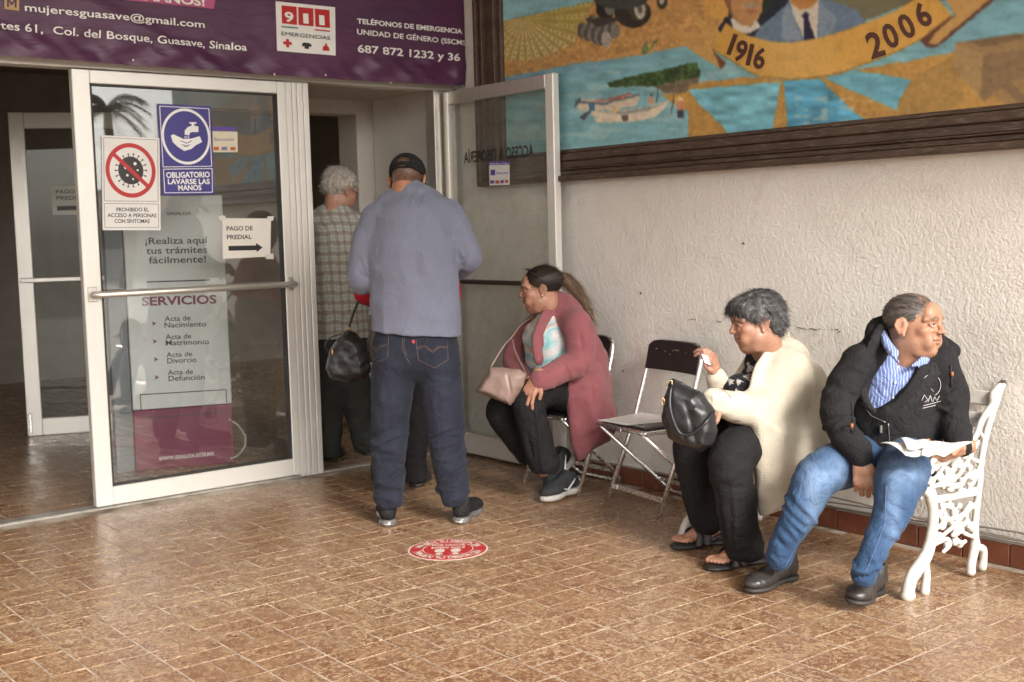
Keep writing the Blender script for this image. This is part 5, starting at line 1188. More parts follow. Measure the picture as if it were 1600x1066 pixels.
def slab(s, pts, n, th, bulge=.0, R=.04, rd=.006, k=.012, op='u'):     # a pillow with a polygon outline
    P = np.array(pts, float); n = nrm(n); o = P.mean(0); e1 = nrm(P[0] - o - n * np.dot(P[0] - o, n)); e2 = np.cross(n, e1); p2 = np.stack([(P - o) @ e1, (P - o) @ e2], 1)
    def fn(X, Y, Z):
        x, y, z = X - o[0], Y - o[1], Z - o[2]; a = x * e1[0] + y * e1[1] + z * e1[2]; b = x * e2[0] + y * e2[1] + z * e2[2]; w_ = np.abs(x * n[0] + y * n[1] + z * n[2])
        best = np.full(a.shape, 1e9); ins = np.zeros(a.shape, bool)
        for i in range(len(p2)):
            p, q = p2[i], p2[(i + 1) % len(p2)]; v = q - p; t = np.clip(((a - p[0]) * v[0] + (b - p[1]) * v[1]) / (v @ v), 0, 1)
            best = np.minimum(best, (a - p[0] - t * v[0]) ** 2 + (b - p[1] - t * v[1]) ** 2)
            if q[1] != p[1]: ins ^= ((p[1] > b) != (q[1] > b)) & (a < (q[0] - p[0]) * (b - p[1]) / (q[1] - p[1]) + p[0])
        sd = np.sqrt(best) * np.where(ins, -1, 1); t = th + bulge * np.sin(np.clip(-sd, 0, R) / R * 1.5708); q = w_ - t + rd; g2 = sd + rd
        return np.sqrt(np.maximum(q, 0) ** 2 + np.maximum(g2, 0) ** 2) + np.minimum(np.maximum(q, g2), 0) - rd
    r = th + bulge; return s._do(P.min(0) - r, P.max(0) + r, fn, k, op)
Vol.slab = slab
def m_colcloth(name, rough=.85, weave=420, wb=.3, extra=None):
    m = N(name); a = m.n('VertexColor', layer_name='Col'); co = m.coord('World')
    c = m.mix(1., a.outputs[0], m.ramp(m.noise(70, 4, .7, .2, co), [(.3, .86), (.7, 1.1)]), 'MULTIPLY')
    return m.out(c, rough, m.bump(m.noise(weave, 2, .6, 0, co), wb, .0007, m.bump(wrk(m, co), .38, .008, m.bump(m.noise(38, 4, .6, .5, co), .22, .003))), Specular_IOR_Level=.2, Sheen_Weight=.05)
M_CCOL = m_colcloth('dyed_cloth')
def body_axes(m):                             # coordinates: across the view, depth, height
    g = m.n('NewGeometry'); d1 = m.n('VectorMath', operation='DOT_PRODUCT'); d1.inputs[1].default_value = tuple(RH); m.l(g.outputs['Position'], d1.inputs[0]); sp = m.n('SeparateXYZ'); m.l(g.outputs['Position'], sp.inputs[0])
    d2 = m.n('VectorMath', operation='DOT_PRODUCT'); d2.inputs[1].default_value = tuple(FH); m.l(g.outputs['Position'], d2.inputs[0]); return d1.outputs['Value'], d2.outputs['Value'], sp.outputs['Z']
def m_plaid():
    m = N('plaid_cotton'); u, w_, z = body_axes(m); s_ = m.math('ADD', u, m.math('MULTIPLY', w_, .8)); s_ = m.math('ADD', s_, m.math('MULTIPLY', m.noise(7, 2), .03)); z = m.math('ADD', z, m.math('MULTIPLY', m.noise(6, 2), .03))
    def band(v, per, off, wd, soft_=.04): f = m.math('FRACT', m.math('ADD', m.math('DIVIDE', v, per), off)); return m.ramp(f, [(0, 0), (.5 - wd, 0), (.5 - wd + soft_, 1), (.5 + wd - soft_, 1), (.5 + wd, 0)])
    base = (.38, .39, .34); c = m.mix(m.math('MULTIPLY', band(s_, .052, 0, .22), .55), base, (.19, .135, .10)); c = m.mix(m.math('MULTIPLY', band(z, .056, .1, .22), .6), c, (.18, .13, .10))
    c = m.mix(m.math('MULTIPLY', band(s_, .052, .5, .06, .02), .6), c, (.22, .26, .24)); c = m.mix(m.math('MULTIPLY', band(z, .056, .6, .06, .02), .6), c, (.22, .26, .24))
    return m.out(c, .85, m.bump(m.noise(420, 2), .25, .0006, m.bump(wrk(m, m.coord('World')), .5, .010)), Specular_IOR_Level=.2, Sheen_Weight=.2)
def m_stripes():
    m = N('striped_cotton'); u, w_, z = body_axes(m); s_ = m.math('ADD', u, m.math('MULTIPLY', z, -.12)); s_ = m.math('ADD', s_, m.math('MULTIPLY', m.noise(9, 2), .012))
    f = m.math('FRACT', m.math('DIVIDE', s_, .0105)); b = m.ramp(f, [(0, 0), (.30, 0), (.38, 1), (.62, 1), (.70, 0)])
    c = m.mix(b, (.13, .19, .43), (.38, .44, .62)); return m.out(c, .75, m.bump(m.noise(500, 2), .2, .0005, m.bump(wrk(m, m.coord('World')), .5, .008)), Specular_IOR_Level=.25, Sheen_Weight=.15)
def m_knit(name, col, col2, rows=.0085, wb=.5):
    m = N(name); u, w_, z = body_axes(m); co = m.coord('World')
    zz = m.math('ADD', z, m.math('MULTIPLY', m.noise(12, 2), .01)); r = m.math('SINE', m.math('MULTIPLY', zz, 6.283 / rows)); q = m.math('SINE', m.math('MULTIPLY', m.math('ADD', u, m.math('MULTIPLY', w_, .7)), 6.283 / rows * .9))
    h = m.math('MULTIPLY', m.math('ADD', m.math('MULTIPLY', r, .6), m.math('MULTIPLY', q, .4)), .5)
    c = m.mix(m.ramp(m.noise(11, 4, .6, .3, co), [(.3, 0), (.7, 1)]), col2, col); c = m.mix(m.ramp(h, [(0, .28), (.25, 0)]), c, tuple(x * .62 for x in col))
    c = m.mix(m.ramp(m.noise(210, 2, .7, 0, co), [(.42, .35), (.6, 0)]), c, tuple(x * .66 for x in col))
    return m.out(c, .95, m.bump(h, wb, .003, m.bump(m.noise(160, 3, .7, 0, co), .5, .0015)), Specular_IOR_Level=.12, Sheen_Weight=.12, Sheen_Roughness=.6)
M_LEATHER = plain('black_shoe_leather', (.032, .028, .026), .36, var=.3, vscale=30, bump=.25, bscale=130)
M_SOLE = plain('dark_rubber_sole', (.03, .026, .022), .6, var=.3)
M_TROU = cloth('black_trouser_cloth', (.017, .016, .017), .8, sheen=.12)
M_LACE = plain('black_lace', (.014, .014, .014), .7)
M_BAG = plain('black_bag_leather', (.018, .017, .018), .38, var=.3, vscale=14, bump=.35, bscale=95)
M_GOLD = plain('brass_fitting', (.55, .38, .18), .3, .9)

# ================================================================ MAN IN THE BLACK HOODIE
def man_hoodie():
    b = Bd(4.45); t = thing('person', 'seated man in black fleece-lined hoodie, striped shirt and blue jeans on the right bench end', 'person', b.q(1400, 745, .05) * V3(1, 1, 0))
    sk = (.39, .215, .135); lat = b.dir(.95, -.30)
    A = head_frame(0, b.dir(.71, -.70, .03), b.dir(.08, .04, 1)); c = b.q(1428, 509, -.01); s = 1.05
    def hp(x, y, z, V):
        m = ((z > .058 - .9 * np.clip(y - .02, -1, .04)) & (y < .066)) | ((y < .004) & (z > -.05)) ; m2 = (np.abs(x) > .055) & (y < .022) & (z > .012); sf = np.clip((.080 - np.abs(x)) / .004, 0, 1); return (m | m2) * .6 * sf * (.8 + .4 * n3(V, .006)), (.10, .08, .07)
    hV = head(c, A, b.q(1414, 572, .04), sk, s, -.35, (.075, .05, .038), (.30, .13, .10), .2, .72, True, .55, .002, .8, .062, hp)
    R = hand(b.q(1346, 722, -.23), b.dir(.05, -.25, -1), b.dir(-.25, -1, .15), -1, (.75, .85, .5), .06, .96, sk, ((.038, .036, -.006), (.046, .064, -.010), (.044, .086, -.020)))
    L = hand(b.q(1503, 703, -.17), b.dir(-.92, -.35, -.12), b.dir(-.25, -.75, -.62), 1, (.35, .8, .6), .05, .98, sk, ((.036, .036, .006), (.046, .062, .020), (.040, .085, .030)))
    q = b.q; co = core([([q(1400, 700, .08), q(1402, 640, .04), q(1408, 580, .04)], [.075, .07, .06], lat, 1.2), ([q(1405, 700, .1), q(1272, 750, -.18), q(1220, 880, -.16)], [.05, .035, .02], None, 1), ([q(1420, 700, .08), q(1400, 765, -.36), q(1347, 880, -.46)], [.05, .035, .02], None, 1),
        ([q(1414, 580, .09), q(1338, 572, .04), q(1308, 645, -.05), q(1346, 722, -.23)], [.028, .028, .028, .024], None, 1), ([q(1414, 580, .09), q(1484, 575, .0), q(1492, 650, -.08), q(1503, 703, -.17)], [.035, .035, .03, .024], None, 1)], sk)
    put('body', new_mesh('body', *(lambda r: (r[0], r[1], M_SKIN, True, r[2]))(join([hV, R, L, co]))), t)
    def hb(v):
        v.ell((0, -.0165, .0355), (.0762, .0950, .0790), .001); v.ell((0, .118, .000), (.095, .085, .088), .01, op='s'); v.cut((0, 0, -.040), (0, -.25, -1)); v.ell((0, .05, -.03), (.2, .075, .042), .01, op='s')
        for sx in (-1, 1): v.ell((sx * .082, -.004, -.005), (.02, .024, .034), .006, op='s')
    hairmesh('hair', c, A, hb, (.028, .022, .019), t, lambda P: np.tile((0, -1., .10), (len(P), 1)) + np.array([0, 0, -.6]) * (P[:, 2:3] < .05), 3600, .013, s, disp=.0012, col2=(.12, .10, .088), wid=.0009, streak=(1, .25, 1), lift=.12, seedv=11)
    # shirt
    v = Vol(*vbox([q(1330, 500, .1), q(1490, 730, .2), q(1400, 600, -.2)], .1), .0055)
    b.ch(v, [(1398, 705, .08, .112), (1398, 645, .035, .116), (1402, 600, .03, .110), (1408, 565, .04, .086)], .02, 0, lat, 1.24); b.ch(v, [(1412, 575, .05, .072), (1413, 555, .06, .064)], .02); b.ch(v, [(1424, 530, .0, .05), (1414, 556, -.045, .045), (1402, 584, -.085, .016)], .012, op='s')
    V, Qd = v.mesh(); fl = [([q(1395, 560, -.1), q(1392, 640, -.14)], .008, .003), ([q(1372, 600, -.1), q(1380, 640, -.12)], .012, .004), ([q(1430, 590, -.1), q(1405, 640, -.12)], .012, .004)]
    V = folds(V, Qd, fl, .003, .05); put('shirt', new_mesh('shirt', V, Qd, m_stripes(), True), t); Ss = Surf(V, Qd)
    v = Vol(*vbox([q(1370, 500, .1), q(1460, 600, -.2)], .03), .0035)
    b.ch(v, [(1380, 518, .02, .012), (1384, 535, -.045, .013), (1394, 552, -.085, .010), (1404, 566, -.115, .004)], .008, 3, b.dir(.7, -.6), .6); b.ch(v, [(1378, 520, .05, .016), (1388, 540, -.04, .018), (1400, 552, -.09, .014)], .01, 3, b.dir(.4, -1), .35)
    b.ch(v, [(1450, 538, .02, .012), (1448, 556, -.05, .013), (1436, 566, -.085, .010), (1425, 572, -.11, .004)], .008, 3, b.dir(-.5, -.8), .5); b.ch(v, [(1452, 545, .0, .014), (1446, 568, -.06, .015), (1436, 580, -.095, .006)], .01, 3, b.dir(-.2, -1), .35)
    soft('collar', v, bpy.data.materials['striped_cotton'], t)
    g = MB()
    for a_, b_ in ((1402, 575), (1399, 598), (1396, 622), (1391, 645)):
        p = Ss.at(a_, b_, .002)
        if p is not None: g.ball(p, (.0055, .0035, .0055), 8, 4)
    g.build('button', M_WHITE, t)
    # hoodie
    v = Vol(*vbox([q(1300, 500, .15), q(1510, 740, .2), q(1400, 720, -.35), q(1300, 700, -.3)], .09), .0058)
    b.ch(v, [(1400, 712, .05, .140), (1399, 690, .04, .142), (1399, 640, .02, .136), (1404, 590, .02, .126), (1410, 562, .04, .094)], .03, 0, lat, 1.2)
    b.ch(v, [(1345, 558, .03, .055), (1400, 540, .06, .066), (1470, 562, -.01, .056)], .04)
    V0, Q0 = v.mesh(); S0 = Surf(V0, Q0)
    v.slab([q(x_, y_, -.20) for x_, y_ in ((1378, 480), (1372, 525), (1358, 568), (1352, 600), (1359, 627), (1385, 650), (1411, 634), (1436, 604), (1455, 575), (1460, 545), (1452, 500))], FH, .185, 0, .04, .004, .006, 's')
    b.ch(v, [(1341, 566, .0, .058), (1319, 602, -.02, .064), (1307, 645, -.06, .062), (1325, 688, -.16, .053), (1342, 708, -.20, .048), (1346, 718, -.22, .040)], .03, 3)
    b.ch(v, [(1474, 568, -.03, .056), (1486, 608, -.05, .061), (1489, 655, -.08, .058), (1497, 685, -.13, .052), (1502, 697, -.155, .040)], .03, 3)
    b.ch(v, [(1364, 535, .05, .030), (1368, 516, .09, .034), (1392, 504, .13, .034), (1425, 515, .17, .036), (1462, 532, .12, .036), (1486, 548, .04, .034)], .03, 3)
    V, Qd = v.mesh()
    fl = rings(q(1320, 575, 0), q(1306, 650, -.06), .072, 5, .006, .012, 3, 2.4, -FH) + rings(q(1310, 660, -.08), q(1342, 705, -.2), (.066, .048), 5, .006, .010, 5, 2.4, -FH) + rings(q(1490, 590, -.04), q(1492, 660, -.08), .070, 5, .006, .012, 9, 2.4, -FH) + \
        [([q(1362, 700, -.15), q(1440, 706, -.15)], .006, -.004), ([q(1420, 665, -.16), q(1440, 700, -.14)], .006, -.004)] + [([q(1345, 575, -.12), q(1350, 690, -.12)], .014, -.005), ([q(1465, 580, -.12), q(1462, 690, -.14)], .014, -.010), ([q(1380, 665, -.16), q(1384, 710, -.16)], .006, .003), ([q(1410, 680, -.13), q(1450, 700, -.12)], .012, .006), ([q(1350, 690, -.12), q(1440, 708, -.12)], .010, .006)]
    V = folds(V, Qd, fl, .0045, .07); M_HOOD = cloth('black_sweatshirt_fleece', (.020, .019, .020), .92, 480, .3, sheen=.15); put('hoodie', new_mesh('hoodie', V, Qd, M_HOOD, True), t); S_ = Surf(V, Qd)
    v = Vol(*vbox([q(1350, 490, .15), q(1490, 670, -.2)], .06), .0042)
    def band(pts, rs): 
        P = [(S0.at(x_, y_, -.006) if w0 is None else q(x_, y_, w0)) for x_, y_, w0 in pts]; v.chain(P, [1.05 * r_ for r_ in rs], .01, FH, .6, 'u', 4)
    band([(1402, 506, .10), (1382, 512, .05), (1369, 530, -.01), (1358, 556, None), (1350, 588, None), (1347, 614, None), (1358, 637, None), (1383, 656, None)], [.024, .024, .022, .020, .018, .015, .012, .008])
    band([(1440, 516, .12), (1462, 530, .06), (1472, 546, .0), (1463, 574, None), (1447, 602, None), (1426, 628, None), (1404, 645, None), (1386, 655, None)], [.026, .027, .027, .026, .022, .017, .012, .008])
    V, Qd = v.mesh(); V = V + normals(V, Qd) * (.0028 * n3(V, .0065) + .0015 * n3(V, .02))[:, None]; put('sherpa_lining', new_mesh('sherpa_lining', V, Qd, cloth('black_sherpa', (.026, .025, .026), .98, 260, .7, sheen=.5), True), t)
    g = MB(); g.tube(S_.path([(1388, 662), (1390, 690), (1392, 708)], .001), .0022, 5); g.tube(S_.path([(1345, 628), (1362, 650), (1384, 660)], .001), .0016, 5); g.build('zipper', plain('dull_zip_metal', (.35, .33, .30), .35, .8), t)
    z0 = S_.at(1377, 664, .004)
    if z0 is not None: g = MB(); g.box(z0 + V3(-.005, -.005, -.03), z0 + V3(.005, .004, .0), .002); g.build('zip_pull', MATS['dull_zip_metal'], t)
    g = MB(); 
    for k_ in range(14):                     # round chest emblem with a line of script under it
        a = math.radians(-70 + 21 * k_)
        if k_ < 10:
            P = S_.path([(1455 + 15 * math.cos(a), 602 - 17 * math.sin(a)), (1455 + 15 * math.cos(a + .37), 602 - 17 * math.sin(a + .37))], .0018, 3)
            if len(P) > 1: g.tube(P, .0011, 4)
    for pts in ([(1440, 626), (1444, 617), (1449, 625), (1444, 629)], [(1449, 629), (1453, 618), (1456, 628)], [(1457, 628), (1460, 620), (1464, 627), (1468, 619)], [(1442, 634), (1470, 627)], [(1441, 638), (1462, 633)], [(1446, 612), (1452, 605), (1458, 612)]):
        P = S_.path(pts, .0018, 2.5)
        if len(P) > 1: g.tube(P, .0011, 4)
    g.build('chest_emblem', plain('white_chest_print', (.62, .58, .58), .6), t)
    g = MB(); P = S_.path([(1484, 570), (1487, 588), (1486, 604)], .004); g.tube(P, .0028, 6) if len(P) > 1 else None
    P = S_.path([(1330, 630), (1332, 660), (1331, 676)], .004); g.tube(P, .0028, 6) if len(P) > 1 else None; g.build('drawstring', M_LACE, t)
    g = MB()
    for a_, b_ in ((1487, 585), (1331, 668)):
        p = S_.at(a_, b_, .007); g.tube([p - V3(0, 0, .008), p + V3(0, 0, .008)], .0055, 8)
    g.build('cord_stop', plain('brown_cord_stop', (.32, .12, .04), .5), t)
    # jeans
    v = Vol(*vbox([q(1440, 680, .2), q(1210, 900, -.3), q(1340, 930, -.55), q(1470, 760, -.2)], .10), .0062)
    v.ell(q(1400, 712, .08), (.19, .15, .12), .03, [lat, b.dir(.3, .95), (0, 0, 1)])
    b.ch(v, [(1385, 715, .08, .098), (1325, 722, -.07, .092), (1276, 748, -.175, .080), (1252, 800, -.19, .064), (1230, 838, -.175, .053), (1219, 864, -.16, .049), (1216, 872, -.16, .048)], .025, 4)
    b.ch(v, [(1420, 715, .05, .100), (1414, 728, -.18, .093), (1403, 762, -.355, .082), (1388, 815, -.42, .058), (1366, 858, -.455, .048), (1352, 890, -.46, .045), (1349, 898, -.46, .044)], .025, 4)
    V, Qd = v.mesh()
    fl = rings(q(1262, 780, -.19), q(1225, 860, -.17), (.07, .056), 6, .005, .010, 21, 2.2, -FH) + rings(q(1228, 855, -.17), q(1213, 890, -.16), .054, 4, .006, .007, 22, 3.4, -FH) + rings(q(1395, 800, -.4), q(1352, 900, -.46), (.066, .052), 7, .005, .010, 23, 2.2, -FH) + rings(q(1355, 890, -.46), q(1345, 918, -.46), .052, 4, .006, .007, 24, 3.4, -FH) + \
        [([q(1300, 738, -.2), q(1345, 715, -.1)], .012, .007), ([q(1290, 770, -.2), q(1335, 745, -.1)], .014, -.007), ([q(1370, 722, -.1), q(1345, 745, -.12)], .012, .007), ([q(1385, 735, -.3), q(1425, 730, -.3)], .010, .005), ([q(1410, 718, -.2), q(1440, 722, -.18)], .010, .005)]
    V = folds(V, Qd, fl, .0045, .06); px_, py_, _ = pxy(V)
    def jc(V):
        C = np.tile((.032, .068, .140), (len(V), 1)); m = np.exp(-((px_ - 1300) / 34) ** 2 - ((py_ - 738) / 26) ** 2) + .9 * np.exp(-((px_ - 1272) / 18) ** 2 - ((py_ - 770) / 50) ** 2) + np.exp(-((px_ - 1416) / 26) ** 2 - ((py_ - 742) / 24) ** 2) + .8 * np.exp(-((px_ - 1396) / 12) ** 2 - ((py_ - 800) / 60) ** 2)
        m = np.clip(m * (.8 + .5 * n3(V, .03)), 0, 1)[:, None]; C = C * (1 - m * .62) + np.array((.21, .31, .47)) * m * .62
        k_ = .1 * n3(V * V3(3, 3, .5), .02)[:, None] + .12 * n3(V, .07)[:, None]; return C * (1 + k_)
    put('jeans', new_mesh('jeans', V, Qd, m_colcloth('faded_denim', .85, 600, .4), True, jc(V)), t); S2 = Surf(V, Qd)
    g = MB()
    for pts in ([(1262, 812), (1240, 860), (1226, 888)], [(1385, 760), (1382, 820), (1362, 872), (1348, 905)]):
        P = S2.path(pts, .0008); g.tube(P, .0016, 4) if len(P) > 1 else None
    g.build('seam', plain('denim_seam', (.10, .14, .24), .8), t)
    h1 = onz(1240, 902); shoe(h1, onz(1168, 930) - h1, .30, M_LEATHER, M_SOLE, t, 'leather', .02, 0, M_LACE)
    h2 = onz(1370, 925); shoe(h2 + V3(0, 0, .004), onz(1322, 972) - h2, .30, M_LEATHER, M_SOLE, t, 'leather', .10, .10, M_LACE)
    # papers held over the knee, glasses in the shirt pocket
    tp = thing('papers', 'folded white papers held over the knee by the man in the black hoodie', 'papers', onz(1450, 700, .56))
    mp_ = MATS['office_paper']
    def sheet_(pts, z0, name='sheet', mat_=mp_, curl_=.012):
        P = [onz(a_, b_, z_) for a_, b_, z_ in pts]; n_ = 10; v_ = []; 
        for i in range(n_ + 1):
            for j in range(n_ + 1):
                s1, s2 = i / n_, j / n_; p = (P[0] * (1 - s1) + P[1] * s1) * (1 - s2) + (P[3] * (1 - s1) + P[2] * s1) * s2; v_.append(p + V3(0, 0, curl_ * math.sin(3.1 * s1) * (1 - .6 * s2) + .003 * math.sin(9 * s2 + 2 * s1)))
        v_ = np.array(v_); v_ = np.concatenate([v_, v_ - V3(0, 0, .0015)]); m_ = (n_ + 1) ** 2; f_ = []
        for i in range(n_):
            for j in range(n_): a_ = i * (n_ + 1) + j; f_ += [[a_, a_ + n_ + 1, a_ + n_ + 2, a_ + 1], [a_ + m_, a_ + 1 + m_, a_ + n_ + 2 + m_, a_ + n_ + 1 + m_]]
        return put(name, new_mesh(name, v_, f_, mat_, True), tp)
    sheet_([(1375, 692, .575), (1415, 713, .560), (1462, 712, .560), (1452, 690, .578)], 0); sheet_([(1448, 690, .580), (1440, 712, .562), (1476, 712, .566), (1520, 691, .590)], 0); sheet_([(1408, 684, .592), (1418, 703, .580), (1455, 700, .580), (1450, 688, .592)], 0, curl_=.004)
    te = thing('eyeglasses', 'dark folded eyeglasses hooked into the striped shirt pocket of the seated man', 'glasses', Ss.at(1425, 615, .01))
    g = MB(); P0 = Ss.at(1417, 622, .006); P1 = Ss.at(1432, 612, .012); ex = nrm(P1 - P0); g.tube([P0, P0 + ex * .015 + V3(0, 0, .006), P1, P1 + ex * .012 - V3(0, 0, .014), P0 + ex * .03 - V3(0, 0, .02), P0], .0018, 6); g.tube([P0, P0 + V3(0, -.002, -.016), P0 + ex * .016 + V3(0, 0, -.022)], .0016, 6); g.build('rim', M_BLKP, te)
man_hoodie()

# ================================================================ WOMAN IN THE CREAM CARDIGAN
def woman_cream():
    b = Bd(4.99); q = b.q; t = thing('person', 'seated woman with short grey hair, cream knitted cardigan and black trousers holding a pink ticket', 'person', q(1220, 790, -.1) * V3(1, 1, 0))
    sk = (.39, .215, .145); f = b.dir(-.784, -.62); lat = b.dir(.62, -.784)
    A = head_frame(0, b.dir(-.99, -.12, -.16), b.dir(-.16, 0, 1)); c = q(1181, 503, -.14); s = 1.0
    hV = head(c, A, q(1202, 560, -.08), sk, s, .7, (.06, .045, .04), (.34, .13, .11), 0, .6, False, .5, 0, .72, .064)
    R = hand(q(1120, 583, -.16), b.dir(-.28, -.25, .92), b.dir(.80, -.6, .35), -1, (.7, .8, .5), .03, .88, sk, ((.036, .036, -.012), (.036, .060, -.026), (.018, .074, -.034)))
    L = hand(q(1122, 626, -.44), b.dir(-.75, -.15, -.62), b.dir(-.4, -.8, .55), -1, (.3, .5, .3), .04, .92, sk)
    co = core([([q(1238, 690, 0), q(1232, 600, -.04), q(1212, 560, -.06)], [.10, .10, .06], lat, 1.2), ([q(1225, 690, -.12), q(1142, 705, -.36), q(1160, 868, -.38)], [.06, .05, .034], None, 1), ([q(1205, 690, .08), q(1086, 690, -.10), q(1106, 832, -.04)], [.06, .05, .034], None, 1),
        ([q(1210, 562, -.06), q(1240, 595, -.17), q(1200, 640, -.26), q(1122, 626, -.44)], [.04, .04, .04, .026], None, 1), ([q(1210, 562, -.06), q(1180, 578, .08), q(1142, 622, .0), q(1120, 583, -.16)], [.04, .04, .036, .026], None, 1)], sk)
    feet = []; sand = []
    for (hx, hy, tx, ty) in ((1190, 878, 1106, 893), (1136, 848, 1058, 858)):
        h = onz(hx, hy); d = nrm((onz(tx, ty) - h) * V3(1, 1, 0)); x = np.cross(d, (0, 0, 1)); Af = np.array([x, d, (0, 0, 1)]); W = lambda V, h=h, Af=Af: h + V @ Af
        v = Vol((-.06, -.03, .0), (.06, .27, .13), .0036); v.chain([(0, .035, .052), (0, .09, .060), (0, .15, .052), (0, .185, .042)], [.030, .031, .029, .022], .02, (1, 0, 0), 1.2); v.chain([(0, .045, .06), (0, .045, .115)], [.032, .030], .02)
        for i, (xx, yy, rr) in enumerate(((-.026, .243, .0125), (-.008, .240, .0092), (.006, .234, .0088), (.019, .226, .0085), (.031, .214, .0082))):
            xx = xx * (-1); v.chain([(xx * .9, .19, .040), (xx, yy - .018, .042), (xx, yy - .004, .036)], [.012, rr * 1.02, rr * .95], .006)
        V, Qd = v.mesh(); C = np.tile(np.array(sk) * (1.05, 1.0, .95), (len(V), 1)) * (1 + .1 * n3(V, .02))[:, None]
        for xx, yy in ((.026, .247), (.008, .243), (-.006, .237), (-.019, .229), (-.031, .217)): m = np.exp(-(np.linalg.norm(V - V3(xx, yy, .043), axis=1) / .006) ** 2)[:, None]; C = C * (1 - .5 * m) + np.array((.55, .34, .30)) * .5 * m
        feet.append((W(V), Qd, C)); sand.append((W, h))
    put('body', new_mesh('body', *(lambda r_: (r_[0], r_[1], M_SKIN, True, r_[2]))(join([hV, R, L, co] + feet))), t)
    ms = plain('dark_sandal_leather', (.030, .028, .027), .45, var=.25, vscale=30, bump=.2)
    for W, h in sand:
        v = Vol((-.07, -.04, -.01), (.07, .29, .12), .0032); v.chain([(0, .03, .014), (0, .10, .014), (0, .19, .012), (0, .225, .012)], [.040, .036, .050, .042], .02, (0, 0, 1), .34); v.cut((0, 0, 0), (0, 0, -1)); v.chain([(0, .01, .012), (0, .06, .016)], [.034, .03], .02, (0, 0, 1), .6)
        V, Qd = v.mesh(); put('sandal_sole', new_mesh('sandal_sole', W(V), Qd, ms, True), t)
        v = Vol((-.07, -.04, -.01), (.07, .29, .12), .003)
        for y0, y1, z_ in ((.150, .165, .078), (.112, .128, .092)):
            v.chain([(-.047, y0 + .01, .018), (-.036, y0, z_ * .72), (-.012, (y0 + y1) / 2, z_ * .98), (.012, y1, z_ * .98), (.036, y1, z_ * .70), (.047, y0 + .01, .018)], .016, .004, (0, 0, 1), .38, 'u', 3)
        v.chain([(-.040, .10, .03), (-.040, .04, .055), (-.0, -.002, .062), (.040, .04, .055), (.040, .10, .03)], .0075, .004, None, 1, 'u', 3)
        v.ell((0, .06, .065), (.033, .075, .055), .001, op='s'); v.ell((0, .16, .045), (.0385, .05, .040), .001, op='s')
        V, Qd = v.mesh(); put('sandal_strap', new_mesh('sandal_strap', W(V), Qd, ms, True), t)
    # trousers
    v = Vol(*vbox([q(1240, 690, .2), q(1160, 890, -.45), q(1080, 840, .05), q(1070, 680, -.2)], .11), .0068)
    v.ell(q(1232, 700, .02), (.17, .17, .13), .03)
    b.ch(v, [(1222, 700, -.12, .105), (1180, 692, -.27, .100), (1143, 712, -.375, .088), (1146, 760, -.39, .080), (1154, 820, -.385, .078), (1161, 850, -.37, .078), (1163, 856, -.37, .078)], .03, 4)
    b.ch(v, [(1205, 695, .05, .105), (1140, 682, -.02, .098), (1086, 690, -.095, .084), (1086, 740, -.085, .074), (1098, 795, -.06, .068), (1105, 812, -.05, .066)], .03, 4)
    v.cut(q(1160, 872, -.37), (0, 0, -1.), .01)
    V, Qd = v.mesh(); fl = [([q(1140, 735, -.45), q(1150, 800, -.46), q(1150, 860, -.45)], .012, .008), ([q(1125, 740, -.42), q(1130, 850, -.42)], .012, -.007), ([q(1170, 760, -.42), q(1180, 850, -.40)], .010, .009), ([q(1075, 720, -.15), q(1085, 820, -.1)], .010, .007), ([q(1100, 730, -.15), q(1110, 820, -.1)], .010, -.006), ([q(1150, 820, -.46), q(1190, 850, -.4)], .010, .007)] + rings(q(1142, 720, -.38), q(1150, 770, -.39), .085, 3, .004, .012, 31, 2, -FH)
    V = folds(V, Qd, fl, .004, .07); put('trousers', new_mesh('trousers', V, Qd, M_TROU, True), t)
    # blouse with pale leaf print
    v = Vol(*vbox([q(1240, 720, .15), q(1150, 560, -.25)], .16), .0055)
    b.ch(v, [(1232, 700, .0, .130), (1224, 640, -.03, .135), (1205, 600, -.06, .120), (1200, 570, -.06, .09)], .03, 0, lat, 1.15); v.ell(q(1160, 612, -.16), (.085, .085, .075), .04); v.ell(q(1182, 606, .0), (.075, .075, .07), .04); v.ell(q(1172, 655, -.10), (.10, .10, .09), .05)
    V, Qd = v.mesh(); V = folds(V, Qd, [([q(1150, 590, -.25), q(1180, 640, -.2)], .010, -.004)], .004, .05)
    def bc(V):
        r = np.random.default_rng(5); C = np.tile((.014, .013, .015), (len(V), 1)); x, y, _ = pxy(V)
        for i in range(34):
            cx_, cy_ = r.uniform(1112, 1215), r.uniform(548, 640); a = r.uniform(-.2, 1.4); l_ = r.uniform(5, 10)
            for da in (-.45, .1, .6): 
                u = (x - cx_ - 4 * math.cos(a + da)) * math.cos(a + da) + (y - cy_ - 4 * math.sin(a + da)) * math.sin(a + da); w_ = -(x - cx_) * math.sin(a + da) + (y - cy_) * math.cos(a + da); C[(u / l_) ** 2 + (w_ / 1.35) ** 2 < 1] = (.50, .47, .45)
        return C
    put('blouse', new_mesh('blouse', V, Qd, M_CCOL, True, bc(V)), t)
    # cardigan
    v = Vol(*vbox([q(1300, 520, .2), q(1090, 620, -.5), q(1200, 820, -.3), q(1100, 560, -.2)], .08), .006)
    b.ch(v, [(1238, 706, .0, .158), (1238, 650, -.01, .160), (1234, 605, -.03, .142), (1222, 568, -.04, .105), (1214, 552, -.04, .080)], .03, 0, lat, 1.16)
    b.ch(v, [(1238, 590, -.19, .07), (1222, 560, -.05, .07), (1190, 575, .09, .065)], .05)
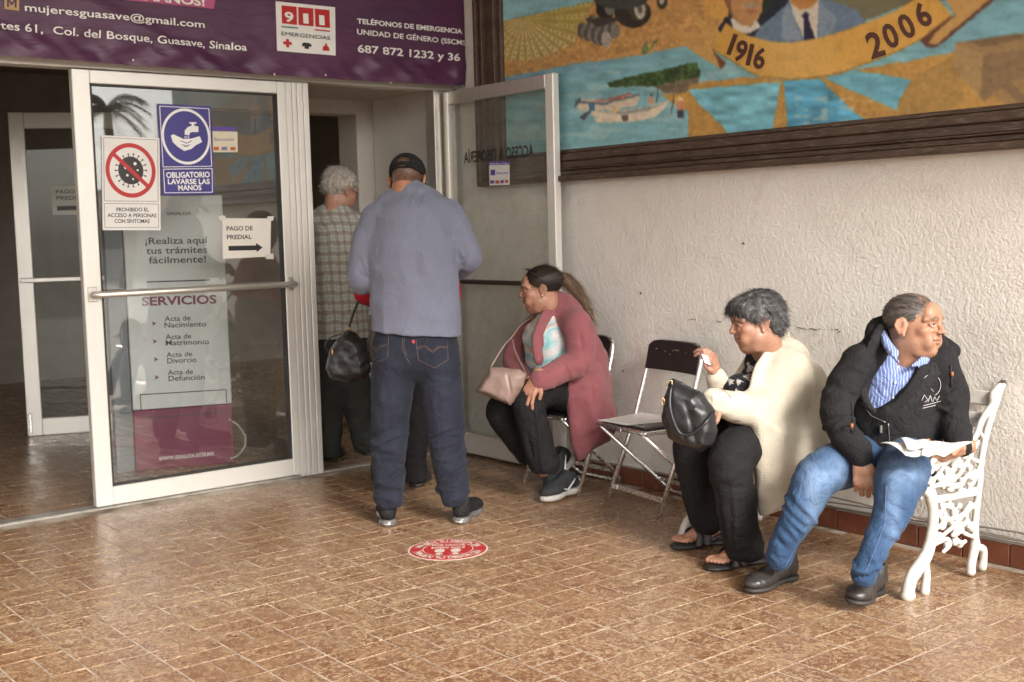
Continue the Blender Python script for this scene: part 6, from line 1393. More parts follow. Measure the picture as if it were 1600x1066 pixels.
    v.cut(q(1170, 606, -.235), b.dir(-.80, -.60, .30), .012); b.ch(v, [(1222, 528, -.04, .026), (1208, 545, -.13, .026), (1191, 568, -.20, .026), (1181, 594, -.25, .024), (1178, 622, -.28, .022)], .035, 4, lat, .6); b.ch(v, [(1232, 552, -.10, .050), (1218, 578, -.18, .053), (1204, 605, -.23, .050)], .04, 3); v.ell(q(1186, 545, -.09), (.058, .058, .05), .01, op='s')
    b.ch(v, [(1180, 575, .08, .062), (1150, 625, .03, .060), (1134, 625, -.05, .056), (1123, 603, -.12, .047), (1119, 590, -.15, .040)], .025, 3)
    v.chain([q(1236, 660, -.14), q(1236, 700, -.16)], .12, .05); v.slab([onp(*p, q(1232, 710, -.27), lat) for p in ((1180, 650), (1284, 640), (1286, 690), (1274, 735), (1248, 768), (1216, 796), (1193, 806), (1187, 780))], lat, .016, .06, .08, .012, .04)
    b.ch(v, [(1236, 580, -.17, .082), (1234, 612, -.21, .088), (1210, 636, -.25, .086), (1175, 640, -.31, .075), (1140, 634, -.39, .058), (1120, 628, -.43, .050), (1112, 624, -.45, .047)], .03, 4)
    V, Qd = v.mesh(); fl = [([q(1112, 612, -.5), q(1118, 645, -.48)], .006, .004), ([q(1128, 610, -.5), q(1134, 658, -.46)], .006, -.005), ([q(1142, 612, -.5), q(1150, 665, -.46)], .008, -.004), ([q(1180, 600, -.35), q(1225, 650, -.33)], .012, .006), ([q(1235, 655, -.30), q(1200, 668, -.33)], .010, -.010), ([q(1250, 600, -.27), q(1262, 690, -.25)], .014, .006), ([q(1205, 690, -.27), q(1210, 790, -.22)], .006, -.005), ([q(1192, 680, -.27), q(1198, 800, -.22)], .008, .004),
        ([q(1215, 690, -.3), q(1218, 745, -.26), q(1240, 768, -.22), q(1262, 735, -.22), q(1262, 700, -.26)], .005, .005), ([q(1240, 535, -.12), q(1195, 590, -.2), q(1185, 640, -.25)], .010, .006)]
    V = folds(V, Qd, fl, .0045, .07, seed=4); mk = m_knit('cream_knit', (.64, .575, .46), (.57, .505, .40), .0080, .45); put('cardigan', new_mesh('cardigan', V, Qd, mk, True), t); S_ = Surf(V, Qd)
    v = Vol(*vbox([q(1225, 515, .0), q(1160, 620, -.3)], .07), .0045)
    b.ch(v, [(1226, 524, .02, .022), (1220, 530, -.06, .022), (1206, 542, -.13, .016)], .03, 4); b.ch(v, [(1215, 525, .03, .020), (1190, 548, .06, .022), (1165, 574, .03, .022), (1146, 600, -.03, .018)], .02, 4)
    soft('collar', v, mk, t)
    def hb(v):
        v.ell((0, -.022, .044), (.090, .108, .086), .001); v.ell((0, .062, .068), (.066, .048, .036), .03); v.ell((0, -.065, -.012), (.074, .055, .07), .03)
        v.ell((0, .125, -.040), (.10, .085, .088), .012, op='s'); v.ell((0, .06, -.075), (.12, .10, .07), .01, op='s'); v.cut((0, 0, -.080), (0, .2, -1))
        for sx in (-1, 1): v.ell((sx * .090, .002, -.015), (.028, .022, .030), .008, op='s')
    def df(P): return np.stack([P[:, 0] * 2 + .5 * n3(P, .03), P[:, 1] * 3 + .02 + .8 * n3(P, .025, 2), -.35 - .0 * P[:, 2] + .8 * n3(P, .025, 4)], 1)
    hairmesh('hair', c, A, hb, (.012, .011, .011), t, df, 5200, .030, s, disp=.0042, col2=(.13, .125, .125), wid=.0009, streak=(1, .5, .6), lift=.30, seedv=21, gl=.2)
    # the ticket and the bag
    tk = thing('ticket', 'small pink and white ticket pinched in the raised hand of the woman in cream', 'ticket', q(1100, 555, -.22)); P = [q(1091, 546, -.22), q(1099, 551, -.24), q(1110, 571, -.24), q(1106, 574, -.22), q(1095, 560, -.21)]
    MB().plate(P, -FH, .0012).build('paper', plain('pink_ticket', (.66, .36, .42), .6), tk); MB().plate([q(1096, 553, -.243), q(1106, 556, -.245), q(1111, 571, -.245), q(1101, 567, -.243)], -FH, .0012).build('paper', MATS['office_paper'], tk)
    tb = thing('handbag', 'large black leather handbag standing open on the lap of the woman in cream', 'handbag', q(1078, 690, -.45)); nb = b.dir(-.35, -.93)
    v = Vol(*vbox([q(1030, 590, -.45), q(1125, 710, -.45)], .10), .005)
    v.slab([onp(x_, y_, q(1075, 650, -.46), nb) for x_, y_ in ((1050, 590), (1094, 610), (1116, 640), (1121, 672), (1114, 698), (1096, 707), (1066, 697), (1044, 684), (1033, 650), (1036, 622))], nb, .012, .052, .045, .014)
    v.slab([onp(x_, y_, q(1075, 600, -.46), nb) for x_, y_ in ((1056, 586), (1098, 604), (1096, 615), (1058, 601))], nb, .010, .0, .02, .003, .004, 's')
    V, Qd = v.mesh(); V = folds(V, Qd, [([q(1040, 625, -.52), q(1070, 690, -.52)], .008, -.004), ([q(1085, 640, -.53), q(1110, 690, -.5)], .010, .005), ([q(1070, 630, -.53), q(1088, 695, -.53)], .012, -.005)], .004, .05); put('bag_body', new_mesh('bag_body', V, Qd, M_BAG, True), tb); Sb = Surf(V, Qd)
    g = MB(); g.tube(Sb.path([(1051, 594), (1092, 612)], .002), .004, 6); P = [Sb.at(1050, 604, .006), Sb.at(1049, 630, .012), Sb.at(1053, 655, .016), Sb.at(1066, 675, .018), Sb.at(1085, 675, .018), Sb.at(1100, 660, .014), Sb.at(1112, 645, .008)]; P, _ = crs(P, [1] * len(P), 4); g.tube(P, .0065, 8); g.build('strap', M_BAG, tb)
    g = MB(); p = Sb.at(1048, 602, .008); ex = RH; ez = V3(0, 0, 1)
    g.tube([p + ex * .011 + ez * .014, p + ex * .011 - ez * .014, p - ex * .011 - ez * .014, p - ex * .011 + ez * .014], .0022, 6, False, True); p = Sb.at(1041, 629, .012); g.tube([p + ez * .02, p + ex * .006, p - ez * .006 + ex * .006, p - ez * .018 - ex * .005, p + ez * .01 - ex * .004, p + ez * .02], .0024, 6); g.build('buckle', M_GOLD, tb)
woman_cream()

# ================================================================ WOMAN IN THE MAUVE CARDIGAN
def woman_mauve():
    b = Bd(6.16); q = b.q; t = thing('person', 'seated woman leaning forward with dark ponytail, mauve knitted cardigan and black trousers', 'person', q(890, 750, 0) * V3(1, 1, 0))
    sk = (.39, .21, .14); lat = b.dir(.62, -.784)
    A = head_frame(0, b.dir(-.985, -.05, -.10), b.dir(-.16, 0, 1)); c = q(844, 452, -.16); s = .97
    hV = head(c, A, q(868, 500, -.10), sk, s, .55, (.035, .025, .022), (.36, .09, .09), 0, .55, False, 0, 0, .68, .06)
    L = hand(q(838, 590, -.42), b.dir(-.45, -.25, -.86), b.dir(-.35, -.75, .55), -1, (.25, .5, .3), .09, .98, sk, ((.040, .036, -.010), (.052, .064, -.018), (.054, .088, -.026)))
    co = core([([q(905, 600, 0), q(880, 545, -.03), q(870, 505, -.1)], [.11, .10, .06], lat, 1.2), ([q(900, 610, -.08), q(823, 625, -.37), q(850, 735, -.33)], [.07, .05, .034], None, 1), ([q(890, 610, .05), q(780, 640, -.18), q(835, 715, -.10)], [.07, .05, .034], None, 1),
        ([q(868, 500, -.1), q(900, 505, -.26), q(898, 572, -.34), q(838, 590, -.42)], [.04, .04, .036, .024], None, 1), ([q(868, 500, -.1), q(838, 500, .04), q(802, 560, -.05), q(822, 590, -.2)], [.04, .04, .034, .024], None, 1)], sk)
    put('body', new_mesh('body', *(lambda r_: (r_[0], r_[1], M_SKIN, True, r_[2]))(join([hV, L, co]))), t)
    v = Vol(*vbox([q(920, 600, .2), q(770, 640, -.4), q(860, 770, -.4)], .10), .0068)
    v.ell(q(898, 618, -.02), (.16, .16, .12), .03)
    b.ch(v, [(890, 615, -.12, .100), (858, 606, -.24, .094), (827, 624, -.37, .082), (834, 670, -.37, .076), (846, 715, -.345, .075), (851, 724, -.34, .075)], .03, 4)
    b.ch(v, [(880, 620, .04, .09), (830, 625, -.06, .086), (784, 640, -.18, .076), (798, 672, -.16, .070), (822, 705, -.12, .064), (832, 716, -.10, .06)], .03, 4)
    v.cut(q(850, 738, -.34), b.dir(0, 0, -1) if False else (0, 0, -1.), .01)
    V, Qd = v.mesh(); fl = [([q(838, 640, -.46), q(848, 735, -.42)], .010, .008), ([q(822, 650, -.43), q(832, 735, -.42)], .012, -.006), ([q(835, 625, -.47), q(872, 600, -.33)], .010, .007), ([q(850, 635, -.45), q(885, 618, -.3)], .010, -.006)]; V = folds(V, Qd, fl, .004, .07); put('trousers', new_mesh('trousers', V, Qd, M_TROU, True), t)
    # printed blouse
    v = Vol(*vbox([q(900, 600, .15), q(830, 500, -.25)], .13), .0055); b.ch(v, [(880, 600, -.06, .130), (862, 560, -.12, .125), (850, 528, -.15, .100), (858, 502, -.14, .066)], .04, 0, lat, 1.2)
    V, Qd = v.mesh(); V = folds(V, Qd, [], .004, .05)
    def bc(V):
        x, y, _ = pxy(V); n_ = n3(V, .07) * .9 + (y - 500) * .045 + (x - 820) * .03; k = (np.sin(n_ * 1.5) + 1) / 2; pal = np.array([(.62, .60, .58), (.20, .52, .55), (.60, .62, .60), (.66, .36, .25), (.26, .46, .52), (.64, .60, .55)]); i = np.clip(k * 5, 0, 4.999); j = i.astype(int); f_ = (i - j)[:, None]; return pal[j] * (1 - f_) + pal[j + 1] * f_
    put('blouse', new_mesh('blouse', V, Qd, M_CCOL, True, bc(V)), t)
    # cardigan
    v = Vol(*vbox([q(970, 560, .25), q(785, 560, -.1), q(905, 740, -.3), q(830, 600, -.5), q(870, 450, 0)], .07), .006)
    b.ch(v, [(908, 610, .0, .150), (900, 565, -.02, .152), (886, 525, -.06, .138), (876, 495, -.09, .105), (874, 475, -.09, .066)], .03, 0, lat, 1.16)
    b.ch(v, [(903, 510, -.25, .068), (878, 488, -.08, .075), (846, 500, .06, .062)], .05)
    v.cut(q(832, 540, -.27), b.dir(-.86, -.50, .22), .012); b.ch(v, [(870, 470, -.05, .026), (860, 484, -.16, .030), (846, 508, -.25, .032), (838, 534, -.30, .030), (842, 562, -.32, .026)], .035, 4, lat, .6); v.ell(q(848, 488, -.14), (.050, .050, .045), .01, op='s')
    b.ch(v, [(846, 505, .05, .060), (818, 530, .04, .064), (804, 556, -.02, .060), (806, 575, -.10, .050), (818, 588, -.18, .042)], .03, 4)
    v.slab([onp(*p, q(920, 640, -.17), lat) for p in ((884, 590), (930, 560), (945, 600), (960, 640), (962, 665), (950, 690), (925, 704), (905, 722), (896, 700), (889, 650))], lat, .014, .085, .12, .012, .045)
    b.ch(v, [(902, 505, -.25, .072), (908, 535, -.29, .074), (903, 566, -.33, .072), (880, 578, -.36, .064), (856, 590, -.40, .056), (845, 595, -.415, .052)], .03, 4)
    V, Qd = v.mesh(); fl = [([q(858, 575, -.45), q(866, 608, -.42)], .006, .006), ([q(905, 515, -.36), q(915, 590, -.38)], .012, -.006), ([q(880, 555, -.43), q(900, 600, -.4)], .010, .006), ([q(922, 590, -.3), q(922, 612, -.3), q(915, 618, -.3)], .006, -.008), ([q(905, 600, -.34), q(912, 700, -.28)], .012, .009), ([q(935, 610, -.25), q(940, 690, -.22)], .014, .008), ([q(925, 600, -.28), q(928, 700, -.22)], .010, -.008), ([q(870, 470, -.2), q(850, 500, -.28), q(846, 540, -.3)], .012, .006)]
    V = folds(V, Qd, fl, .0045, .07, seed=8); mk = m_knit('mauve_knit', (.31, .105, .115), (.24, .075, .085), .0070, .5); put('cardigan', new_mesh('cardigan', V, Qd, mk, True), t)
    v = Vol(*vbox([q(880, 460, .0), q(820, 580, -.3)], .07), .0045)
    b.ch(v, [(874, 466, .0, .020), (868, 474, -.06, .024), (858, 486, -.16, .022)], .02, 4); b.ch(v, [(866, 470, .02, .02), (842, 492, .04, .022), (822, 512, .0, .022), (812, 540, -.05, .022), (810, 570, -.10, .02)], .02, 4)
    soft('collar', v, mk, t)
    def hb(v):
        v.ell((0, -.022, .040), (.0815, .100, .082), .001); v.ell((0, .130, .000), (.10, .085, .095), .012, op='s'); v.ell((0, .06, -.065), (.12, .075, .075), .01, op='s'); v.cut((0, 0, -.055), (0, -.1, -1))
        for sx in (-1, 1): v.ell((sx * .086, -.002, -.008), (.022, .026, .036), .008, op='s')
    hairmesh('hair', c, A, hb, (.010, .007, .006), t, lambda P: np.tile((0, -1., .25), (len(P), 1)), 2600, .03, s, disp=.0012, col2=(.045, .028, .020), wid=.0009, streak=(1, .25, 1), lift=.06, seedv=31)
    loc_ = lambda p: (p - c) @ A.T / s
    pt = [loc_(q(*p)) for p in ((866, 432, -.10), (884, 436, -.07), (900, 452, -.04), (914, 476, -.03), (924, 496, -.04))]
    hairmesh('ponytail', c, A, lambda v: v.chain(pt, [.020, .028, .027, .020, .006], .01, None, 1, 'u', 4), (.05, .028, .018), t, lambda P: np.tile(nrm(pt[-1] - pt[1]), (len(P), 1)), 1500, .07, s, .0035, (-.15, -.36, -.22), (.15, .0, .16), .003, (.24, .15, .09), .0009, (1, .5, .5), .12, 33, .2)
    g = MB(); S_ = loc(c, A, s); g.tube([S_(V3(.080 * math.cos(a), -.088 + .0 * a, 0) * V3(0, 1, 0) + V3(.022 * math.cos(a), 0, .045 + .022 * math.sin(a))) for a in np.linspace(0, 6.28, 13)[:-1]], .006, 6, False, True); g.build('hair_tie', M_BLKP, t)
    g = MB(); g.tube([S_(V3(-.088, .004 + .012 * math.cos(a), -.046 + .014 * math.sin(a))) for a in np.linspace(0, 6.28, 15)[:-1]], .0013, 5, False, True); g.build('earring', M_GOLD, t)
    tg = thing('sunglasses', 'dark sunglasses pushed up on the hair of the woman in the mauve cardigan', 'sunglasses', S_(V3(0, .03, .12)))
    g = MB(); P = [S_(V3(*p)) for p in ((-.085, -.03, .030), (-.080, .01, .070), (-.066, .045, .100), (-.04, .06, .112), (0, .066, .115), (.04, .06, .112), (.066, .045, .100), (.080, .01, .070), (.085, -.03, .030))]; g.tube(P, .0026, 6); g.build('rim', M_BLKP, tg)
    for sx in (-1, 1): g = MB(); g.ball(S_(V3(sx * .034, .045, .108)), (.026, .017, .005), 10, 6, A); g.build('lens', plain('dark_lens', (.012, .012, .014), .08), tg)
    # shoes with pale swoosh and thick pale sole
    mu = cloth('charcoal_sneaker_mesh', (.040, .042, .045), .8, 300, .5); msl = plain('pale_foam_sole', (.50, .47, .44), .6, var=.1, vscale=30)
    h1 = onz(898, 772) ; A1, W1 = shoe(h1 + V3(0, 0, .012), onz(840, 790) - h1, .265, mu, msl, t, 'sneaker', -.02, 0, M_LACE)
    def swoosh(W): 
        g = MB(); P = [W(V3(x_, y_, z_)) for x_, y_, z_ in ((-.0505, .150, .052), (-.0485, .125, .042), (-.045, .100, .048), (-.043, .070, .066), (-.040, .045, .082))]; P, _ = crs(P, [1] * 5, 3); g.tube(P, [.003 + .003 * math.sin(3.1 * i / (len(P) - 1)) * (1 - .5 * i / len(P)) for i in range(len(P))], 5); g.build('swoosh', plain('white_shoe_mark', (.7, .69, .68), .5), t)
    swoosh(W1)
    h2 = q(893, 752, -.06); A2, W2 = shoe(q(895, 712, -.02), onz(868, 745) - onz(900, 738), .25, mu, msl, t, 'sneaker', -.85, 0, M_LACE); swoosh(W2)
    # bag
    tb = thing('handbag', 'soft taupe handbag with thin strap on the lap of the woman in mauve', 'handbag', q(785, 625, -.40)); nb = b.dir(-.25, -.97); o_ = q(785, 600, -.40)
    v = Vol(*vbox([q(742, 570, -.4), q(822, 636, -.4)], .10), .005); v.slab([onp(x_, y_, o_, nb) for x_, y_ in ((766, 573), (812, 577), (824, 586), (818, 604), (803, 630), (798, 635), (770, 623), (742, 612))], nb, .010, .040, .038, .014)
    V, Qd = v.mesh(); V = folds(V, Qd, [([q(792, 585, -.46), q(800, 620, -.46)], .008, -.004), ([q(765, 590, -.46), q(780, 615, -.46)], .012, .004)], .003, .05); mt = plain('taupe_leather', (.30, .205, .175), .42, var=.1, bump=.25, bscale=120); put('bag_body', new_mesh('bag_body', V, Qd, mt, True), tb)
    g = MB(); P, _ = crs([onp(767, 574, o_, nb), q(784, 545, -.32), q(802, 524, -.22), q(814, 508, -.10), q(838, 492, -.06), q(858, 482, .02)], [1] * 6, 4); g.tube(P, .0042, 6); P, _ = crs([onp(822, 585, o_, nb), q(815, 570, -.33), q(806, 552, -.26), q(800, 530, -.18)], [1] * 4, 4); g.tube(P, .004, 6); g.build('strap', mt, tb)
woman_mauve()

# ================================================================ MAN IN THE CAP, seen from behind
def man_cap():
    b = Bd(5.5); q = b.q; t = thing('person', 'man seen from behind in black cap, grey-blue long sleeved shirt and dark jeans', 'person', q(662, 812, 0) * V3(1, 1, 0)); sk = (.36, .18, .11)
    A = head_frame(0, b.dir(.16, .84, -.55), b.dir(.05, .5, .84)); c = q(637, 284, .11); s = 1.0
    def hp(x, y, z, V): return ((y < .012) & (z > -.055) & ~((np.abs(x) > .076))) * (.75 + .2 * n3(V, .008)), (.045, .032, .026)
    hV = head(c, A, q(640, 306, .06), sk, s, .1, neck_r=.064, hairpaint=hp, h=.004)
    co = core([([q(650, 540, .0), q(650, 440, 0), q(645, 335, .03)], [.10, .11, .08], RH, 1.3), ([q(618, 560, 0), q(611, 690, .02), q(608, 760, -.03)], [.07, .05, .03], None, 1), ([q(684, 560, 0), q(696, 690, .02), q(710, 755, -.03)], [.07, .05, .03], None, 1),
        ([q(645, 325, .04), q(588, 345, .04), q(563, 432, .02), q(600, 440, .24)], [.05, .05, .04, .03], None, 1), ([q(645, 325, .04), q(703, 345, .04), q(731, 412, .05), q(690, 430, .27)], [.05, .05, .04, .03], None, 1)], sk)
    H1 = hand(q(604, 438, .27), b.dir(.5, .8, .1), b.dir(-.6, .3, .6), 1, s=1.0, skin=sk, h=.005); H2 = hand(q(686, 428, .30), b.dir(-.5, .8, .1), b.dir(.6, .3, .6), -1, s=1.0, skin=sk, h=.005)
    put('body', new_mesh('body', *(lambda r_: (r_[0], r_[1], M_SKIN, True, r_[2]))(join([hV, co, H1, H2]))), t)
    # cap: crown with an open arch at the back, strap, brim in front
    v = Vol((-.13, -.14, -.06), (.13, .20, .16), .0035)
    v.ell((0, -.012, .040), (.0855, .106, .086), .001); v.cut((0, 0, .030), (0, .0, -1)) if False else v.cut((0, 0, .014), (0, .12, -1), .003)
    v.ell((0, -.012, .036), (.081, .101, .082), .002, op='s'); v.ell((0, -.112, .040), (.033, .03, .030), .003, op='s')
    v.chain([(-.05, .085, .028), (0, .135, .022), (.05, .085, .028)], [.03, .045, .03], .01, (0, 0, 1), .07)
    V, Qd = v.mesh(); cap = put('cap', new_mesh('cap', c + (V * s) @ A, Qd, cloth('black_cap_cotton', (.018, .018, .020), .85, 420, .4), True), t)
    g = MB(); W = loc(c, A, s); P = [W(V3(.0865 * math.sin(a), -.012 - .107 * math.cos(a), .022)) for a in np.linspace(-.6, .6, 9)]
    for a_, b_ in zip(P[:-1], P[1:]): g.bar(a_, b_, .003, .016, A[2])
    g.build('strap', bpy.data.materials['black_cap_cotton'], cap)
    # jeans
    v = Vol(*vbox([q(570, 500, .2), q(740, 800, -.2)], .07), .0066)
    v.ell(q(649, 548, .01), (.198, .140, .15), .03, [RH, FH, (0, 0, 1)]); b.ch(v, [(650, 505, .01, .122), (650, 530, .01, .130)], .03, 0, RH, 1.45); v.ell(q(617, 560, -.055), (.085, .075, .09), .04); v.ell(q(682, 562, -.055), (.085, .075, .09), .04)
    b.ch(v, [(619, 560, .0, .108), (613, 610, .0, .100), (609, 665, .02, .088), (608, 720, .0, .078), (609, 764, -.03, .072), (609, 778, -.04, .067)], .025, 4)
    b.ch(v, [(682, 560, .0, .108), (689, 610, .0, .100), (696, 665, .02, .088), (702, 720, .0, .078), (709, 761, -.03, .071), (711, 774, -.04, .066)], .025, 4)
    b.ch(v, [(649, 640, -.14, .008), (649, 605, -.15, .006)], .03, op='s'); v.cut(q(650, 792, -.04), (0, 0, -1.), .008)
    V, Qd = v.mesh()
    fl = rings(q(609, 670, .02), q(609, 725, 0), .086, 6, .007, .010, 41, 2.8, -FH) + rings(q(696, 670, .02), q(704, 725, 0), .086, 6, .007, .010, 42, 2.8, -FH) + rings(q(608, 735, -.01), q(609, 785, -.04), .078, 5, .009, .010, 43, 3, -FH) + rings(q(706, 735, -.01), q(712, 782, -.04), .078, 5, .009, .010, 44, 3, -FH) + \
        [([q(640, 585, -.13), q(600, 620, -.10)], .012, -.006), ([q(660, 590, -.13), q(715, 600, -.10)], .012, .006), ([q(655, 600, -.13), q(700, 640, -.10)], .012, -.007), ([q(650, 530, -.15), q(649, 600, -.15)], .008, -.008), ([q(595, 610, -.1), q(600, 670, -.08)], .014, .005), ([q(640, 600, -.12), q(628, 680, -.07)], .012, .006), ([q(672, 610, -.12), q(680, 690, -.07)], .012, .006)]
    V = folds(V, Qd, fl, .0045, .06, seed=14); x, y, _ = pxy(V)
    jc = np.tile((.019, .0215, .034), (len(V), 1)) * (1 + .22 * n3(V, .05) + .12 * n3(V * V3(3, 3, .5), .02))[:, None]; m = np.clip(np.exp(-((x - 612) / 16) ** 2 - ((y - 610) / 60) ** 2) + np.exp(-((x - 692) / 16) ** 2 - ((y - 610) / 60) ** 2), 0, 1)[:, None] * .3; jc = jc * (1 - m) + np.array((.042, .048, .075)) * m
    put('jeans', new_mesh('jeans', V, Qd, bpy.data.materials['faded_denim'], True, jc), t); S_ = Surf(V, Qd)
    g = MB()
    def st(pts, off=.0010, r=.0009):
        P = S_.path(pts, off, 3)
        if len(P) > 1: g.tube(P, r, 4)
    for dx in (0, 2.2):
        st([(583, 541 + dx), (588, 548 + dx), (593, 541 + dx), (604, 538 + dx)]); st([(650, 543 + dx), (664, 540 + dx), (676, 549 + dx), (686, 541 + dx), (699, 542 + dx)])
    st([(580, 521), (580, 558), (593, 565), (606, 559), (607, 525)]); st([(650, 531), (654, 563), (680, 575), (700, 562), (699, 534)]); st([(629, 528), (629, 545), (634, 558), (642, 570)]); st([(631.5, 528), (631.5, 544), (636, 556)])
    g.build('stitching', plain('copper_thread', (.20, .12, .08), .7), t)
    g = MB(); P = [S_.at(a_, b_, .004) for a_, b_ in ((644, 531), (648, 532), (648, 537), (644, 536))]; g.plate(P, -FH, .001); g.build('red_tab', M_RED, t)
    v = Vol(*vbox([q(570, 500, .2), q(730, 580, -.2)], .05), .004)
    # shirt
    v = Vol(*vbox([q(545, 290, .3), q(745, 535, -.15)], .08), .0058)
    b.ch(v, [(650, 540, .0, .150), (650, 500, .0, .144), (647, 450, .0, .142), (645, 395, .0, .146), (646, 345, .025, .128), (645, 318, .05, .090)], .03, 0, RH, 1.42)
    b.ch(v, [(592, 338, .045, .064), (643, 312, .06, .068), (698, 336, .045, .064)], .05); b.ch(v, [(640, 303, .06, .066), (639, 296, .07, .062)], .025)
    b.ch(v, [(588, 342, .045, .066), (572, 380, .03, .066), (563, 415, .02, .061), (563, 436, .02, .056), (574, 444, .10, .050), (600, 440, .24, .042)], .03, 3)
    b.ch(v, [(702, 340, .045, .068), (720, 372, .04, .068), (731, 400, .04, .062), (728, 412, .09, .056), (706, 425, .18, .048), (688, 430, .27, .042)], .03, 3)
    v.cut(q(650, 520, 0), nrm(RH * -.12 * -1 * -1 + V3(0, 0, -1)), .006) if False else v.cut(q(650, 521, 0), nrm(V3(0, 0, -1) - RH * .09), .006)
    V, Qd = v.mesh()
    fl = [([q(590, 350, -.1), q(585, 440, -.12)], .010, -.006), ([q(705, 350, -.1), q(708, 410, -.12)], .010, -.007), ([q(640, 330, -.12), q(650, 300, -.02)], .008, .004), ([q(655, 330, -.12), q(665, 306, -.02)], .008, .005), ([q(600, 480, -.18), q(640, 500, -.2)], .012, .005), ([q(595, 470, -.18), q(660, 450, -.2)], .016, .006), ([q(615, 495, -.18), q(700, 510, -.2)], .014, .006), ([q(620, 430, -.18), q(690, 400, -.18)], .022, .007), ([q(645, 505, -.18), q(690, 485, -.18)], .014, -.006),
        ([q(565, 400, -.05), q(575, 425, -.04)], .010, .005), ([q(560, 425, -.04), q(578, 436, -.03)], .008, -.005), ([q(715, 375, -.05), q(722, 400, -.03)], .010, .006), ([q(735, 385, -.02), q(722, 415, 0)], .008, -.006), ([q(650, 350, -.1), q(650, 430, -.15)], .03, -.006), ([q(585, 505, -.15), q(715, 516, -.15)], .004, -.0022)]
    V = folds(V, Qd, fl, .0055, .08, seed=17); put('shirt', new_mesh('shirt', V, Qd, cloth('grey_blue_jersey', (.165, .175, .230), .88, 420, .3, .08, 5, .1, wr=.22), True), t)
    ms = cloth('black_trainer_knit', (.018, .018, .019), .7, 200, .5); so_ = plain('clear_grey_sole', (.13, .12, .115), .3, var=.3, vscale=40)
    for (hx, hy), (tx, ty) in (((607, 824), (600, 790)), ((717, 820), (748, 796))):
        h = onz(hx, hy); d = onz(tx, ty) - h; Ah, W = shoe(h, d, .29, ms, so_, t, 'sneaker', 0, 0, M_LACE)
        g = MB(); g.tube([W(V3(.030 * math.sin(a), .040 - .046 * math.cos(a), .015)) for a in np.linspace(-1.1, 1.1, 9)], .006, 6); g.build('air_bubble', M_CHROME, t)
man_cap()

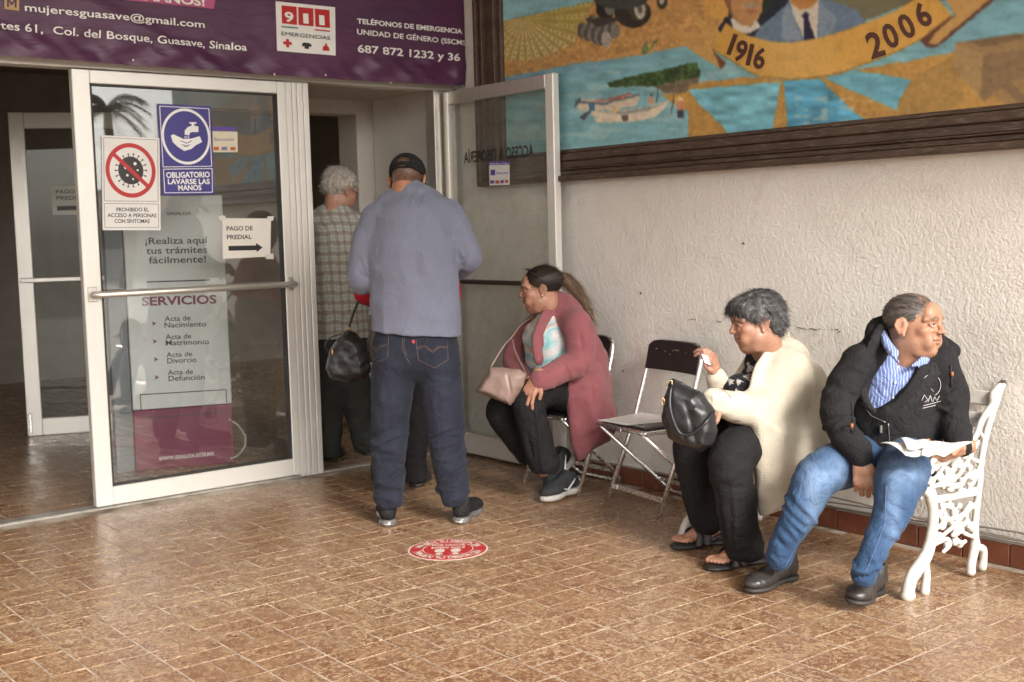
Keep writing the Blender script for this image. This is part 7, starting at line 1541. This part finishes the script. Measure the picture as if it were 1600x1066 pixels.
# ================================================================ WOMAN HALF HIDDEN IN FRONT OF HIM
def woman_hidden():
    b = Bd(6.12); q = b.q; t = thing('person', 'woman in red and olive mostly hidden in front of the man in the cap', 'person', q(640, 760, 0) * V3(1, 1, 0)); sk = (.36, .18, .11)
    A = head_frame(0, b.dir(.1, .95, -.2), (0, 0, 1)); c = q(640, 352, .04)
    hV = head(c, A, q(640, 400, .02), sk, .95, .3, male=False, h=.006)
    co = core([([q(640, 560, 0), q(640, 420, 0)], [.10, .07], RH, 1.2), ([q(615, 590, 0), q(600, 740, 0)], [.06, .035], None, 1), ([q(655, 590, 0), q(649, 745, 0)], [.06, .035], None, 1), ([q(640, 415, .02), q(585, 420, 0), q(572, 462, -.02), q(585, 470, .2)], [.05, .045, .036, .028], None, 1), ([q(640, 415, .02), q(690, 420, 0), q(704, 470, .02), q(680, 480, .2)], [.05, .045, .036, .028], None, 1)], sk)
    put('body', new_mesh('body', *(lambda r_: (r_[0], r_[1], M_SKIN, True, r_[2]))(join([hV, co]))), t)
    def hb(v): v.ell((0, -.02, .03), (.088, .105, .092), .001); v.ell((0, -.06, -.04), (.07, .05, .08), .03); v.ell((0, .13, -.02), (.11, .09, .1), .01, op='s')
    hairmesh('hair', c, A, hb, (.015, .01, .008), t, lambda P: np.tile((0, -.3, -1.), (len(P), 1)), 600, .04, .95)
    v = Vol(*vbox([q(560, 420, .3), q(720, 600, -.2)], .09), .007)
    b.ch(v, [(643, 505, .0, .135), (642, 450, .0, .125), (640, 415, .02, .085)], .03, 0, RH, 1.4); b.ch(v, [(640, 410, .02, .06), (588, 424, .0, .06), (572, 455, -.02, .050), (571, 462, -.02, .052), (585, 470, .2, .04)], .03, 3); b.ch(v, [(640, 410, .02, .06), (690, 424, .0, .06), (705, 462, .02, .052), (680, 480, .2, .04)], .03, 3)
    soft('blouse', v, cloth('red_knit', (.42, .012, .028), .9, 200, .6), t, fold=lambda V, Qd: folds(V, Qd, [], .004, .06))
    v = Vol(*vbox([q(560, 480, .2), q(720, 575, -.2)], .07), .007); b.ch(v, [(638, 500, .0, .140), (636, 562, .0, .152)], .03, 0, RH, 1.40); v.cut(q(640, 562, 0), (0, 0, -1.)); soft('tunic', v, cloth('olive_grey_cloth', (.15, .135, .105), .85), t, fold=lambda V, Qd: folds(V, Qd, [], .005, .05))
    g = MB(); r_ = random.Random(4)
    for i in range(26):
        y_ = 428 + i * 2.8; p = q(714.5 + 1.5 * math.sin(i), y_, -.02); g.ball(p, (.005, .004, .005), 6, 4)
    g.build('lace_trim', plain('white_lace', (.6, .56, .54), .8), t)
    v = Vol(*vbox([q(590, 560, .2), q(690, 780, -.2)], .08), .007); b.ch(v, [(622, 570, .0, .10), (606, 640, .0, .085), (602, 720, .02, .07), (601, 745, .02, .072)], .03, 3); b.ch(v, [(655, 575, .0, .10), (650, 640, .0, .080), (648, 715, .0, .062), (649, 742, .0, .066)], .03, 3); v.cut(q(650, 752, 0), (0, 0, -1.)); soft('trousers', v, M_TROU, t, fold=lambda V, Qd: folds(V, Qd, [], .005, .05))
    for hx, hy in ((649, 762), (602, 765)): h = onz(hx, hy); shoe(h, b.dir(.15, 1), .25, M_LEATHER, M_SOLE, t, 'leather')
    tb = thing('handbag', 'gathered black leather handbag hanging from an arm beside the man in the cap', 'handbag', q(545, 595, -.1)); nb = b.dir(-.1, -1); o_ = q(545, 560, -.1)
    v = Vol(*vbox([q(505, 510, -.1), q(580, 600, -.1)], .10), .005); v.slab([onp(x_, y_, o_, nb) for x_, y_ in ((538, 518), (556, 518), (572, 540), (580, 575), (574, 592), (545, 598), (518, 592), (507, 576), (514, 548))], nb, .012, .050, .045, .014)
    V, Qd = v.mesh(); V = folds(V, Qd, [([q(547, 520, -.2), q(x_, 585, -.2)], .007, .006) for x_ in (522, 538, 555, 568)], .004, .04); put('bag_body', new_mesh('bag_body', V, Qd, M_BAG, True), tb)
    g = MB(); P, _ = crs([q(541, 525, -.14), q(549, 500, -.12), q(557, 478, -.08), q(566, 463, -.05)], [1] * 4, 4); g.tube(P, .0065, 8); P, _ = crs([q(512, 548, -.17), q(508, 540, -.18), q(516, 528, -.18), q(534, 522, -.17)], [1] * 4, 4); g.tube(P, .004, 6); g.build('strap', M_BAG, tb)
    g = MB(); g.box(q(544, 513, -.16) - V3(.008, .008, .008), q(544, 513, -.16) + V3(.008, .008, .006), .003); g.tube([q(519, 545, -.18), q(520, 556, -.18)], .006, 6); g.build('buckle', M_GOLD, tb)
woman_hidden()

# ================================================================ OLD MAN IN THE DOORWAY
def man_plaid():
    b = Bd(6.96); q = b.q; t = thing('person', 'white-haired old man in green plaid shirt and dark trousers just inside the doorway', 'person', q(530, 715, 0) * V3(1, 1, 0)); sk = (.42, .23, .16)
    A = head_frame(0, b.dir(.62, .62, -.35), b.dir(.25, .2, .9)); c = q(533, 297, .04); s = 1.0
    hV = head(c, A, q(522, 330, -.01), sk, s, .1, (.4, .38, .35), stub=.0, neck_r=.055)
    co = core([([q(528, 540, 0), q(524, 440, 0), q(522, 340, 0)], [.10, .11, .07], RH, 1.2), ([q(515, 550, 0), q(513, 700, .0)], [.06, .035], None, 1), ([q(548, 550, 0), q(568, 695, .05)], [.06, .035], None, 1), ([q(522, 335, 0), q(560, 350, 0), q(562, 410, .0), q(566, 432, .12)], [.05, .05, .04, .03], None, 1), ([q(522, 335, 0), q(485, 350, 0), q(482, 410, .0), q(500, 440, .2)], [.05, .05, .04, .03], None, 1)], sk)
    put('body', new_mesh('body', *(lambda r_: (r_[0], r_[1], M_SKIN, True, r_[2]))(join([hV, co]))), t)
    def hb(v):
        v.ell((0, -.022, .042), (.089, .110, .088), .001); v.ell((0, -.075, -.005), (.068, .045, .05), .03); v.ell((0, .122, .02), (.10, .09, .1), .01, op='s'); v.ell((0, .06, -.06), (.12, .075, .07), .01, op='s'); v.cut((0, 0, -.055), (0, 0, -1))
        for sx in (-1, 1): v.ell((sx * .088, -.002, -.012), (.022, .026, .034), .006, op='s')
    hairmesh('hair', c, A, hb, (.28, .25, .22), t, lambda P: np.stack([P[:, 0] * 4, P[:, 1] * 1 - .3, 0 * P[:, 2] - .5], 1) + .8 * np.stack([n3(P, .02, 1), n3(P, .02, 2), n3(P, .02, 3)], 1), 3600, .026, s, disp=.005, col2=(.55, .50, .44), wid=.001, streak=(1, 1, .6), lift=.45, seedv=41)
    g = MB(); W = loc(c, A, s); g.tube([W(V3(*p)) for p in ((.081, -.01, .012), (.074, .04, .010), (.062, .088, .008))], .0018, 5); g.tube([W(V3(.036 + .022 * math.cos(a), .097 - .012 * abs(math.cos(a)) , .002 + .016 * math.sin(a))) for a in np.linspace(0, 6.28, 13)[:-1]], .0015, 5, False, True); g.build('glasses', M_BLKP, t)
    v = Vol(*vbox([q(478, 320, .25), q(580, 530, -.15)], .09), .0062)
    b.ch(v, [(533, 540, .0, .148), (530, 490, .0, .146), (525, 430, .0, .140), (524, 370, .0, .125), (522, 345, .01, .09)], .03, 0, RH, 1.22); b.ch(v, [(490, 350, .0, .06), (523, 328, .01, .062), (556, 352, .0, .062)], .04); b.ch(v, [(556, 352, .0, .066), (562, 380, .0, .066), (564, 408, .02, .066)], .03); b.ch(v, [(488, 352, .0, .066), (484, 405, .0, .064)], .03); v.cut(q(530, 527, 0), (0, 0, -1.), .004)
    v.ell(q(564, 424, .03), (.05, .05, .03), .006, op='s')
    V, Qd = v.mesh(); V = folds(V, Qd, [([q(545, 365, -.14), q(548, 440, -.16)], .010, -.007), ([q(510, 430, -.16), q(540, 500, -.18)], .014, .006), ([q(500, 480, -.16), q(560, 470, -.16)], .014, .005)], .005, .08); put('shirt', new_mesh('shirt', V, Qd, m_plaid(), True), t)
    v = Vol(*vbox([q(480, 520, .2), q(590, 720, -.2)], .08), .007); b.ch(v, [(530, 525, .0, .135), (530, 545, .0, .135)], .03, 0, RH, 1.2); b.ch(v, [(512, 550, .0, .10), (512, 630, .0, .085), (514, 700, .0, .072)], .03); b.ch(v, [(548, 550, .0, .10), (558, 630, .02, .085), (569, 692, .04, .070)], .03); v.cut(q(530, 712, 0), (0, 0, -1.)); soft('trousers', v, cloth('dark_olive_trousers', (.040, .042, .036), .85), t, fold=lambda V, Qd: folds(V, Qd, [], .006, .05))
    for hx, hy, dr_ in ((513, 722, (.1, 1)), (570, 712, (.5, .9))): h = onz(hx, hy); shoe(h, b.dir(*dr_), .28, M_LEATHER, M_SOLE, t, 'leather')
man_plaid()
